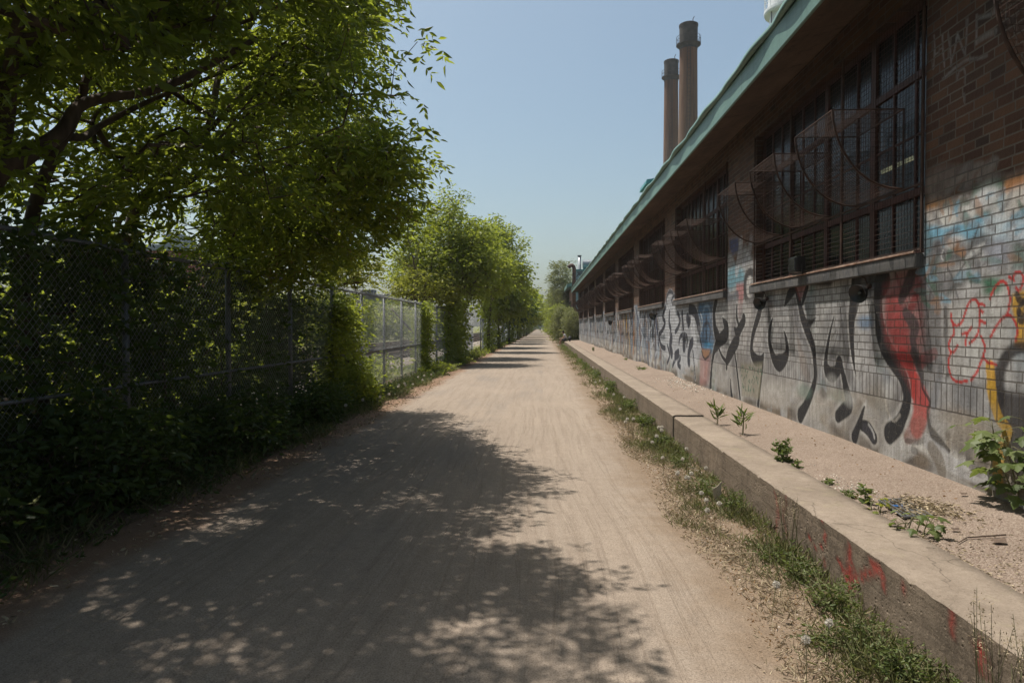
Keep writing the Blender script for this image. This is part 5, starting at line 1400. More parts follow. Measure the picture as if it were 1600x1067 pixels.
tree('maple_tree', 'leafy tree at the left edge with dark forked limb low over the fence', 'tree', (-5.3, 4.6, 0),
     [([(-5.2, 5.0, -0.1), (-4.9, 5.3, 1.2), (-4.614, 5.5, 2.717), (-4.435, 5.7, 3.055), (-4.343, 6.0, 3.34), (-4.301, 6.3, 3.712), (-3.849, 6.9, 4.07), (-3.218, 7.6, 4.831)], 0.11, 0.03),
      ([(-4.614, 5.5, 2.717), (-4.532, 5.6, 3.273), (-4.386, 5.5, 3.82), (-4.151, 5.4, 4.443), (-3.908, 5.2, 5.12)], 0.075, 0.03),
      ([(-4.386, 5.5, 3.82), (-3.892, 5.6, 4.433), (-2.952, 5.7, 5.207), (-1.453, 5.4, 5.477)], 0.05, 0.02)],
     [(-3.8, 5.0, 7.0, 2.0, 2.2, 0.8), (-4.5, 4.6, 4.6, 1.9, 2.2, 1.8), (-3.2, 4.6, 5.7, 1.9, 2.2, 1.0), (-4.2, 2.4, 4.6, 1.6, 2.0, 1.6), (-2.1, 5.0, 5.6, 1.3, 1.5, 0.8)],  # first blob is unseen crown above the view, added to deepen the path shade
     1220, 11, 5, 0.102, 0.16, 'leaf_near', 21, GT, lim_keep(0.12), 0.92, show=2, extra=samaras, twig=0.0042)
tree('maple_tree', 'leafy tree with a reddish leaning trunk standing just behind the second visible fence post', 'tree', (-4.9, 6.6, 0),
     [([(-4.85, 6.6, -0.1), (-4.95, 6.3, 1.783), (-4.904, 6.3, 2.27), (-4.777, 6.25, 2.745), (-4.619, 6.3, 3.235), (-4.478, 6.4, 3.625), (-4.399, 6.6, 4.436), (-4.388, 6.7, 5.362)], 0.085, 0.03),
      ([(-4.548, 6.3, 3.403), (-4.543, 6.6, 3.473), (-4.609, 7.0, 3.711), (-4.404, 7.6, 4.172), (-4.031, 8.2, 4.634), (-3.219, 8.8, 5.332)], 0.045, 0.015),
      ([(-4.876, 6.9, 1.866), (-4.765, 6.8, 2.32), (-4.555, 6.8, 2.906), (-4.517, 6.9, 3.122)], 0.04, 0.025)],
     [(-4.1, 6.9, 4.6, 2.0, 1.9, 2.0), (-2.7, 7.2, 5.3, 1.6, 1.8, 1.4), (-4.4, 6.6, 3.2, 1.3, 1.8, 0.9)],
     520, 11, 5, 0.100, 0.16, 'leaf_near', 22, GT, lim_keep(0.10), 0.92, show=2, extra=samaras, twig=0.0042)
tree('maple_tree', 'leafy tree with trunk forking at the fence top, its crown reaching furthest over the path', 'tree', (-4.75, 8.9, 0),
     [([(-4.7, 9.0, -0.1), (-5.376, 8.5, 1.845), (-5.255, 8.4, 2.487), (-5.054, 8.3, 3.071), (-4.971, 8.3, 3.205), (-4.632, 8.4, 3.54), (-4.375, 8.8, 4.193), (-4.388, 9.2, 5.089), (-4.062, 9.6, 6.041), (-3.869, 9.6, 7.11)], 0.095, 0.025),
      ([(-4.971, 8.3, 3.173), (-4.829, 8.6, 3.325), (-4.7, 9.0, 3.556), (-4.583, 9.3, 3.857), (-3.876, 9.8, 4.567), (-2.958, 10.2, 5.055), (-2.226, 10.4, 5.111)], 0.045, 0.012),
      ([(-4.381, 8.9, 4.222), (-3.621, 9.4, 5.326), (-2.557, 9.8, 5.919), (-1.948, 10.0, 6.087)], 0.035, 0.01),
      ([(-5.934, 8.9, 2.114), (-5.685, 8.8, 2.699), (-5.424, 8.6, 3.002), (-5.089, 8.4, 3.128)], 0.035, 0.03)],
     [(-3.6, 8.2, 7.5, 1.8, 1.5, 0.7), (-3.6, 9.2, 4.8, 2.2, 1.9, 2.3), (-2.1, 9.3, 5.0, 1.5, 1.7, 2.0), (-2.2, 9.8, 3.5, 1.0, 1.2, 0.8), (-3.9, 9.6, 2.9, 1.2, 1.6, 0.7)],  # first blob: out-of-view crown added so the shade below falls denser
     880, 10, 5, 0.098, 0.16, 'leaf_near', 23, GT, lim_keep(0.03), 0.95, show=2, extra=samaras, twig=0.0042)
tree('maple_tree', 'leafy tree whose low boughs hang over the fence where the open mesh begins', 'tree', (-5.0, 12.2, 0),
     [([(-5.0, 12.2, -0.1), (-5.0, 12.2, 1.5), (-5.172, 12.0, 2.856), (-4.875, 12.0, 3.651), (-4.462, 12.0, 4.666), (-4.165, 12.0, 6.012), (-3.929, 12.0, 7.128)], 0.09, 0.02),
      ([(-4.875, 12.0, 3.651), (-4.216, 12.1, 3.662), (-3.317, 12.2, 3.443), (-2.758, 12.3, 3.512)], 0.03, 0.008),
      ([(-4.638, 12.0, 4.328), (-3.513, 12.1, 4.907), (-2.613, 12.2, 5.151)], 0.03, 0.008)],
     [(-4.5, 11.4, 2.8, 1.2, 2.0, 0.7), (-4.3, 12.2, 4.0, 1.9, 1.7, 1.4), (-3.2, 12.4, 4.6, 1.5, 1.4, 1.7), (-3.6, 12.3, 3.0, 1.3, 1.3, 0.6), (-4.2, 12.2, 5.8, 1.8, 1.6, 1.4)],
     600, 10, 5, 0.096, 0.16, 'leaf_near', 24, GT, lim_keep(0.03), 0.92, extra=samaras, twig=0.0042)

# ------------------------------------------------------------------ fence of chain link on round posts
def fence(name, label, cat, x, y0, y1, h, first, pitch, mid, pitch_w=0.071, r=0.0021, x1=None):
    x1 = x if x1 is None else x1
    def fx(y): return x + (x1 - x) * (y - y0) / (y1 - y0)
    root = empty(name, (x, y0, 0), label, cat, 'chain link fences beside the path')
    base = MB(); base.tube([(0, 0, -0.1), (0, 0, h)], 0.034, 12)
    me = None; y = first
    while y <= y1 + 0.01:
        if me is None:
            p = MB(); p.tube([(fx(y), y, -0.1), (fx(y), y, h)], 0.034, 12); p.lathe([(0.042, h - 0.002), (0.044, h + 0.02), (0.034, h + 0.05), (0.012, h + 0.068)], (fx(y), y, 0), 12)
            me = p.build('post', M['galv'], root, True); py = y
        else:
            c = me.copy(); C.objects.link(c); c.parent = root; c.location = (fx(y) - fx(py), y - py, 0)
        y += pitch
    for nm, z, rr in (('top_rail', h - 0.03, 0.022), ('middle_rail', mid, 0.018), ('bottom_wire', 0.08, 0.004)):
        m = MB(); m.tube([(fx(y0) + 0.045, y0, z), (fx(y1) + 0.045, y1, z)], rr, 8); m.build(nm, M['galv'], root, True)
    # diagonal wires as thin square bars
    H0, H1 = 0.04, h + 0.03
    n = int((y1 - y0) / pitch_w)
    ys = y0 + np.arange(-int((H1 - H0) / pitch_w) - 1, n + int((H1 - H0) / pitch_w) + 1) * pitch_w
    V = []; F = []; k = 0
    for s in (1, -1):
        for a in ys:
            ya, yb = a, a + s * (H1 - H0)
            z0_, z1_ = H0, H1
            if s == 1:
                if ya < y0: z0_ += y0 - ya; ya = y0
                if yb > y1: z1_ -= yb - y1; yb = y1
            else:
                if ya > y1: z0_ += ya - y1; ya = y1
                if yb < y0: z1_ -= y0 - yb; yb = y0
            if z1_ - z0_ < 0.03: continue
            xo = 0.062 + 0.003 * s
            for (yy, zz) in ((ya, z0_), (yb, z1_)):
                xx = fx(yy) + xo
                V += [(xx - r, yy, zz), (xx + r * 0.5, yy, zz + r * 1.3), (xx + r * 0.5, yy, zz - r * 1.3)]
            F += [(k, k + 1, k + 4, k + 3), (k + 1, k + 2, k + 5, k + 4), (k + 2, k, k + 3, k + 5)]
            k += 6
    np_mesh('chain_link', V, F, M['wire'], root)
    return root
fence('chain_link_fence', 'tall galvanised chain link fence, overgrown near the camera and open further on', 'fence', -4.1, -3.0, 39.6, 2.37, 2.16, 2.19, 1.02)
fence('chain_link_fence', 'far pale chain link fence seen between the ivy covered trunks', 'fence', -3.75, 41.0, 150.0, 2.05, 41.0, 2.6, 1.0, 0.09, 0.0034, -3.3)

# ------------------------------------------------------------------ growth on and behind the fence
def fence_growth(label, y0, y1, n, seed, z1=2.3, mat='leaf_dark', xb=(-4.9, -4.0), size=0.075, per=8, name='climbing_vine', cat='vine', z0=0.05, group='climbing growth on the fence'):
    rnd = np.random.default_rng(seed); r2 = random.Random(seed)
    A = np.stack([rnd.uniform(xb[0], xb[1], n), rnd.uniform(y0, y1, n), z0 + (z1 - z0) * rnd.uniform(0, 1, n) ** 0.9], 1)
    g = np.sin(A[:, 1] * 3.1 + seed) * np.sin(A[:, 2] * 3.7 + seed * 2) + 0.4 * np.sin(A[:, 1] * 7 + A[:, 2] * 5)
    A = A[g > -0.75]
    root = empty(name, ((xb[0] + xb[1]) / 2, (y0 + y1) / 2, 0), label, cat, group)
    ls = []
    for k in range(max(2, int((y1 - y0) * 1.6))):
        y = y0 + (y1 - y0) * (k + r2.uniform(0.2, 0.8)) / max(2, int((y1 - y0) * 1.6)); x = r2.uniform(xb[0], xb[1] - 0.1)
        ls.append(([(x, y, -0.05), (x + r2.uniform(-.1, .1), y + r2.uniform(-.15, .15), z1 * 0.45), (x + r2.uniform(-.1, .1), y + r2.uniform(-.3, .3), z1 * 0.9)], 0.014, 0.005))
    m = grow(ls, A, 0.003, 0.4, rnd=r2); m.build('stem', M['bark'], root, True)
    V, F = sprays(A, per, 3, size, 0.13, 0.45, True, None, rnd, 0.55, 1.2)
    np_mesh('foliage', V, F, M[mat], root)
    return root
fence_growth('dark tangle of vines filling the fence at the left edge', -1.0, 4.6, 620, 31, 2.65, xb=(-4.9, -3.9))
fence_growth('dark vines on the fence under the left forked tree', 4.6, 7.6, 500, 32, 2.5, per=9, xb=(-4.9, -4.0))
fence_growth('dark leafy growth on the fence under the forking trunk', 7.6, 10.4, 380, 33, 2.4, xb=(-4.9, -4.13))
fence_growth('thinner leafy growth on the fence with the middle rail showing', 10.4, 12.9, 250, 34, 2.2, per=8, xb=(-4.8, -4.13))
fence_growth('green vine clump climbing the fence just before the open mesh', 12.7, 14.5, 380, 35, 2.15, 'leaf_mid', (-4.3, -3.85), 0.075, 9)
fence_growth('narrow ivy column on a post in the open stretch of mesh', 22.6, 23.5, 200, 36, 2.35, 'leaf_mid', (-4.2, -3.85), 0.08, 9)
fence_growth('low brush behind the open stretch of mesh', 15.5, 22.0, 160, 37, 0.8, 'leaf_mid', (-5.4, -4.4), 0.09, 6)

# undergrowth at the foot of the near fence
def shrub(name, label, x, y, rx, ry, h, n, seed, mat='leaf_dark', size=0.07, per=8, group='shrubs at the foot of the fence', cat='shrub', nl=3, aspect=0.5, six=True, z0=0.0):
    return tree(name, label, cat, (x, y, z0), [([(x + rx * 0.2 * math.cos(q), y + ry * 0.2 * math.sin(q), z0 - 0.05), (x + rx * 0.5 * math.cos(q), y + ry * 0.5 * math.sin(q), z0 + h * 0.55)], 0.012 + 0.004 * h, 0.005) for q in (0.3, 1.6, 2.9, 4.4, 5.5)],
         [(x, y, z0 + h * 0.52, rx, ry, h * 0.48)], n, per, nl, size, 0.10, mat, seed, group, None, 0.35, six, 0.35, 0.003, aspect=aspect, shell=0.2)
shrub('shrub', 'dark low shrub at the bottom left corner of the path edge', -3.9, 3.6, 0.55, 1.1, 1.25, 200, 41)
shrub('shrub', 'dark low shrub before the fence post left of the forking trunk', -3.85, 5.7, 0.5, 1.0, 1.0, 170, 42)
shrub('shrub', 'dark low shrub below the thinner vines', -3.8, 8.3, 0.5, 1.3, 0.75, 170, 43)
shrub('shrub', 'low shrub at the fence foot near the sunlit edge of the path', -3.8, 11.2, 0.4, 1.2, 0.6, 140, 44)
shrub('shrub', 'green shrub spilling from the fence where the mesh opens', -3.85, 13.6, 0.35, 0.8, 0.7, 130, 45, 'leaf_mid')
# undergrowth behind the fence
for k, (x, y, rx, ry, h, lb) in enumerate(((-6.2, 3.2, 1.2, 2.0, 3.0, 'tall dark bush behind the fence at the left edge'), (-6.3, 6.8, 1.2, 1.8, 2.6, 'tall dark bush behind the fence below the forked limb'),
                                       (-6.3, 10.4, 1.2, 1.9, 2.3, 'dark bush behind the fence below the forking trunk'), (-6.2, 13.6, 1.0, 1.5, 1.7, 'green bush behind the fence before the open mesh'))):
    shrub('bush', lb, x, y, rx, ry, h, 330, 50 + k, 'leaf_mid', 0.10, 7, 'bushes behind the near fence', 'bush')
# yellow-green sapling rising over the rail, and the bare twigs beside it
sx, sy, sz = (-4.207, 16.0, 2.054)
tree('sapling', 'yellow green sapling rising just above the fence rail before the big round tree', 'tree', (sx - 0.2, sy, 0),
     [([(sx - 0.2, sy, -0.1), (sx - 0.1, sy, 1.6), (-4.479, 16.0, 2.811), (-4.354, 16.0, 3.263)], 0.03, 0.008), ([(-4.479, 16.0, 2.811), (-4.049, 16.0, 3.036)], 0.01, 0.005)],
     [((-4.325, 16.0, 2.961) + (0.50, 0.5, 0.42)), ((-4.816, 16.0, 2.842) + (0.45, 0.5, 0.35))], 90, 8, 5, 0.085, 0.11, 'leaf_yellow', 61, None, None, 0.4)
m = MB(); R = random.Random(5)
bx_, by_, bz_ = (-4.82, 26.5, 2.599)
m.tube(smooth3([(bx_ - 0.1, by_, -0.1), (bx_, by_, 2.4), (-5.19, 26.5, 4.844), (-5.64, 26.5, 5.717)]), 0.02, 6)
for k in range(24):
    q = R.random(); a = Vector((-4.893, 26.5, 3.098)).lerp(Vector((-5.489, 26.5, 5.592)), q)
    b = a + Vector((R.uniform(-1.0, 0.25), R.uniform(-.3, .3), R.uniform(0.4, 1.3)))
    m.tube([a, a.lerp(b, 0.5) + Vector((0, 0, -0.06)), b], [0.010, 0.007, 0.004], 4)
for k in range(7):
    a = Vector((-4.945, 26.5, 2.849)); b = a + Vector((R.uniform(-1.9, -0.9), R.uniform(-.2, .2), R.uniform(-0.1, 0.9)))
    m.tube([a, b], [0.008, 0.004], 4)
tag(m.build('dead_tree', M['bark']), 'bare grey twigs of a dead young tree left of the big round tree', 'tree')

# ------------------------------------------------------------------ the tree row further along the fence
GR = 'tree row further along the fence'
def row_tree(label, x, y, h, blobs, n, seed, mat='leaf_mid', size=0.15, per=9, ivy=None, lean=(0, 0), clump=0.5, nl=3):
    ls = [([(x, y, -0.1), (x + lean[0] * 0.3, y, h * 0.3), (x + lean[0], y + lean[1], h * 0.85)], 0.05 + h * 0.009, 0.02),
          ([(x, y, h * 0.28), (x + 0.9, y + 0.2, h * 0.55)], 0.05, 0.02), ([(x, y, h * 0.25), (x - 1.0, y - 0.2, h * 0.5)], 0.05, 0.02)]
    def extra(root, A, rnd):
        if ivy:
            k = ivy[3]
            Q = np.stack([x + ivy[4] + rnd.normal(0, ivy[0], k), y + rnd.normal(0, ivy[1], k), rnd.uniform(0.05, ivy[2], k)], 1)
            V, F = sprays(Q, 6, 3, 0.11, 0.12, 0.45, False, None, rnd, 0.6)
            np_mesh('ivy', V, F, M['leaf_mid'], root)
    return tree('roadside_tree', label, 'tree', (x, y, 0), ls, blobs, n, per, nl, size, 0.20, mat, seed, GR, None, clump, False, 0.4, 0.006, extra, 0.3, 0.42)
row_tree('big round bright green tree with pointed top, first of the row beyond the open fence', -3.9, 28.5, 7.4,
    [(-4.3, 28.8, 4.7, 2.0, 2.0, 1.7), (-4.0, 28.6, 6.2, 0.9, 1.0, 1.1), (-4.05, 28.6, 7.1, 0.35, 0.4, 0.55), (-2.9, 28.8, 4.4, 1.1, 1.5, 1.5), (-5.0, 28.6, 3.8, 1.5, 1.5, 0.9), (-3.0, 28.6, 5.4, 0.8, 0.9, 0.8)], 1000, 71, 'leaf_mid', 0.13, 9, (0.22, 0.5, 3.0, 260, 0.1))
row_tree('low yellowish green tree in front of the big round one', -4.9, 26.6, 4.6, [(-4.9, 26.8, 3.2, 1.0, 1.0, 0.65), (-4.1, 27.0, 3.0, 0.6, 0.8, 0.5)], 240, 72, 'leaf_yellow', 0.11, 8)
row_tree('dark leaved tree leaning over the path with ragged right edge', -3.45, 42.5, 8.6,
    [(-3.0, 42.5, 5.6, 1.5, 1.8, 1.6), (-1.9, 42.5, 5.0, 1.0, 1.2, 0.9), (-2.6, 42.5, 7.4, 0.8, 0.9, 1.0), (-1.0, 42.6, 3.9, 0.45, 0.7, 0.35), (-1.5, 42.3, 6.7, 0.6, 0.6, 0.5)], 560, 73, 'leaf_mid', 0.16, 9, (0.16, 0.4, 3.2, 160, 0.0), (0.6, 0))
row_tree('bright green tree just behind the big round one', -3.9, 31.8, 6.6, [(-3.4, 34.0, 4.7, 1.8, 2.2, 1.7), (-2.6, 34.4, 4.1, 1.1, 1.6, 0.9), (-3.0, 34.4, 6.0, 0.9, 1.0, 0.8)], 560, 74, 'leaf_mid', 0.15, 9, (0.16, 0.4, 3.0, 160, 0.0))
spec = [(-3.3, 51, 6.6, 'leaf_mid'), (-3.1, 63, 6.0, 'leaf_dark'), (-3.2, 72, 6.8, 'leaf_mid'), (-3.0, 82, 7.0, 'leaf_mid'), (-3.1, 94, 7.2, 'leaf_mid'), (-3.0, 108, 7.6, 'leaf_mid'), (-2.9, 124, 7.2, 'leaf_mid'), (-3.0, 142, 7.8, 'leaf_mid'), (-3.2, 165, 8.2, 'leaf_mid'), (-3.2, 195, 8.6, 'leaf_mid'), (-3.4, 235, 9.4, 'leaf_mid'), (-3.6, 285, 10.5, 'leaf_mid')]
ords = ['fourth', 'fifth', 'sixth', 'seventh', 'eighth', 'ninth', 'tenth', 'eleventh', 'twelfth', 'thirteenth', 'fourteenth', 'fifteenth', 'sixteenth']
for k, (x, y, h, mt) in enumerate(spec):
    s = 1 + 0.0045 * max(0, y - 50)
    row_tree('%s tree of the fence row, counting away from the big round one' % ords[k], x, y, h,
        [(x + 0.1, y, h * 0.66, 1.8 * s, 2.4 * s, h * 0.31), (x + 0.7, y, h * 0.50, 1.2 * s, 2.0 * s, h * 0.16)], max(150, int(420 - 1.6 * y)), 80 + k, mt, 0.17 + 0.0022 * y, 8, (0.14, 0.3, 2.6, 90, 0.0))

# ------------------------------------------------------------------ bushes and trees at the right beyond the shed
GB = 'growth on the right beyond the shed'
def right_tree(name, cat, label, x, y, h, rx, n, seed, mat, size, lean=0.0, asp=0.3):
    tree(name, label, cat, (x, y, 0), [([(x, y, -0.1), (x + lean * 0.5, y, h * 0.5), (x + lean, y, h * 0.9)], 0.04 + 0.006 * h, 0.015), ([(x, y, h * .2), (x - rx * .6, y, h * .5)], .03, .012)],
         [(x + lean * 0.5, y, h * 0.50, rx, rx * 1.2, h * 0.48), (x + lean - rx * 0.2, y, h * 0.78, rx * 0.6, rx * 0.7, h * 0.24)], n, 8, 3, size, 0.2, mat, seed, GB, None, 0.4, False, 0.3, 0.005, None, 0.2, asp)
right_tree('bush', 'bush', 'feathery grey green bush beside the wall end, right of the sitting person', 2.9, 61.5, 3.1, 0.95, 420, 101, 'leaf_grey', 0.15)
right_tree('bush', 'bush', 'feathery grey green bush directly behind the sitting person', 2.0, 66.0, 3.6, 1.1, 420, 102, 'leaf_grey', 0.16)
right_tree('willow_tree', 'tree', 'tall pale feathery tree left of the gooseneck duct', 2.9, 88.0, 10.0, 1.9, 620, 103, 'leaf_grey', 0.26, -0.4, 0.25)
right_tree('bush', 'bush', 'bright green bush at the path edge beyond the sitting person', 1.9, 78.0, 4.2, 1.2, 380, 104, 'leaf_mid', 0.20)
right_tree('roadside_tree', 'tree', 'green tree behind the bright bush on the right edge of the path', 2.2, 100.0, 6.8, 1.7, 380, 105, 'leaf_mid', 0.28)
right_tree('roadside_tree', 'tree', 'rounded green tree near the far end of the path, right side', 2.6, 125.0, 6.8, 2.2, 360, 106, 'leaf_mid', 0.34)
right_tree('roadside_tree', 'tree', 'small far tree closing the right side of the path', 2.9, 160.0, 7.4, 2.4, 320, 107, 'leaf_mid', 0.42)
right_tree('roadside_tree', 'tree', 'furthest tree on the right side of the path', 3.6, 220.0, 9.5, 3.2, 300, 108, 'leaf_mid', 0.55)

# ------------------------------------------------------------------ beyond the near fence: two tracks, brush, far buildings
def track(x, label):
    root = empty('railway_track', (x, 0, 0), label, 'railway track', 'railway tracks beyond the fence')
    for s in (-0.7175, 0.7175):
        m = MB()
        pr = [(-0.065, 0.13), (0.065, 0.13), (0.065, 0.142), (0.01, 0.155), (0.01, 0.25), (0.036, 0.262), (0.036, 0.30), (-0.036, 0.30), (-0.036, 0.262), (-0.01, 0.25), (-0.01, 0.155), (-0.065, 0.142)]
        V = [(x + s + a, y, z) for y in (-6, 320) for a, z in pr]; n = len(pr)
        m.add(V, [(i, (i + 1) % n, (i + 1) % n + n, i + n) for i in range(n)] + [tuple(range(n - 1, -1, -1)), tuple(range(n, 2 * n))])
        m.build('rail', M['rail'], root)
    m = MB(); m.bevbox((x - 1.25, 8.0, -0.02), (x + 1.25, 8.23, 0.125), 0.01); sl = m.build('sleeper', M['sleeper'], root)
    for k in range(1, 90):
        c = sl.copy(); C.objects.link(c); c.parent = root; c.location = (0, 0.62 * k, 0)
    m = MB()
    for y in list(np.arange(-5, 7.9, 0.62)) + list(np.arange(8.0 + 0.62 * 90, 160, 0.62)): m.box((x - 1.25, y, -0.02), (x + 1.25, y + 0.23, 0.125))
    tag(m.build('sleepers', M['sleeper'], root), kind='stuff')
track(-8.3, 'railway track nearest to the fence')
track(-12.3, 'railway track further from the fence')
k = 0
for (x, y, h, r_, mt, lb) in ((-21, 30, 4.2, 3.0, 'leaf_mid', 'round green tree beyond the tracks at the left edge'), (-20, 38, 3.6, 3.2, 'leaf_yellow', 'yellowish bush beyond the tracks behind the vines'), (-21, 47, 4.0, 3.4, 'leaf_mid', 'green tree beyond the tracks behind the forking trunk'),
                              (-20, 58, 4.6, 3.6, 'leaf_yellow', 'bright bush beyond the tracks seen through the open mesh'), (-21, 70, 4.6, 4.0, 'leaf_mid', 'green tree beyond the tracks seen through the open mesh'), (-20, 84, 5.0, 4.4, 'leaf_mid', 'further green tree beyond the tracks left of the ivy column'),
                              (-21, 101, 5.6, 5.0, 'leaf_mid', 'far green tree beyond the tracks right of the ivy column'), (-22, 122, 6.2, 5.6, 'leaf_mid', 'furthest green tree beyond the tracks'), (-19, 22, 3.6, 2.8, 'leaf_mid', 'green bush beyond the tracks, hidden by the leftmost tree')):
    tree('bank_tree', lb, 'tree', (x, y, 0), [([(x, y, -0.1), (x + 0.2, y, h * 0.7)], 0.12, 0.03)], [(x, y, h * 0.5, r_, r_ * 1.3, h * 0.5), (x + 0.3 * r_, y + r_ * 0.5, h * 0.7, r_ * 0.5, r_ * 0.6, h * 0.35)], 260, 8, 3, 0.22 + 0.002 * y, 0.35, mt, 120 + k, 'trees beyond the tracks', None, 0.4, False, 0.3, 0.008, None, 0.3, 0.5)
    k += 1
def far_block(name, label, a, b, roof_h, mat, win, wm, floors=2, cols=8, face='-y'):
    rt = empty(name, ((a[0] + b[0]) / 2, a[1], 0), label, 'building')
    m = MB(); m.box((a[0], a[1], 0), (b[0], b[1], a[2])); m.build('wall', mat, rt)
    m = MB(); m.box((a[0] - 0.3, a[1] - 0.3, a[2] + 0.002), (b[0] + 0.3, b[1] + 0.3, a[2] + roof_h)); m.build('roof', wm, rt)
    m = MB(); m.box((a[0] + (b[0] - a[0]) * 0.8, a[1] + 1, a[2] + roof_h + 0.002), (a[0] + (b[0] - a[0]) * 0.9, a[1] + 4, a[2] + roof_h + 1.2)); m.build('roof_box', wm, rt)
    for f in range(floors):
        for c_ in range(cols):
            x = a[0] + (b[0] - a[0]) * (c_ + 0.25) / cols; w = (b[0] - a[0]) / cols * 0.5; z = a[2] * (f + 0.35) / floors; hh = a[2] / floors * 0.45
            m = MB(); m.box((x, a[1] - 0.06, z), (x + w, a[1] - 0.002, z + hh)); m.build('window', win, rt)
M['far_window'] = simple_mat('far_window_glass', (0.03,0.04,0.05), (0.07,0.09,0.10), 0.5, 0.2)
M['grey_cladding'] = simple_mat('grey_cladding', (0.10,0.105,0.115), (0.16,0.165,0.175), 0.3, 0.7)
M['dark_roof'] = simple_mat('dark_roof', (0.045,0.05,0.055), (0.08,0.085,0.09), 0.3, 0.8)
M['red_block'] = simple_mat('red_brick_block', (0.17,0.05,0.035), (0.26,0.085,0.06), 0.5, 0.9)
M['blue_block'] = simple_mat('blue_grey_block', (0.10,0.13,0.17), (0.16,0.19,0.24), 0.1, 0.8)
gx1, gy1, gz1 = (-36.859, 160.0, 9.156)
far_block('warehouse', 'long low dark grey warehouse beyond the tracks above the fence rail', (gx1 - 34, gy1, gz1 - 0.9), (gx1, gy1 + 30, 0), 0.9, M['grey_cladding'], M['far_window'], M['dark_roof'], 2, 12)
rx1, ry1, rz1 = (-34.544, 66.0, 8.853)
far_block('brick_block', 'red brick building glimpsed through the leaves above the near fence', (rx1 - 17, ry1, rz1 + 0.2), (rx1, ry1 + 14, 0), 0.6, M['red_block'], M['far_window'], M['silver'], 2, 7)
vx1, vy1, vz1 = (-3.952, 420.0, 12.996)
far_block('office_block', 'blue grey building far away where the path vanishes', (vx1, vy1, vz1), (vx1 + 12, vy1 + 20, 0), 0.8, M['blue_block'], M['far_window'], M['dark_roof'], 3, 6)
R = random.Random(9)
for k, (x, y, h) in enumerate(((-9, 360, 9), (7, 330, 10), (-22, 400, 12), (16, 390, 13), (1.5, 520, 12))):
    tree('distant_tree', ['distant tree left of the vanishing path', 'distant tree right of the vanishing path', 'distant tree behind the left tree row', 'distant tree behind the right bushes', 'distant tree at the very end of the path'][k], 'tree', (x, y, 0), [([(x, y, 0), (x, y, h * 0.7)], 0.3, 0.1)], [(x, y, h * 0.5, h * 0.6, h * 0.6, h * 0.5)], 200, 8, 3, 0.9, 0.7, 'leaf_mid', 140 + k, 'distant trees where the path ends', None, 0.3, False, 0.3, 0.02, None, 0.2, 0.6)

# ------------------------------------------------------------------ grass and ground cover
def patchy(x, y, s=1.0):
    return 0.5 + 0.5 * np.sin(x * 5.1 * s + y * 1.7 * s + 0.6) * np.sin(y * 2.9 * s - x * 1.3) + 0.25 * np.sin(y * 7.7 + x * 9.0)
def blades(n, xf, y0, y1, L, W, up, seed, density, ypow=1.0, mat='grass', name='grass', lab=None):
    rnd = np.random.default_rng(seed)
    y = y0 + (y1 - y0) * rnd.uniform(0, 1, n) ** ypow
    u = rnd.uniform(0, 1, n)
    x = xf(u, y)
    ok = density(x, y) > rnd.uniform(0, 1, n)
    x, y = x[ok], y[ok]; k = len(x)
    P0 = np.stack([x, y, np.full(k, -0.004)], 1)
    D = rnd.normal(size=(k, 3)) * np.array([1, 1, 0.3]); D[:, 2] = np.abs(D[:, 2]) + up
    l = rnd.uniform(L[0], L[1], k) * (0.6 + 0.6 * density(x, y)); w = rnd.uniform(W[0], W[1], k) * (1 + y * 0.035)
    V, F = leaves(P0, D, l, w, 0.15, True, rnd)
    o = np_mesh(name, V, F, M[mat])
    tag(o, lab, 'grass', None, 'stuff')
    return o
def dR(x, y):                      # green near the ledge, thinning to the path, bare gaps
    e = np.clip((x - 1.22 - 0.16 * np.sin(y * 1.9) - 0.10 * np.sin(y * 5.3)) / 0.42, 0, 1)
    return e * np.clip(patchy(x, y) * 1.2 + 0.05, 0, 1) * 0.95
def dDry(x, y):
    return np.clip(1 - abs(x - 1.32 - 0.1 * np.sin(y * 1.9)) / 0.30, 0, 1) * np.clip(0.9 - 0.5 * patchy(x, y), 0, 1)
fR = lambda u, y: 1.02 + 0.77 * u
blades(50000, fR, 1.2, 16.0, (0.03, 0.16), (0.0025, 0.0055), 0.9, 201, dR, 1.15, 'grass', 'grass', 'green grass and weeds along the foot of the concrete ledge')
blades(9000, fR, 16.0, 60.0, (0.06, 0.20), (0.008, 0.014), 0.9, 202, dR, 1.1, 'grass', 'grass', 'green grass running along the far ledge')
blades(46000, fR, 1.2, 14.0, (0.015, 0.09), (0.003, 0.007), 0.25, 203, dDry, 1.1, 'dry', 'dry_grass', 'dry straw and dead grass at the right path edge')
blades(7000, fR, 14.0, 58.0, (0.05, 0.13), (0.006, 0.012), 0.3, 204, dDry, 1.1, 'dry', 'dry_grass', 'dry straw further along the right path edge')
fL = lambda u, y: -4.15 + 1.05 * u
def dL(x, y): return np.clip((-3.12 - x + 0.12 * np.sin(y * 2.1)) / 0.3, 0, 1) * np.clip(0.35 + patchy(x, y), 0, 1)
blades(15000, fL, 2.0, 24.0, (0.06, 0.24), (0.005, 0.010), 0.9, 205, dL, 1.0, 'grass', 'grass', 'long grass at the foot of the left fence')
blades(12000, fL, 24.0, 80.0, (0.12, 0.35), (0.008, 0.014), 0.9, 206, dL, 1.1, 'grass', 'grass', 'long grass at the foot of the further fence')
blades(3500, lambda u, y: -3.6 + 0.75 * u, 2.0, 20.0, (0.02, 0.06), (0.008, 0.02), 0.2, 207, lambda x, y: 0.6 + 0 * x, 1.0, 'dry', 'leaf_litter', 'brown fallen leaves along the left path edge')
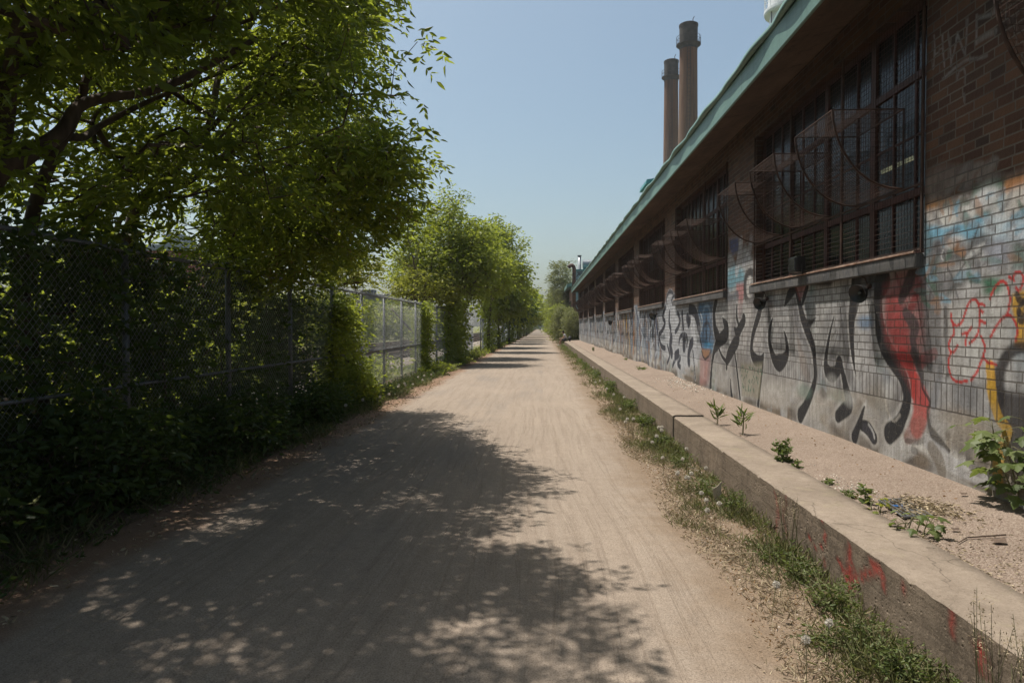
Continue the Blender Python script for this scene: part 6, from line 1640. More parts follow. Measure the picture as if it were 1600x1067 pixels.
blades(9000, lambda u, y: 1.12 + 0.62 * u, 1.3, 16.0, (0.008, 0.03), (0.004, 0.010), 0.1, 208, lambda x, y: 0.7 + 0 * x, 1.2, 'seeds', 'leaf_litter', 'brown crumbled litter among the grass by the ledge')
# broad low weed leaves
def low_leaves(n, xf, y0, y1, size, seed, dens, mat, name, lab, z=0.0, spread=0.05, asp=0.42, hmax=0.12):
    rnd = np.random.default_rng(seed)
    y = y0 + (y1 - y0) * rnd.uniform(0, 1, n) ** 1.2; x = xf(rnd.uniform(0, 1, n), y)
    ok = dens(x, y) > rnd.uniform(0, 1, n)
    A = np.stack([x[ok], y[ok], z + rnd.uniform(0.0, hmax, ok.sum())], 1)
    V, F = sprays(A, 2, 5, size, spread, 0.15, True, None, rnd, asp, 1.0)
    V[:, 2] = np.maximum(V[:, 2], z - 0.003)
    o = np_mesh(name, V, F, M[mat]); tag(o, lab, 'weeds', None, 'stuff'); return o
def dR2(x, y): return np.clip((x - 1.34 - 0.16 * np.sin(y * 1.9) - 0.08 * np.sin(y * 5.3)) / 0.3, 0, 1) * np.clip(patchy(x, y, 0.8) * 1.2 - 0.1, 0, 1)
low_leaves(2300, fR, 1.6, 16.0, 0.020, 211, dR2, 'leaf_weed', 'ground_cover', 'low broad leaved weeds along the ledge')
low_leaves(900, fR, 16.0, 58.0, 0.06, 212, dR2, 'leaf_weed', 'ground_cover', 'low broad leaved weeds along the far ledge', hmax=0.2)
low_leaves(1600, fL, 2.5, 22.0, 0.045, 213, dL, 'leaf_dark', 'ground_cover', 'low broad leaved weeds at the foot of the fence', hmax=0.18)
low_leaves(1500, fL, 22.0, 75.0, 0.09, 214, dL, 'leaf_mid', 'ground_cover', 'weeds at the foot of the further fence', hmax=0.25)

# weed clumps one can tell apart, against the ledge
def weed(label, x, y, r, h, n, seed, mat='leaf_weed', size=0.04, asp=0.34, z0=0.0, nm='weed_clump', grp='weed clumps along the ledge', nl=5):
    R = random.Random(seed); rnd = np.random.default_rng(seed)
    root = empty(nm, (x, y, z0), label, 'weed', grp)
    ns = max(5, min(40, int(n * 0.7))); st = MB(); PP = []; DD = []; LL = []
    for k in range(ns):
        a = R.uniform(0, 6.28); q = R.uniform(0.15, 1.0) ** 0.7
        b0 = Vector((x + r * 0.35 * R.uniform(-1, 1), y + r * 0.6 * R.uniform(-1, 1), z0 - 0.01))
        top = Vector((x + r * q * math.cos(a), y + r * 1.3 * q * math.sin(a), z0 + h * (1.05 - 0.55 * q) * R.uniform(0.7, 1.1)))
        line = smooth3([b0, b0.lerp(top, 0.5) + Vector((0, 0, h * 0.10)), top], 5)
        st.tube(line, list(np.linspace(0.0022, 0.0010, len(line))), 4)
        m_ = int(6 + h * 26)
        for j in range(m_):
            u = (j + 0.6) / m_; p = Vector(line[min(len(line) - 1, int(u * len(line)))])
            th = j * 2.4 + R.uniform(-0.4, 0.4); d = Vector((math.cos(th), math.sin(th), R.uniform(-0.1, 0.6)))
            PP.append(tuple(p)); DD.append(tuple(d)); LL.append(size * R.uniform(0.6, 1.5) * (1.15 - 0.55 * u))
    st.build('stem', M['stem'], root)
    LL = np.array(LL)
    V, F = leaves(np.array(PP), np.array(DD), LL, LL * asp * 1.15, 0.22, True, rnd)
    np_mesh('foliage', V, F, M[mat], root)
    return root
for k, (gx, gy, r, h, n, lb) in enumerate(((*(1.666, 3.877), 0.17, 0.26, 60, 'bushy green weed clump under the red paint on the ledge face'), (*(1.571, 3.413), 0.15, 0.22, 50, 'weed clump below the broken dark hollow in the ledge face'),
        (*(1.629, 4.368), 0.14, 0.18, 40, 'weed clump left of the red painted curve'), (*(1.562, 6.529), 0.17, 0.20, 60, 'leafy weed clump around the scrap of card with dandelion clocks'), (*(1.727, 5.865), 0.12, 0.24, 40, 'thin weed clump right of the scrap of card'),
        (*(1.651, 10.932), 0.16, 0.26, 60, 'green weed clump left of the step in the ledge'), (*(1.665, 13.028), 0.16, 0.30, 55, 'weed clump a little before the step in the ledge'), (*(1.657, 16.593), 0.20, 0.36, 60, 'tall green weed clump on the far side of the ledge step'),
        (*(1.816, 21.152), 0.2, 0.35, 50, 'further green weed clump by the ledge'), (*(1.701, 3.112), 0.12, 0.20, 40, 'weed clump at the bottom edge of the picture by the ledge'),
        (*(1.567, 4.726), 0.13, 0.12, 30, 'flat pale weed patch behind the long dry stalk'), (*(1.558, 7.888), 0.15, 0.16, 34, 'low weed patch before the clump with the card scrap'), (*(1.393, 3.474), 0.14, 0.12, 30, 'flat weed patch on the path side of the bushy clumps'),
        (*(1.597, 9.163), 0.14, 0.18, 36, 'weed patch nearest after the ledge step'), (*(1.871, 26.025), 0.2, 0.3, 40, 'small far weed clump by the ledge'), (*(1.616, 3.194), 0.13, 0.16, 34, 'weed patch left of the bottom edge clump'))):
    weed(lb, min(gx, 1.64), gy, r * 1.25, h, n, 230 + k, size=0.030 if gy < 8 else 0.05)

# dandelion clocks
def dandelion(x, y, h, k, lean=0.0):
    r = empty('dandelion', (x, y, 0), 'dandelion', 'dandelion')
    m = MB(); m.tube([(x, y, -0.01), (x + lean * 0.4, y, h * 0.6), (x + lean, y + 0.01, h)], 0.0018 * k, 5); m.build('stem', M['stem'], r)
    n = 90; g = np.arange(n) + 0.5
    ph = np.arccos(1 - 2 * g / n); th = math.pi * (1 + 5 ** 0.5) * g
    D = np.stack([np.cos(th) * np.sin(ph), np.sin(th) * np.sin(ph), np.cos(ph)], 1)
    c = np.array([x + lean, y + 0.01, h])
    rr = 0.021 * k
    V1, F1 = leaves(np.repeat(c[None, :], n, 0), D, np.full(n, rr), np.full(n, rr * 0.16), 0.05, False)
    T = D + nrg.normal(size=(n, 3)) * 0.9
    V2, F2 = leaves(c + D * rr * 0.85 - T * rr * 0.2, T, np.full(n, rr * 0.5), np.full(n, rr * 0.35), 0.05, False)
    V, F = merge([(V1, F1), (V2, F2)])
    np_mesh('seed_head', V, F, M['puff'], r)
    return r
ORD = ['', 'second ', 'third ', 'fourth ', 'fifth ', 'sixth ', 'seventh ', 'eighth ', 'ninth ', 'tenth '] + ['%dth ' % i if i not in (21, 22, 23, 31, 32) else {21: '21st ', 22: '22nd ', 23: '23rd ', 31: '31st ', 32: '32nd '}[i] for i in range(11, 40)]
R = random.Random(17)
for i, (gx, gy, h) in enumerate([(1.15, 3.0, 0.233), (1.378, 3.353, 0.157), (1.244, 3.737, 0.197), (1.384, 5.328, 0.226), (1.277, 5.387, 0.158), (1.328, 5.614, 0.18), (1.373, 5.979, 0.15), (1.43, 6.493, 0.21), (1.397, 6.528, 0.166), (1.292, 6.534, 0.199), (1.412, 6.696, 0.123), (1.38, 6.92, 0.13), (1.693, 7.121, 0.133), (1.305, 7.395, 0.185), (1.516, 7.528, 0.145), (1.614, 7.836, 0.205), (1.322, 8.226, 0.212), (1.533, 9.013, 0.235), (1.528, 9.041, 0.155), (1.618, 9.423, 0.217), (1.607, 9.626, 0.183), (1.265, 10.054, 0.24), (1.27, 10.585, 0.127), (1.403, 10.619, 0.168), (1.267, 11.46, 0.218), (1.605, 13.341, 0.222), (1.426, 13.765, 0.235), (1.388, 15.048, 0.233), (1.293, 16.891, 0.225), (1.502, 17.825, 0.187), (1.74, 22.431, 0.138), (1.684, 23.36, 0.205)]):
    d = dandelion(gx, gy, h, 1.0 if gy < 9 else 1.3, R.uniform(-0.03, 0.03))
    d['label'] = ORD[i] + 'nearest white dandelion clock among the weeds along the concrete ledge'; d['group'] = 'dandelion clocks along the ledge'
for i, (gx, gy, h) in enumerate([(-3.865, 8.985, 0.273), (-3.277, 11.093, 0.3), (-3.2, 12.068, 0.284), (-3.2, 13.195, 0.223), (-3.2, 13.985, 0.197), (-3.2, 14.866, 0.277), (-3.2, 15.193, 0.29), (-3.2, 15.69, 0.278), (-3.2, 15.878, 0.225), (-3.2, 16.613, 0.182), (-3.2, 17.446, 0.295), (-3.2, 17.872, 0.186), (-3.2, 18.338, 0.27), (-3.95, 18.774, 0.237), (-3.2, 19.344, 0.225)]):
    d = dandelion(gx, gy, h, 1.35, R.uniform(-0.03, 0.03))
    d['label'] = ORD[i] + 'nearest pale dandelion clock in the grass at the foot of the left fence'; d['group'] = 'dandelion clocks at the foot of the fence'

# ------------------------------------------------------------------ things on the slab
def lobed(P, D, Nn, s):
    """a five lobed maple leaf, slightly drooping, as one fan"""
    D = Vector(D).normalized(); Nn = Vector(Nn); S = D.cross(Nn).normalized(); Nn = S.cross(D).normalized()
    out = [(0, 0), (-0.16, 0.04), (-0.34, 0.10), (-0.50, 0.02), (-0.40, 0.24), (-0.62, 0.46), (-0.38, 0.46), (-0.30, 0.58), (-0.22, 0.50), (-0.20, 0.74), (0, 1.05)]
    out = out + [(-a, b) for a, b in out[-2:0:-1]]
    vs = [Vector(P) + (S * a + D * b - Nn * (0.22 * b * b + 0.30 * abs(a) ** 1.5)) * s for a, b in out]
    c = Vector(P) + D * 0.42 * s + Nn * 0.02 * s
    vs.append(c); n = len(out)
    return vs, [(i, (i + 1) % n, n) for i in range(n)]
def maple_shoot(name, label, x, y, z, h, spread, n, s, seed, mat='leaf_weed', group=None, stems=3):
    R = random.Random(seed)
    r = empty(name, (x, y, z), label, 'plant', group)
    st = MB(); lf = MB()
    for k in range(stems):
        a = R.uniform(0, 6.28); top = Vector((x + spread * 0.6 * math.cos(a) * R.uniform(0.3, 1), y + spread * 0.6 * math.sin(a) * R.uniform(0.3, 1), z + h * R.uniform(0.65, 1.0)))
        b0 = Vector((x + R.uniform(-.03, .03), y + R.uniform(-.03, .03), z - 0.02)); mid = b0.lerp(top, 0.5) + Vector((R.uniform(-.04, .04), R.uniform(-.04, .04), 0.03))
        line = smooth3([b0, mid, top], 4)
        st.tube(line, list(np.linspace(0.007 if h > 0.4 else 0.004, 0.002, len(line))), 6)
        for j in range(n // stems):
            q = 0.22 + 0.78 * (j + 0.5) / (n // stems); p = Vector(line[min(len(line) - 1, int(q * (len(line) - 1)))])
            t_ = R.uniform(0, 6.28); d = Vector((math.cos(t_), math.sin(t_), 0.15)); e = p + d * spread * R.uniform(0.25, 0.6) + Vector((0, 0, R.uniform(-0.02, 0.07)))
            st.tube([p, p.lerp(e, 0.5) + Vector((0, 0, 0.02)), e], 0.0015, 4)
            dd = Vector((d.x, d.y, R.uniform(-0.75, -0.05)))
            lf.add(*lobed(e, dd, (R.uniform(-.3, .3), R.uniform(-.3, .3), 1), s * R.uniform(0.6, 1.15)))
    st.build('stem', M['stem'], r, True); lf.build('foliage', M[mat], r)
    return r
def slabp(gx, gy): return gx, gy, slab_z(gx, gy)
x, y, z = slabp(*(3.213, 4.76))
maple_shoot('maple_shoot', 'bushy lobed leaved plant growing against the wall at the right edge of the picture', x + 0.03, y - 0.02, z, 0.68, 0.38, 108, 0.115, 301, 'leaf_weed', None, 6)
x, y, z = slabp(*(2.259, 4.14)); maple_shoot('maple_seedling', 'lobed leaved seedling on the slab right of the metal grate', x, y, z, 0.10, 0.13, 9, 0.075, 302, 'leaf_weed', 'seedlings in the slab joint')
x, y, z = slabp(*(2.17, 4.213)); maple_shoot('maple_seedling', 'small seedling touching the ledge just below the metal grate', x, y, z, 0.07, 0.12, 10, 0.055, 303, 'leaf_weed', 'seedlings in the slab joint')
x, y, z = slabp(*(2.234, 4.667)); maple_shoot('maple_seedling', 'yellow green seedling left of the metal grate', x, y, z, 0.07, 0.10, 9, 0.055, 304, 'leaf_yellow', 'seedlings in the slab joint')
x, y, z = slabp(*(2.269, 4.888)); weed('thin upright weed with few leaves, between the seedlings and the bushy joint weed', x, y, 0.04, 0.19, 6, 305, 'leaf_weed', 0.05, 0.4, z, 'joint_weed', 'weeds in the slab joint', 3)
x, y, z = slabp(*(2.253, 5.071)); weed('low creeping weed in the slab joint left of the upright weed', x, y, 0.08, 0.05, 16, 306, 'leaf_weed', 0.03, 0.45, z, 'joint_weed', 'weeds in the slab joint', 3)
x, y, z = slabp(*(2.267, 5.484)); weed('flat dark weed in the slab joint midway between the bushy weed and the grate', x, y, 0.08, 0.04, 14, 307, 'leaf_weed', 0.03, 0.45, z, 'joint_weed', 'weeds in the slab joint', 3)
x, y, z = slabp(*(2.214, 6.366)); weed('bushy green joint weed alone on the slab beside the ledge', x, y, 0.11, 0.24, 30, 308, 'leaf_weed', 0.050, 0.42, z, 'joint_weed', 'weeds in the slab joint', 3)
x, y, z = slabp(*(2.236, 6.078)); weed('small side shoot right of the bushy joint weed', x, y, 0.05, 0.10, 8, 309, 'leaf_weed', 0.04, 0.42, z, 'joint_weed', 'weeds in the slab joint', 3)
def reed(label, x, y, z, h, n, seed):
    rnd = np.random.default_rng(seed)
    r = empty('broad_grass', (x, y, z), label, 'plant', 'broad bladed grasses in the slab joint')
    m = MB(); 
    for k in range(3): m.tube([(x + 0.02 * k, y + 0.05 * k, z - 0.01), (x + 0.02 * k + 0.01, y + 0.05 * k, z + h * 0.8)], 0.003, 5)
    m.build('stem', M['stem'], r)
    A = np.stack([x + rnd.uniform(-.02, .06, n), y + rnd.uniform(-.02, .13, n), z + rnd.uniform(0.05, h * 0.75, n)], 1)
    D = rnd.normal(size=(n, 3)) * np.array([1, 1, .3]); D[:, 2] = np.abs(D[:, 2]) + 0.8
    l = rnd.uniform(0.10, 0.2, n); V, F = leaves(A, D, l, l * 0.16, 0.2, True, rnd); np_mesh('foliage', V, F, M['leaf_weed'], r)
x, y, z = slabp(*(2.191, 8.684)); reed('broad bladed grass in the slab joint, left one of two', x, y, z, 0.26, 22, 310)
x, y, z = slabp(*(2.274, 7.867)); reed('broad bladed grass in the slab joint, right one of two', x, y, z, 0.30, 28, 311)
for k, (gx, gy, lb) in enumerate(((*(2.755, 19.347), 'small weed in the first far hump of the slab'), (*(3.003, 24.807), 'small weed in the second far hump of the slab'), (*(2.545, 34.536), 'green weed at the wall foot far along the slab'))):
    x, y, z = slabp(gx, gy); weed(lb, min(x, 3.0), y, (0.22, 0.12, 0.10)[k], (0.14, 0.10, 0.26)[k], (22, 12, 16)[k], 320 + k, 'leaf_weed', 0.05, 0.4, z - 0.02, 'joint_weed', 'weeds in the slab joint', 3)

# metal grate over a small drain
g = [slabp(*(2.37, 4.903)), slabp(*(2.563, 4.951)), slabp(*(2.521, 4.507)), slabp(*(2.32, 4.478))]
zg = g[0][2] + 0.012
g = [Vector((a, b, zg)) for a, b, c in g]
rt = empty('drain_grate', g[0], 'small metal grate with parallel bars lying in the slab near the seedlings', 'grate')
m = MB()
m.tube([g[2], g[3]], 0.006, 6); m.tube([g[0], g[1]], 0.006, 6); m.tube([g[1], g[2]], 0.005, 6); m.tube([g[0], g[3]], 0.005, 6)
m.build('frame', M['galv'], rt)
for k in range(1, 5):
    m = MB(); m.tube([g[0].lerp(g[1], k / 5), g[3].lerp(g[2], k / 5)], 0.0042, 6); m.build('bar', M['galv'], rt)
m = MB(); m.add([tuple(v - Vector((0, 0, 0.009))) for v in g], [(0, 1, 2, 3)]); m.build('pit_dark', M['soot'], rt)  # flat dark sheet on the slab, coloured as the shade of a hole
m = MB(); m.tube([g[0].lerp(g[2], 0.35) + Vector((-.03, 0, -.004)), g[0].lerp(g[2], 0.42) + Vector((.02, .01, -.003))], 0.008, 6)
tag(m.build('blue_scrap', simple_mat('blue_plastic', (0.02,0.10,0.30), (0.03,0.16,0.42), 5, 0.4)), 'scrap of blue plastic caught under the grate bars', 'litter')
# straw litter round it, and flakes along the slab
def litter(name, label, c, rx, ry, n, size, mat, seed, asp=0.3):
    rnd = np.random.default_rng(seed)
    x = c[0] + rnd.normal(0, rx, n); y = c[1] + rnd.normal(0, ry, n)
    x = np.clip(x, 2.23, 3.16)
    A = np.stack([x, y, 0.352 + (x - 2.19) * 0.045 + 0.006 + rnd.uniform(0, 0.012, n)], 1)
    D = rnd.normal(size=(n, 3)) * np.array([1, 1, 0.12])
    l = rnd.uniform(0.4, 1.3, n) * size
    V, F = leaves(A, D, l, l * asp, 0.3, False, rnd)
    tag(np_mesh(name, V, F, M[mat]), label, 'litter', None, 'stuff')
x, y, z = slabp(*(2.587, 4.683)); litter('straw_litter', 'dry straw and leaf litter drifted round the grate', (x, y), 0.11, 0.16, 900, 0.035, 'dry', 401)
x, y, z = slabp(*(2.354, 3.715)); litter('straw_litter', 'thin scatter of dry bits on the near slab', (x, y), 0.25, 0.5, 700, 0.022, 'dry', 402)
x, y, z = slabp(*(2.954, 14.335)); litter('paint_flakes', 'pale flakes scattered on the slab by the wall foot', (x, y), 0.16, 0.9, 260, 0.04, 'puff', 403, 0.6)
x, y, z = slabp(*(2.361, 5.315)); litter('paint_flakes', 'white crumbs in the slab joint left of the grate', (x, y), 0.07, 0.3, 160, 0.014, 'puff', 404, 0.7)
litter('dark_bits', 'dark leaves and grit scattered along the whole slab', (2.8, 8.0), 0.3, 5.0, 260, 0.022, 'seeds', 405, 0.5)
# stick, dead leaf, card, cane
def at(gx, gy): return Vector((gx, gy, slab_z(gx, gy) + 0.006))
m = MB(); m.tube([at(*(2.363, 3.971)), at(*(2.465, 4.059)), at(*(2.54, 4.068)), at(*(2.704, 4.088))], [0.003, 0.004, 0.0045, 0.005], 6)
tag(m.build('stick', M['bark']), 'thin bent brown stick lying on the slab right of the seedlings', 'stick')
p = at(*(2.588, 3.97)); m = MB()
m.add([p + Vector(q) for q in ((-.035,-.02,.0),(.03,-.025,.004),(.045,.02,.022),(.0,.035,.004),(-.04,.02,.02),(0,0,.012))], [(0,1,5),(1,2,5),(2,3,5),(3,4,5),(4,0,5)])
tag(m.build('dead_leaf', M['bark']), 'curled dark dead leaf beside the stick', 'leaf')
for k, (gx, gy, lb) in enumerate(((*(2.489, 4.211), 'dark dead leaf left of the stick'), (*(3.017, 5.01), 'dark dead leaf near the wall foot above the stick'), (*(3.223, 5.231), 'small dark dead leaf closest to the wall foot'))):
    p = at(gx, gy); m = MB()
    m.add([p + Vector(q) * 0.6 for q in ((-.035,-.02,.0),(.03,-.025,.004),(.045,.02,.018),(.0,.035,.004),(-.04,.02,.02),(0,0,.014))], [(0,1,5),(1,2,5),(2,3,5),(3,4,5),(4,0,5)])
    tag(m.build('dead_leaf', M['bark']), lb, 'leaf', 'dead leaves on the slab')
gx, gy = (1.604, 6.366)
m = MB(); c = Vector((min(gx, 1.70), gy, 0.02))
m.add([c + Vector(q) for q in ((-.03,-.05,-.02),(.045,-.01,-.02),(.05,.0,.15),(.01,-.02,.11),(-.045,-.055,.09),(-.03,-.046,-.02),(.045,-.006,-.02),(.05,.004,.15),(.01,-.016,.11),(-.045,-.051,.09))], [(0,1,2,3,4),(9,8,7,6,5),(0,4,9,5),(1,6,7,2),(2,7,8,3),(3,8,9,4)])
tag(m.build('card_scrap', simple_mat('weathered_card', (0.42,0.37,0.27), (0.55,0.49,0.38), 9, 0.9)), 'upright scrap of weathered pale card leaning on the ledge among dandelions', 'litter')
a = (1.103, 4.825); b = (1.471, 4.724)
m = MB(); m.tube([(a[0], a[1], 0.008), ((a[0] + b[0]) / 2, (a[1] + b[1]) / 2 - 0.02, 0.03), (min(b[0], 1.7), b[1], 0.05)], [0.0025, 0.003, 0.003], 6)
tag(m.build('dry_cane', M['dry']), 'long pale dry stalk lying across the straw at the path edge', 'stick')
# feathery grass heads against the near ledge top
rnd = np.random.default_rng(77)
for k, (gx, gy, h, lb) in enumerate(((*(1.599, 2.664), 0.52, 'tall fine grass with seed heads rising over the ledge at the bottom right'), (*(1.647, 2.571), 0.50, 'tall fine grass with seed heads nearest the bottom right corner'), (*(1.542, 4.831), 0.42, 'tall thin grass against the ledge left of the red paint'))):
    gx = 1.74
    r = empty('seed_grass', (gx, gy, 0), lb, 'grass', 'tall seeding grasses along the ledge')
    m = MB(); H = []
    for j in range(12):
        a = Vector((gx + rnd.uniform(-.04, .02), gy + rnd.uniform(-.14, .14), -0.01)); t_ = a + Vector((rnd.uniform(-.06, .12), rnd.uniform(-.12, .12), h * rnd.uniform(0.8, 1.1)))
        m.tube([a, a.lerp(t_, .6) + Vector((0, 0, .02)), t_], [0.002, 0.0015, 0.001], 4); H.append((a, t_))
    m.build('stem', M['stem'], r)
    Q = np.array([tuple(a.lerp(t_, 1 - 0.25 * rnd.uniform())) for a, t_ in H for _ in range(22)]) + rnd.normal(size=(len(H) * 22, 3)) * 0.010
    V, F = leaves(Q, rnd.normal(size=(len(Q), 3)) + np.array([0, 0, 0.6]), np.full(len(Q), 0.014), np.full(len(Q), 0.004), 0.1, False, rnd)
    np_mesh('seed_head', V, F, M['dry'], r)

# loose stones on the path
def stones(n, y0, y1, seed, size, xf, z, lab):
    rnd = np.random.default_rng(seed)
    y = y0 + (y1 - y0) * rnd.uniform(0, 1, n) ** 1.3; x = xf[0] + (xf[1] - xf[0]) * rnd.uniform(0, 1, n)
    r = rnd.uniform(size[0], size[1], n) * (1 + 0.08 * y)
    base = np.array([[1, 0, 0], [0.2, 1, 0], [-0.9, 0.5, 0], [-0.5, -0.8, 0], [0.5, -0.9, 0], [0.1, 0.05, 0.8]])
    a = rnd.uniform(0, 6.28, n); ca, sa = np.cos(a), np.sin(a)
    V = np.zeros((n, 6, 3)); st = rnd.uniform(0.6, 1.3, (n, 6))
    bx = base[None, :, 0] * st; by = base[None, :, 1] * st
    V[:, :, 0] = x[:, None] + r[:, None] * (bx * ca[:, None] - by * sa[:, None]); V[:, :, 1] = y[:, None] + r[:, None] * (bx * sa[:, None] + by * ca[:, None]); V[:, :, 2] = z - 0.002 + r[:, None] * base[None, :, 2]
    F = (np.arange(n)[:, None, None] * 6 + np.array([[0, 1, 5], [1, 2, 5], [2, 3, 5], [3, 4, 5], [4, 0, 5]])[None]).reshape(-1, 3)
    tag(np_mesh('pebbles', V.reshape(-1, 3), F, M['pebble'], None), lab, 'pebbles', None, 'stuff')
t = NT('pebble'); M['pebble'] = t.set(base=t.ramp(t.n('NewGeometry').outputs['Random Per Island'], [(0, (0.05,0.045,0.04)), (0.5, (0.17,0.14,0.115)), (1, (0.33,0.29,0.25))]), rough=0.9)
stones(5200, 1.8, 12.0, 501, (0.0018, 0.0045), (-3.1, 1.3), -0.002, 'small loose stones scattered over the near gravel path')
stones(2600, 1.5, 12.0, 502, (0.003, 0.009), (1.15, 1.75), -0.004, 'loose stones at the foot of the concrete ledge')

# ------------------------------------------------------------------ people
M['skin'] = simple_mat('skin', (0.30,0.17,0.11), (0.36,0.21,0.14), 6, 0.6)
M['hair'] = simple_mat('dark_hair', (0.010,0.008,0.007), (0.03,0.022,0.018), 30, 0.6)
M['shirt'] = simple_mat('pale_shirt', (0.44,0.46,0.50), (0.58,0.60,0.64), 12, 0.9)
M['shorts'] = simple_mat('dark_shorts', (0.015,0.015,0.02), (0.035,0.035,0.042), 12, 0.9)
M['bag'] = simple_mat('black_bag', (0.008,0.008,0.009), (0.022,0.022,0.024), 14, 0.7)
def skin_mesh(name, nodes, edges, root_i, mat, parent, sub=2):
    o = origin_of(parent)
    me = bpy.data.meshes.new(name)
    me.from_pydata([tuple(Vector(p) - o) for p, r in nodes], edges, [])
    me.materials.append(mat)
    ob = bpy.data.objects.new(name, me); ob.parent = parent
    C.objects.link(ob)
    md = ob.modifiers.new('skin', 'SKIN'); md.use_smooth_shade = True
    ly = me.skin_vertices[0] if len(me.skin_vertices) else None
    if ly is None:
        bpy.context.view_layer.objects.active = ob
        bpy.ops.mesh.customdata_skin_add(); ly = me.skin_vertices[0]
    for i, (p, r) in enumerate(nodes):
        ly.data[i].radius = (r, r) if not hasattr(r, '__len__') else r
        ly.data[i].use_root = (i == root_i)
    sb = ob.modifiers.new('sub', 'SUBSURF'); sb.levels = sub; sb.render_levels = sub
    return ob
def person(label, J, seat=False):
    """J: joint name -> world position; one continuous body with fingers, clothes and hair as children"""
    root = empty('person', (J['hip'][0], J['hip'][1], 0), label, 'person')
    N = []; E = []; idx = {}
    def add(k, p, r, par=None):
        idx[k] = len(N); N.append((Vector(p), r))
        if par is not None: E.append((idx[par], idx[k]))
    add('hip', J['hip'], 0.125)
    add('belly', Vector(J['hip']).lerp(Vector(J['chest']), 0.5), 0.115, 'hip')
    add('chest', J['chest'], 0.13, 'belly')
    nk = Vector(J['chest']).lerp(Vector(J['head']), 0.55)
    add('neck', nk, 0.055, 'chest')
    hd = Vector(J['head']); fw = Vector(J['face']).normalized()
    add('jaw', hd + Vector((0, 0, -0.055)) + fw * 0.02, 0.066, 'neck'); add('head', hd, 0.088, 'jaw'); add('crown', hd + Vector((0, 0, 0.065)) - fw * 0.012, 0.07, 'head')
    add('nose', hd + fw * 0.098 + Vector((0, 0, -0.02)), 0.011, 'head')
    for s in ('l', 'r'):
        sh = Vector(J['shoulder_' + s]); el = Vector(J['elbow_' + s]); wr = Vector(J['wrist_' + s])
        add('sh' + s, sh, 0.056, 'chest'); add('ua' + s, sh.lerp(el, 0.5), 0.045, 'sh' + s); add('el' + s, el, 0.036, 'ua' + s); add('fa' + s, el.lerp(wr, 0.4), 0.036, 'el' + s); add('wr' + s, wr, 0.024, 'fa' + s)
        d = Vector(J['hand_' + s]).normalized(); side = Vector(J.get('hside_' + s, (0, 1, 0))); nrm = d.cross(side).normalized(); side = nrm.cross(d).normalized()
        palm = wr + d * 0.055
        add('pa' + s, palm, (0.034, 0.018), 'wr' + s)
        for f, (off, ln) in enumerate(((-0.030, 0.070), (-0.010, 0.080), (0.010, 0.076), (0.029, 0.060))):
            b = palm + d * 0.035 + side * off
            add('f%d%s' % (f, s), b, 0.0095, 'pa' + s); add('g%d%s' % (f, s), b + d * ln * 0.5 + Vector((0, 0, -0.004)), 0.0088, 'f%d%s' % (f, s)); add('h%d%s' % (f, s), b + d * ln * 0.85 + Vector((0, 0, -0.022)), 0.0078, 'g%d%s' % (f, s))
        add('t0' + s, palm - side * 0.035 + d * 0.005, 0.011, 'pa' + s); add('t1' + s, palm - side * 0.055 + d * 0.035, 0.0095, 't0' + s)
        hp = Vector(J['thigh_' + s]); kn = Vector(J['knee_' + s]); an = Vector(J['ankle_' + s]); ft = Vector(J['toe_' + s])
        add('th' + s, hp, 0.09, 'hip'); add('tm' + s, hp.lerp(kn, 0.5), 0.078, 'th' + s); add('kn' + s, kn, 0.056, 'tm' + s); add('ca' + s, kn.lerp(an, 0.35), 0.056, 'kn' + s); add('an' + s, an, 0.036, 'ca' + s)
        add('ft' + s, an.lerp(ft, 0.6) + Vector((0, 0, -0.03)), 0.036, 'an' + s); add('to' + s, ft, 0.028, 'ft' + s)
    skin_mesh('body', N, E, 0, M['skin'], root)
    def P_(k): return N[idx[k]][0]
    n = [(P_('hip') + Vector((0, 0, 0.02)), 0.142), (P_('belly'), 0.135), (P_('chest'), 0.150), (P_('chest').lerp(P_('neck'), 0.6), 0.085)]; e = [(0, 1), (1, 2), (2, 3)]
    for s in 'lr':
        b = len(n); n += [(P_('sh' + s), 0.074), (P_('ua' + s), 0.064)]; e += [(2, b), (b, b + 1)]
    skin_mesh('shirt', n, e, 0, M['shirt'], root)
    n = [(P_('hip'), 0.146)]; e = []
    for s in 'lr':
        b = len(n); n += [(P_('th' + s), 0.108), (P_('tm' + s), 0.098), (P_('tm' + s).lerp(P_('kn' + s), 0.6), 0.088)]; e += [(0, b), (b, b + 1), (b + 1, b + 2)]
    skin_mesh('shorts', n, e, 0, M['shorts'], root)
    n = [(hd + Vector((0, 0, 0.03)) - fw * 0.035, 0.090), (hd + Vector((0, 0, 0.075)) - fw * 0.008, 0.078), (hd + Vector((0, 0, -0.03)) - fw * 0.055, 0.06)]
    skin_mesh('hair', n, [(0, 1), (0, 2)], 0, M['hair'], root)
    sd = fw.cross(Vector((0, 0, 1))).normalized()
    m = MB()
    for q in (-1, 1):
        c = hd + fw * 0.083 + sd * q * 0.030 + Vector((0, 0, 0.004)); m.tube([c - fw * 0.006, c, c + fw * 0.006], [0.006, 0.010, 0.004], 8)
    m.tube([hd + fw * 0.086 + sd * 0.02 + Vector((0, 0, -0.062)), hd + fw * 0.088 - sd * 0.02 + Vector((0, 0, -0.062))], 0.005, 6)
    m.build('face_features', M['hair'], root)
    for s in 'lr':
        an = P_('an' + s); to = P_('to' + s)
        skin_mesh('shoe', [(an + Vector((0, 0, -0.03)), 0.046), (an.lerp(to, 0.6) + Vector((0, 0, -0.032)), 0.046), (to + Vector((0, 0, -0.004)), 0.036)], [(0, 1), (1, 2)], 0, M['shirt'], root)
    return root
Y_ = 56.2; X_ = 1.92
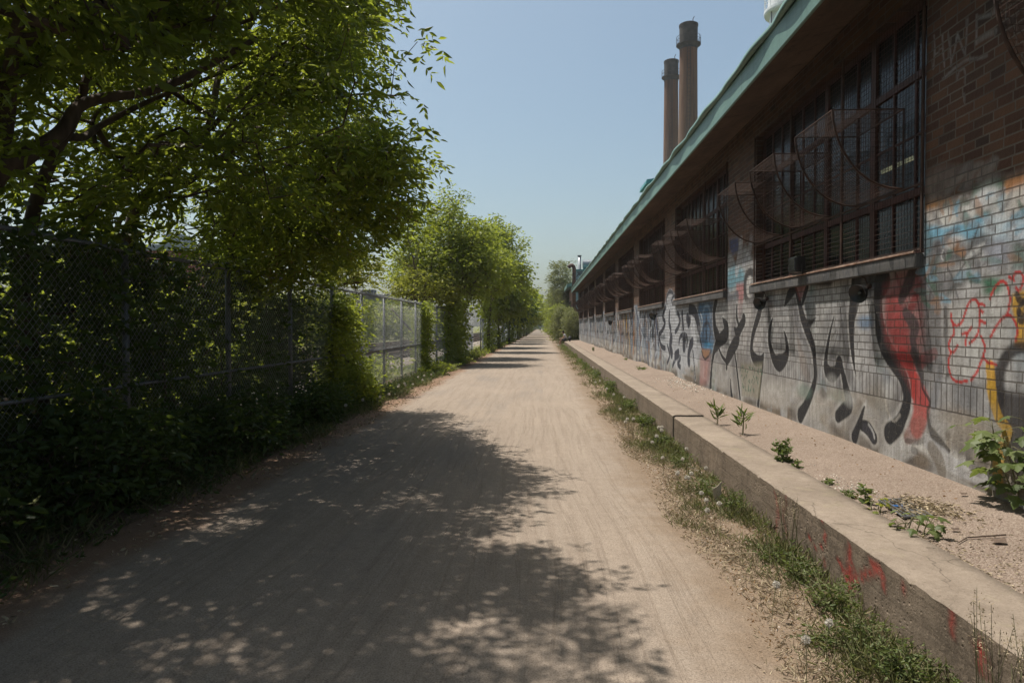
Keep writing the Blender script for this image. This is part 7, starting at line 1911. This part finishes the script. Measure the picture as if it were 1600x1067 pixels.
person('person in pale shirt and dark shorts sitting sideways on the far end of the ledge', {
    'hip': (X_, Y_, 0.52), 'chest': (X_ - 0.12, Y_, 0.86), 'head': (X_ - 0.26, Y_, 1.12), 'face': (-1, -0.1, -0.35),
    'shoulder_l': (X_ - 0.12, Y_ - 0.18, 0.93), 'shoulder_r': (X_ - 0.12, Y_ + 0.18, 0.93), 'elbow_l': (X_ - 0.22, Y_ - 0.22, 0.68), 'elbow_r': (X_ - 0.22, Y_ + 0.22, 0.68),
    'wrist_l': (X_ - 0.44, Y_ - 0.13, 0.62), 'wrist_r': (X_ - 0.44, Y_ + 0.13, 0.62), 'hand_l': (-1, 0.25, -0.25), 'hand_r': (-1, -0.25, -0.25), 'hside_l': (0, 1, 0), 'hside_r': (0, -1, 0),
    'thigh_l': (X_ - 0.06, Y_ - 0.10, 0.50), 'thigh_r': (X_ - 0.06, Y_ + 0.10, 0.50), 'knee_l': (X_ - 0.46, Y_ - 0.13, 0.49), 'knee_r': (X_ - 0.46, Y_ + 0.14, 0.50),
    'ankle_l': (X_ - 0.42, Y_ - 0.13, 0.09), 'ankle_r': (X_ - 0.54, Y_ + 0.14, 0.09), 'toe_l': (X_ - 0.59, Y_ - 0.14, 0.035), 'toe_r': (X_ - 0.71, Y_ + 0.15, 0.035)})
rt = empty('backpack', (2.22, Y_ + 0.1, 0.385), 'black backpack standing on the ledge behind the sitting person', 'backpack')
m = MB(); m.bevbox((2.08, Y_ - 0.12, 0.388), (2.36, Y_ + 0.22, 0.80), 0.07); m.build('bag', M['bag'], rt, True)
m = MB(); m.bevbox((2.02, Y_ - 0.06, 0.40), (2.079, Y_ + 0.16, 0.62), 0.02); m.build('pocket', M['bag'], rt, True)
m = MB(); m.tube([(2.22, Y_ - 0.02, 0.80), (2.22, Y_ + 0.05, 0.85), (2.22, Y_ + 0.12, 0.80)], 0.012, 6); m.build('handle', M['bag'], rt)
Y_ = 235.0; X_ = -0.9
person('tiny person in pale shirt walking far away where the path vanishes', {
    'hip': (X_, Y_, 0.93), 'chest': (X_, Y_ + 0.02, 1.30), 'head': (X_, Y_, 1.64), 'face': (0, -1, 0),
    'shoulder_l': (X_ - 0.19, Y_, 1.40), 'shoulder_r': (X_ + 0.19, Y_, 1.40), 'elbow_l': (X_ - 0.25, Y_ + 0.08, 1.12), 'elbow_r': (X_ + 0.25, Y_ - 0.06, 1.12),
    'wrist_l': (X_ - 0.26, Y_ + 0.0, 0.88), 'wrist_r': (X_ + 0.26, Y_ - 0.22, 0.92), 'hand_l': (0, -0.1, -1), 'hand_r': (0, -0.4, -1), 'hside_l': (0, 1, 0), 'hside_r': (0, 1, 0),
    'thigh_l': (X_ - 0.09, Y_, 0.88), 'thigh_r': (X_ + 0.09, Y_, 0.88), 'knee_l': (X_ - 0.10, Y_ - 0.18, 0.50), 'knee_r': (X_ + 0.10, Y_ + 0.08, 0.48),
    'ankle_l': (X_ - 0.10, Y_ - 0.22, 0.09), 'ankle_r': (X_ + 0.10, Y_ + 0.36, 0.14), 'toe_l': (X_ - 0.10, Y_ - 0.40, 0.035), 'toe_r': (X_ + 0.10, Y_ + 0.22, 0.035)})

# ------------------------------------------------------------------ the air
if True:
    m = MB(); m.box((-700, -60, -1.1), (700, 640, 72))
    t = NT('air'); t.t.nodes.remove(t.bsdf)
    v = t.n('VolumePrincipled'); v.inputs['Color'].default_value = (0.86, 0.91, 0.97, 1); v.inputs['Density'].default_value = 0.00030; v.inputs['Anisotropy'].default_value = 0.1
    t.t.links.new(v.outputs[0], t.out.inputs['Volume'])
    tag(m.build('haze', t.mat), kind='stuff')
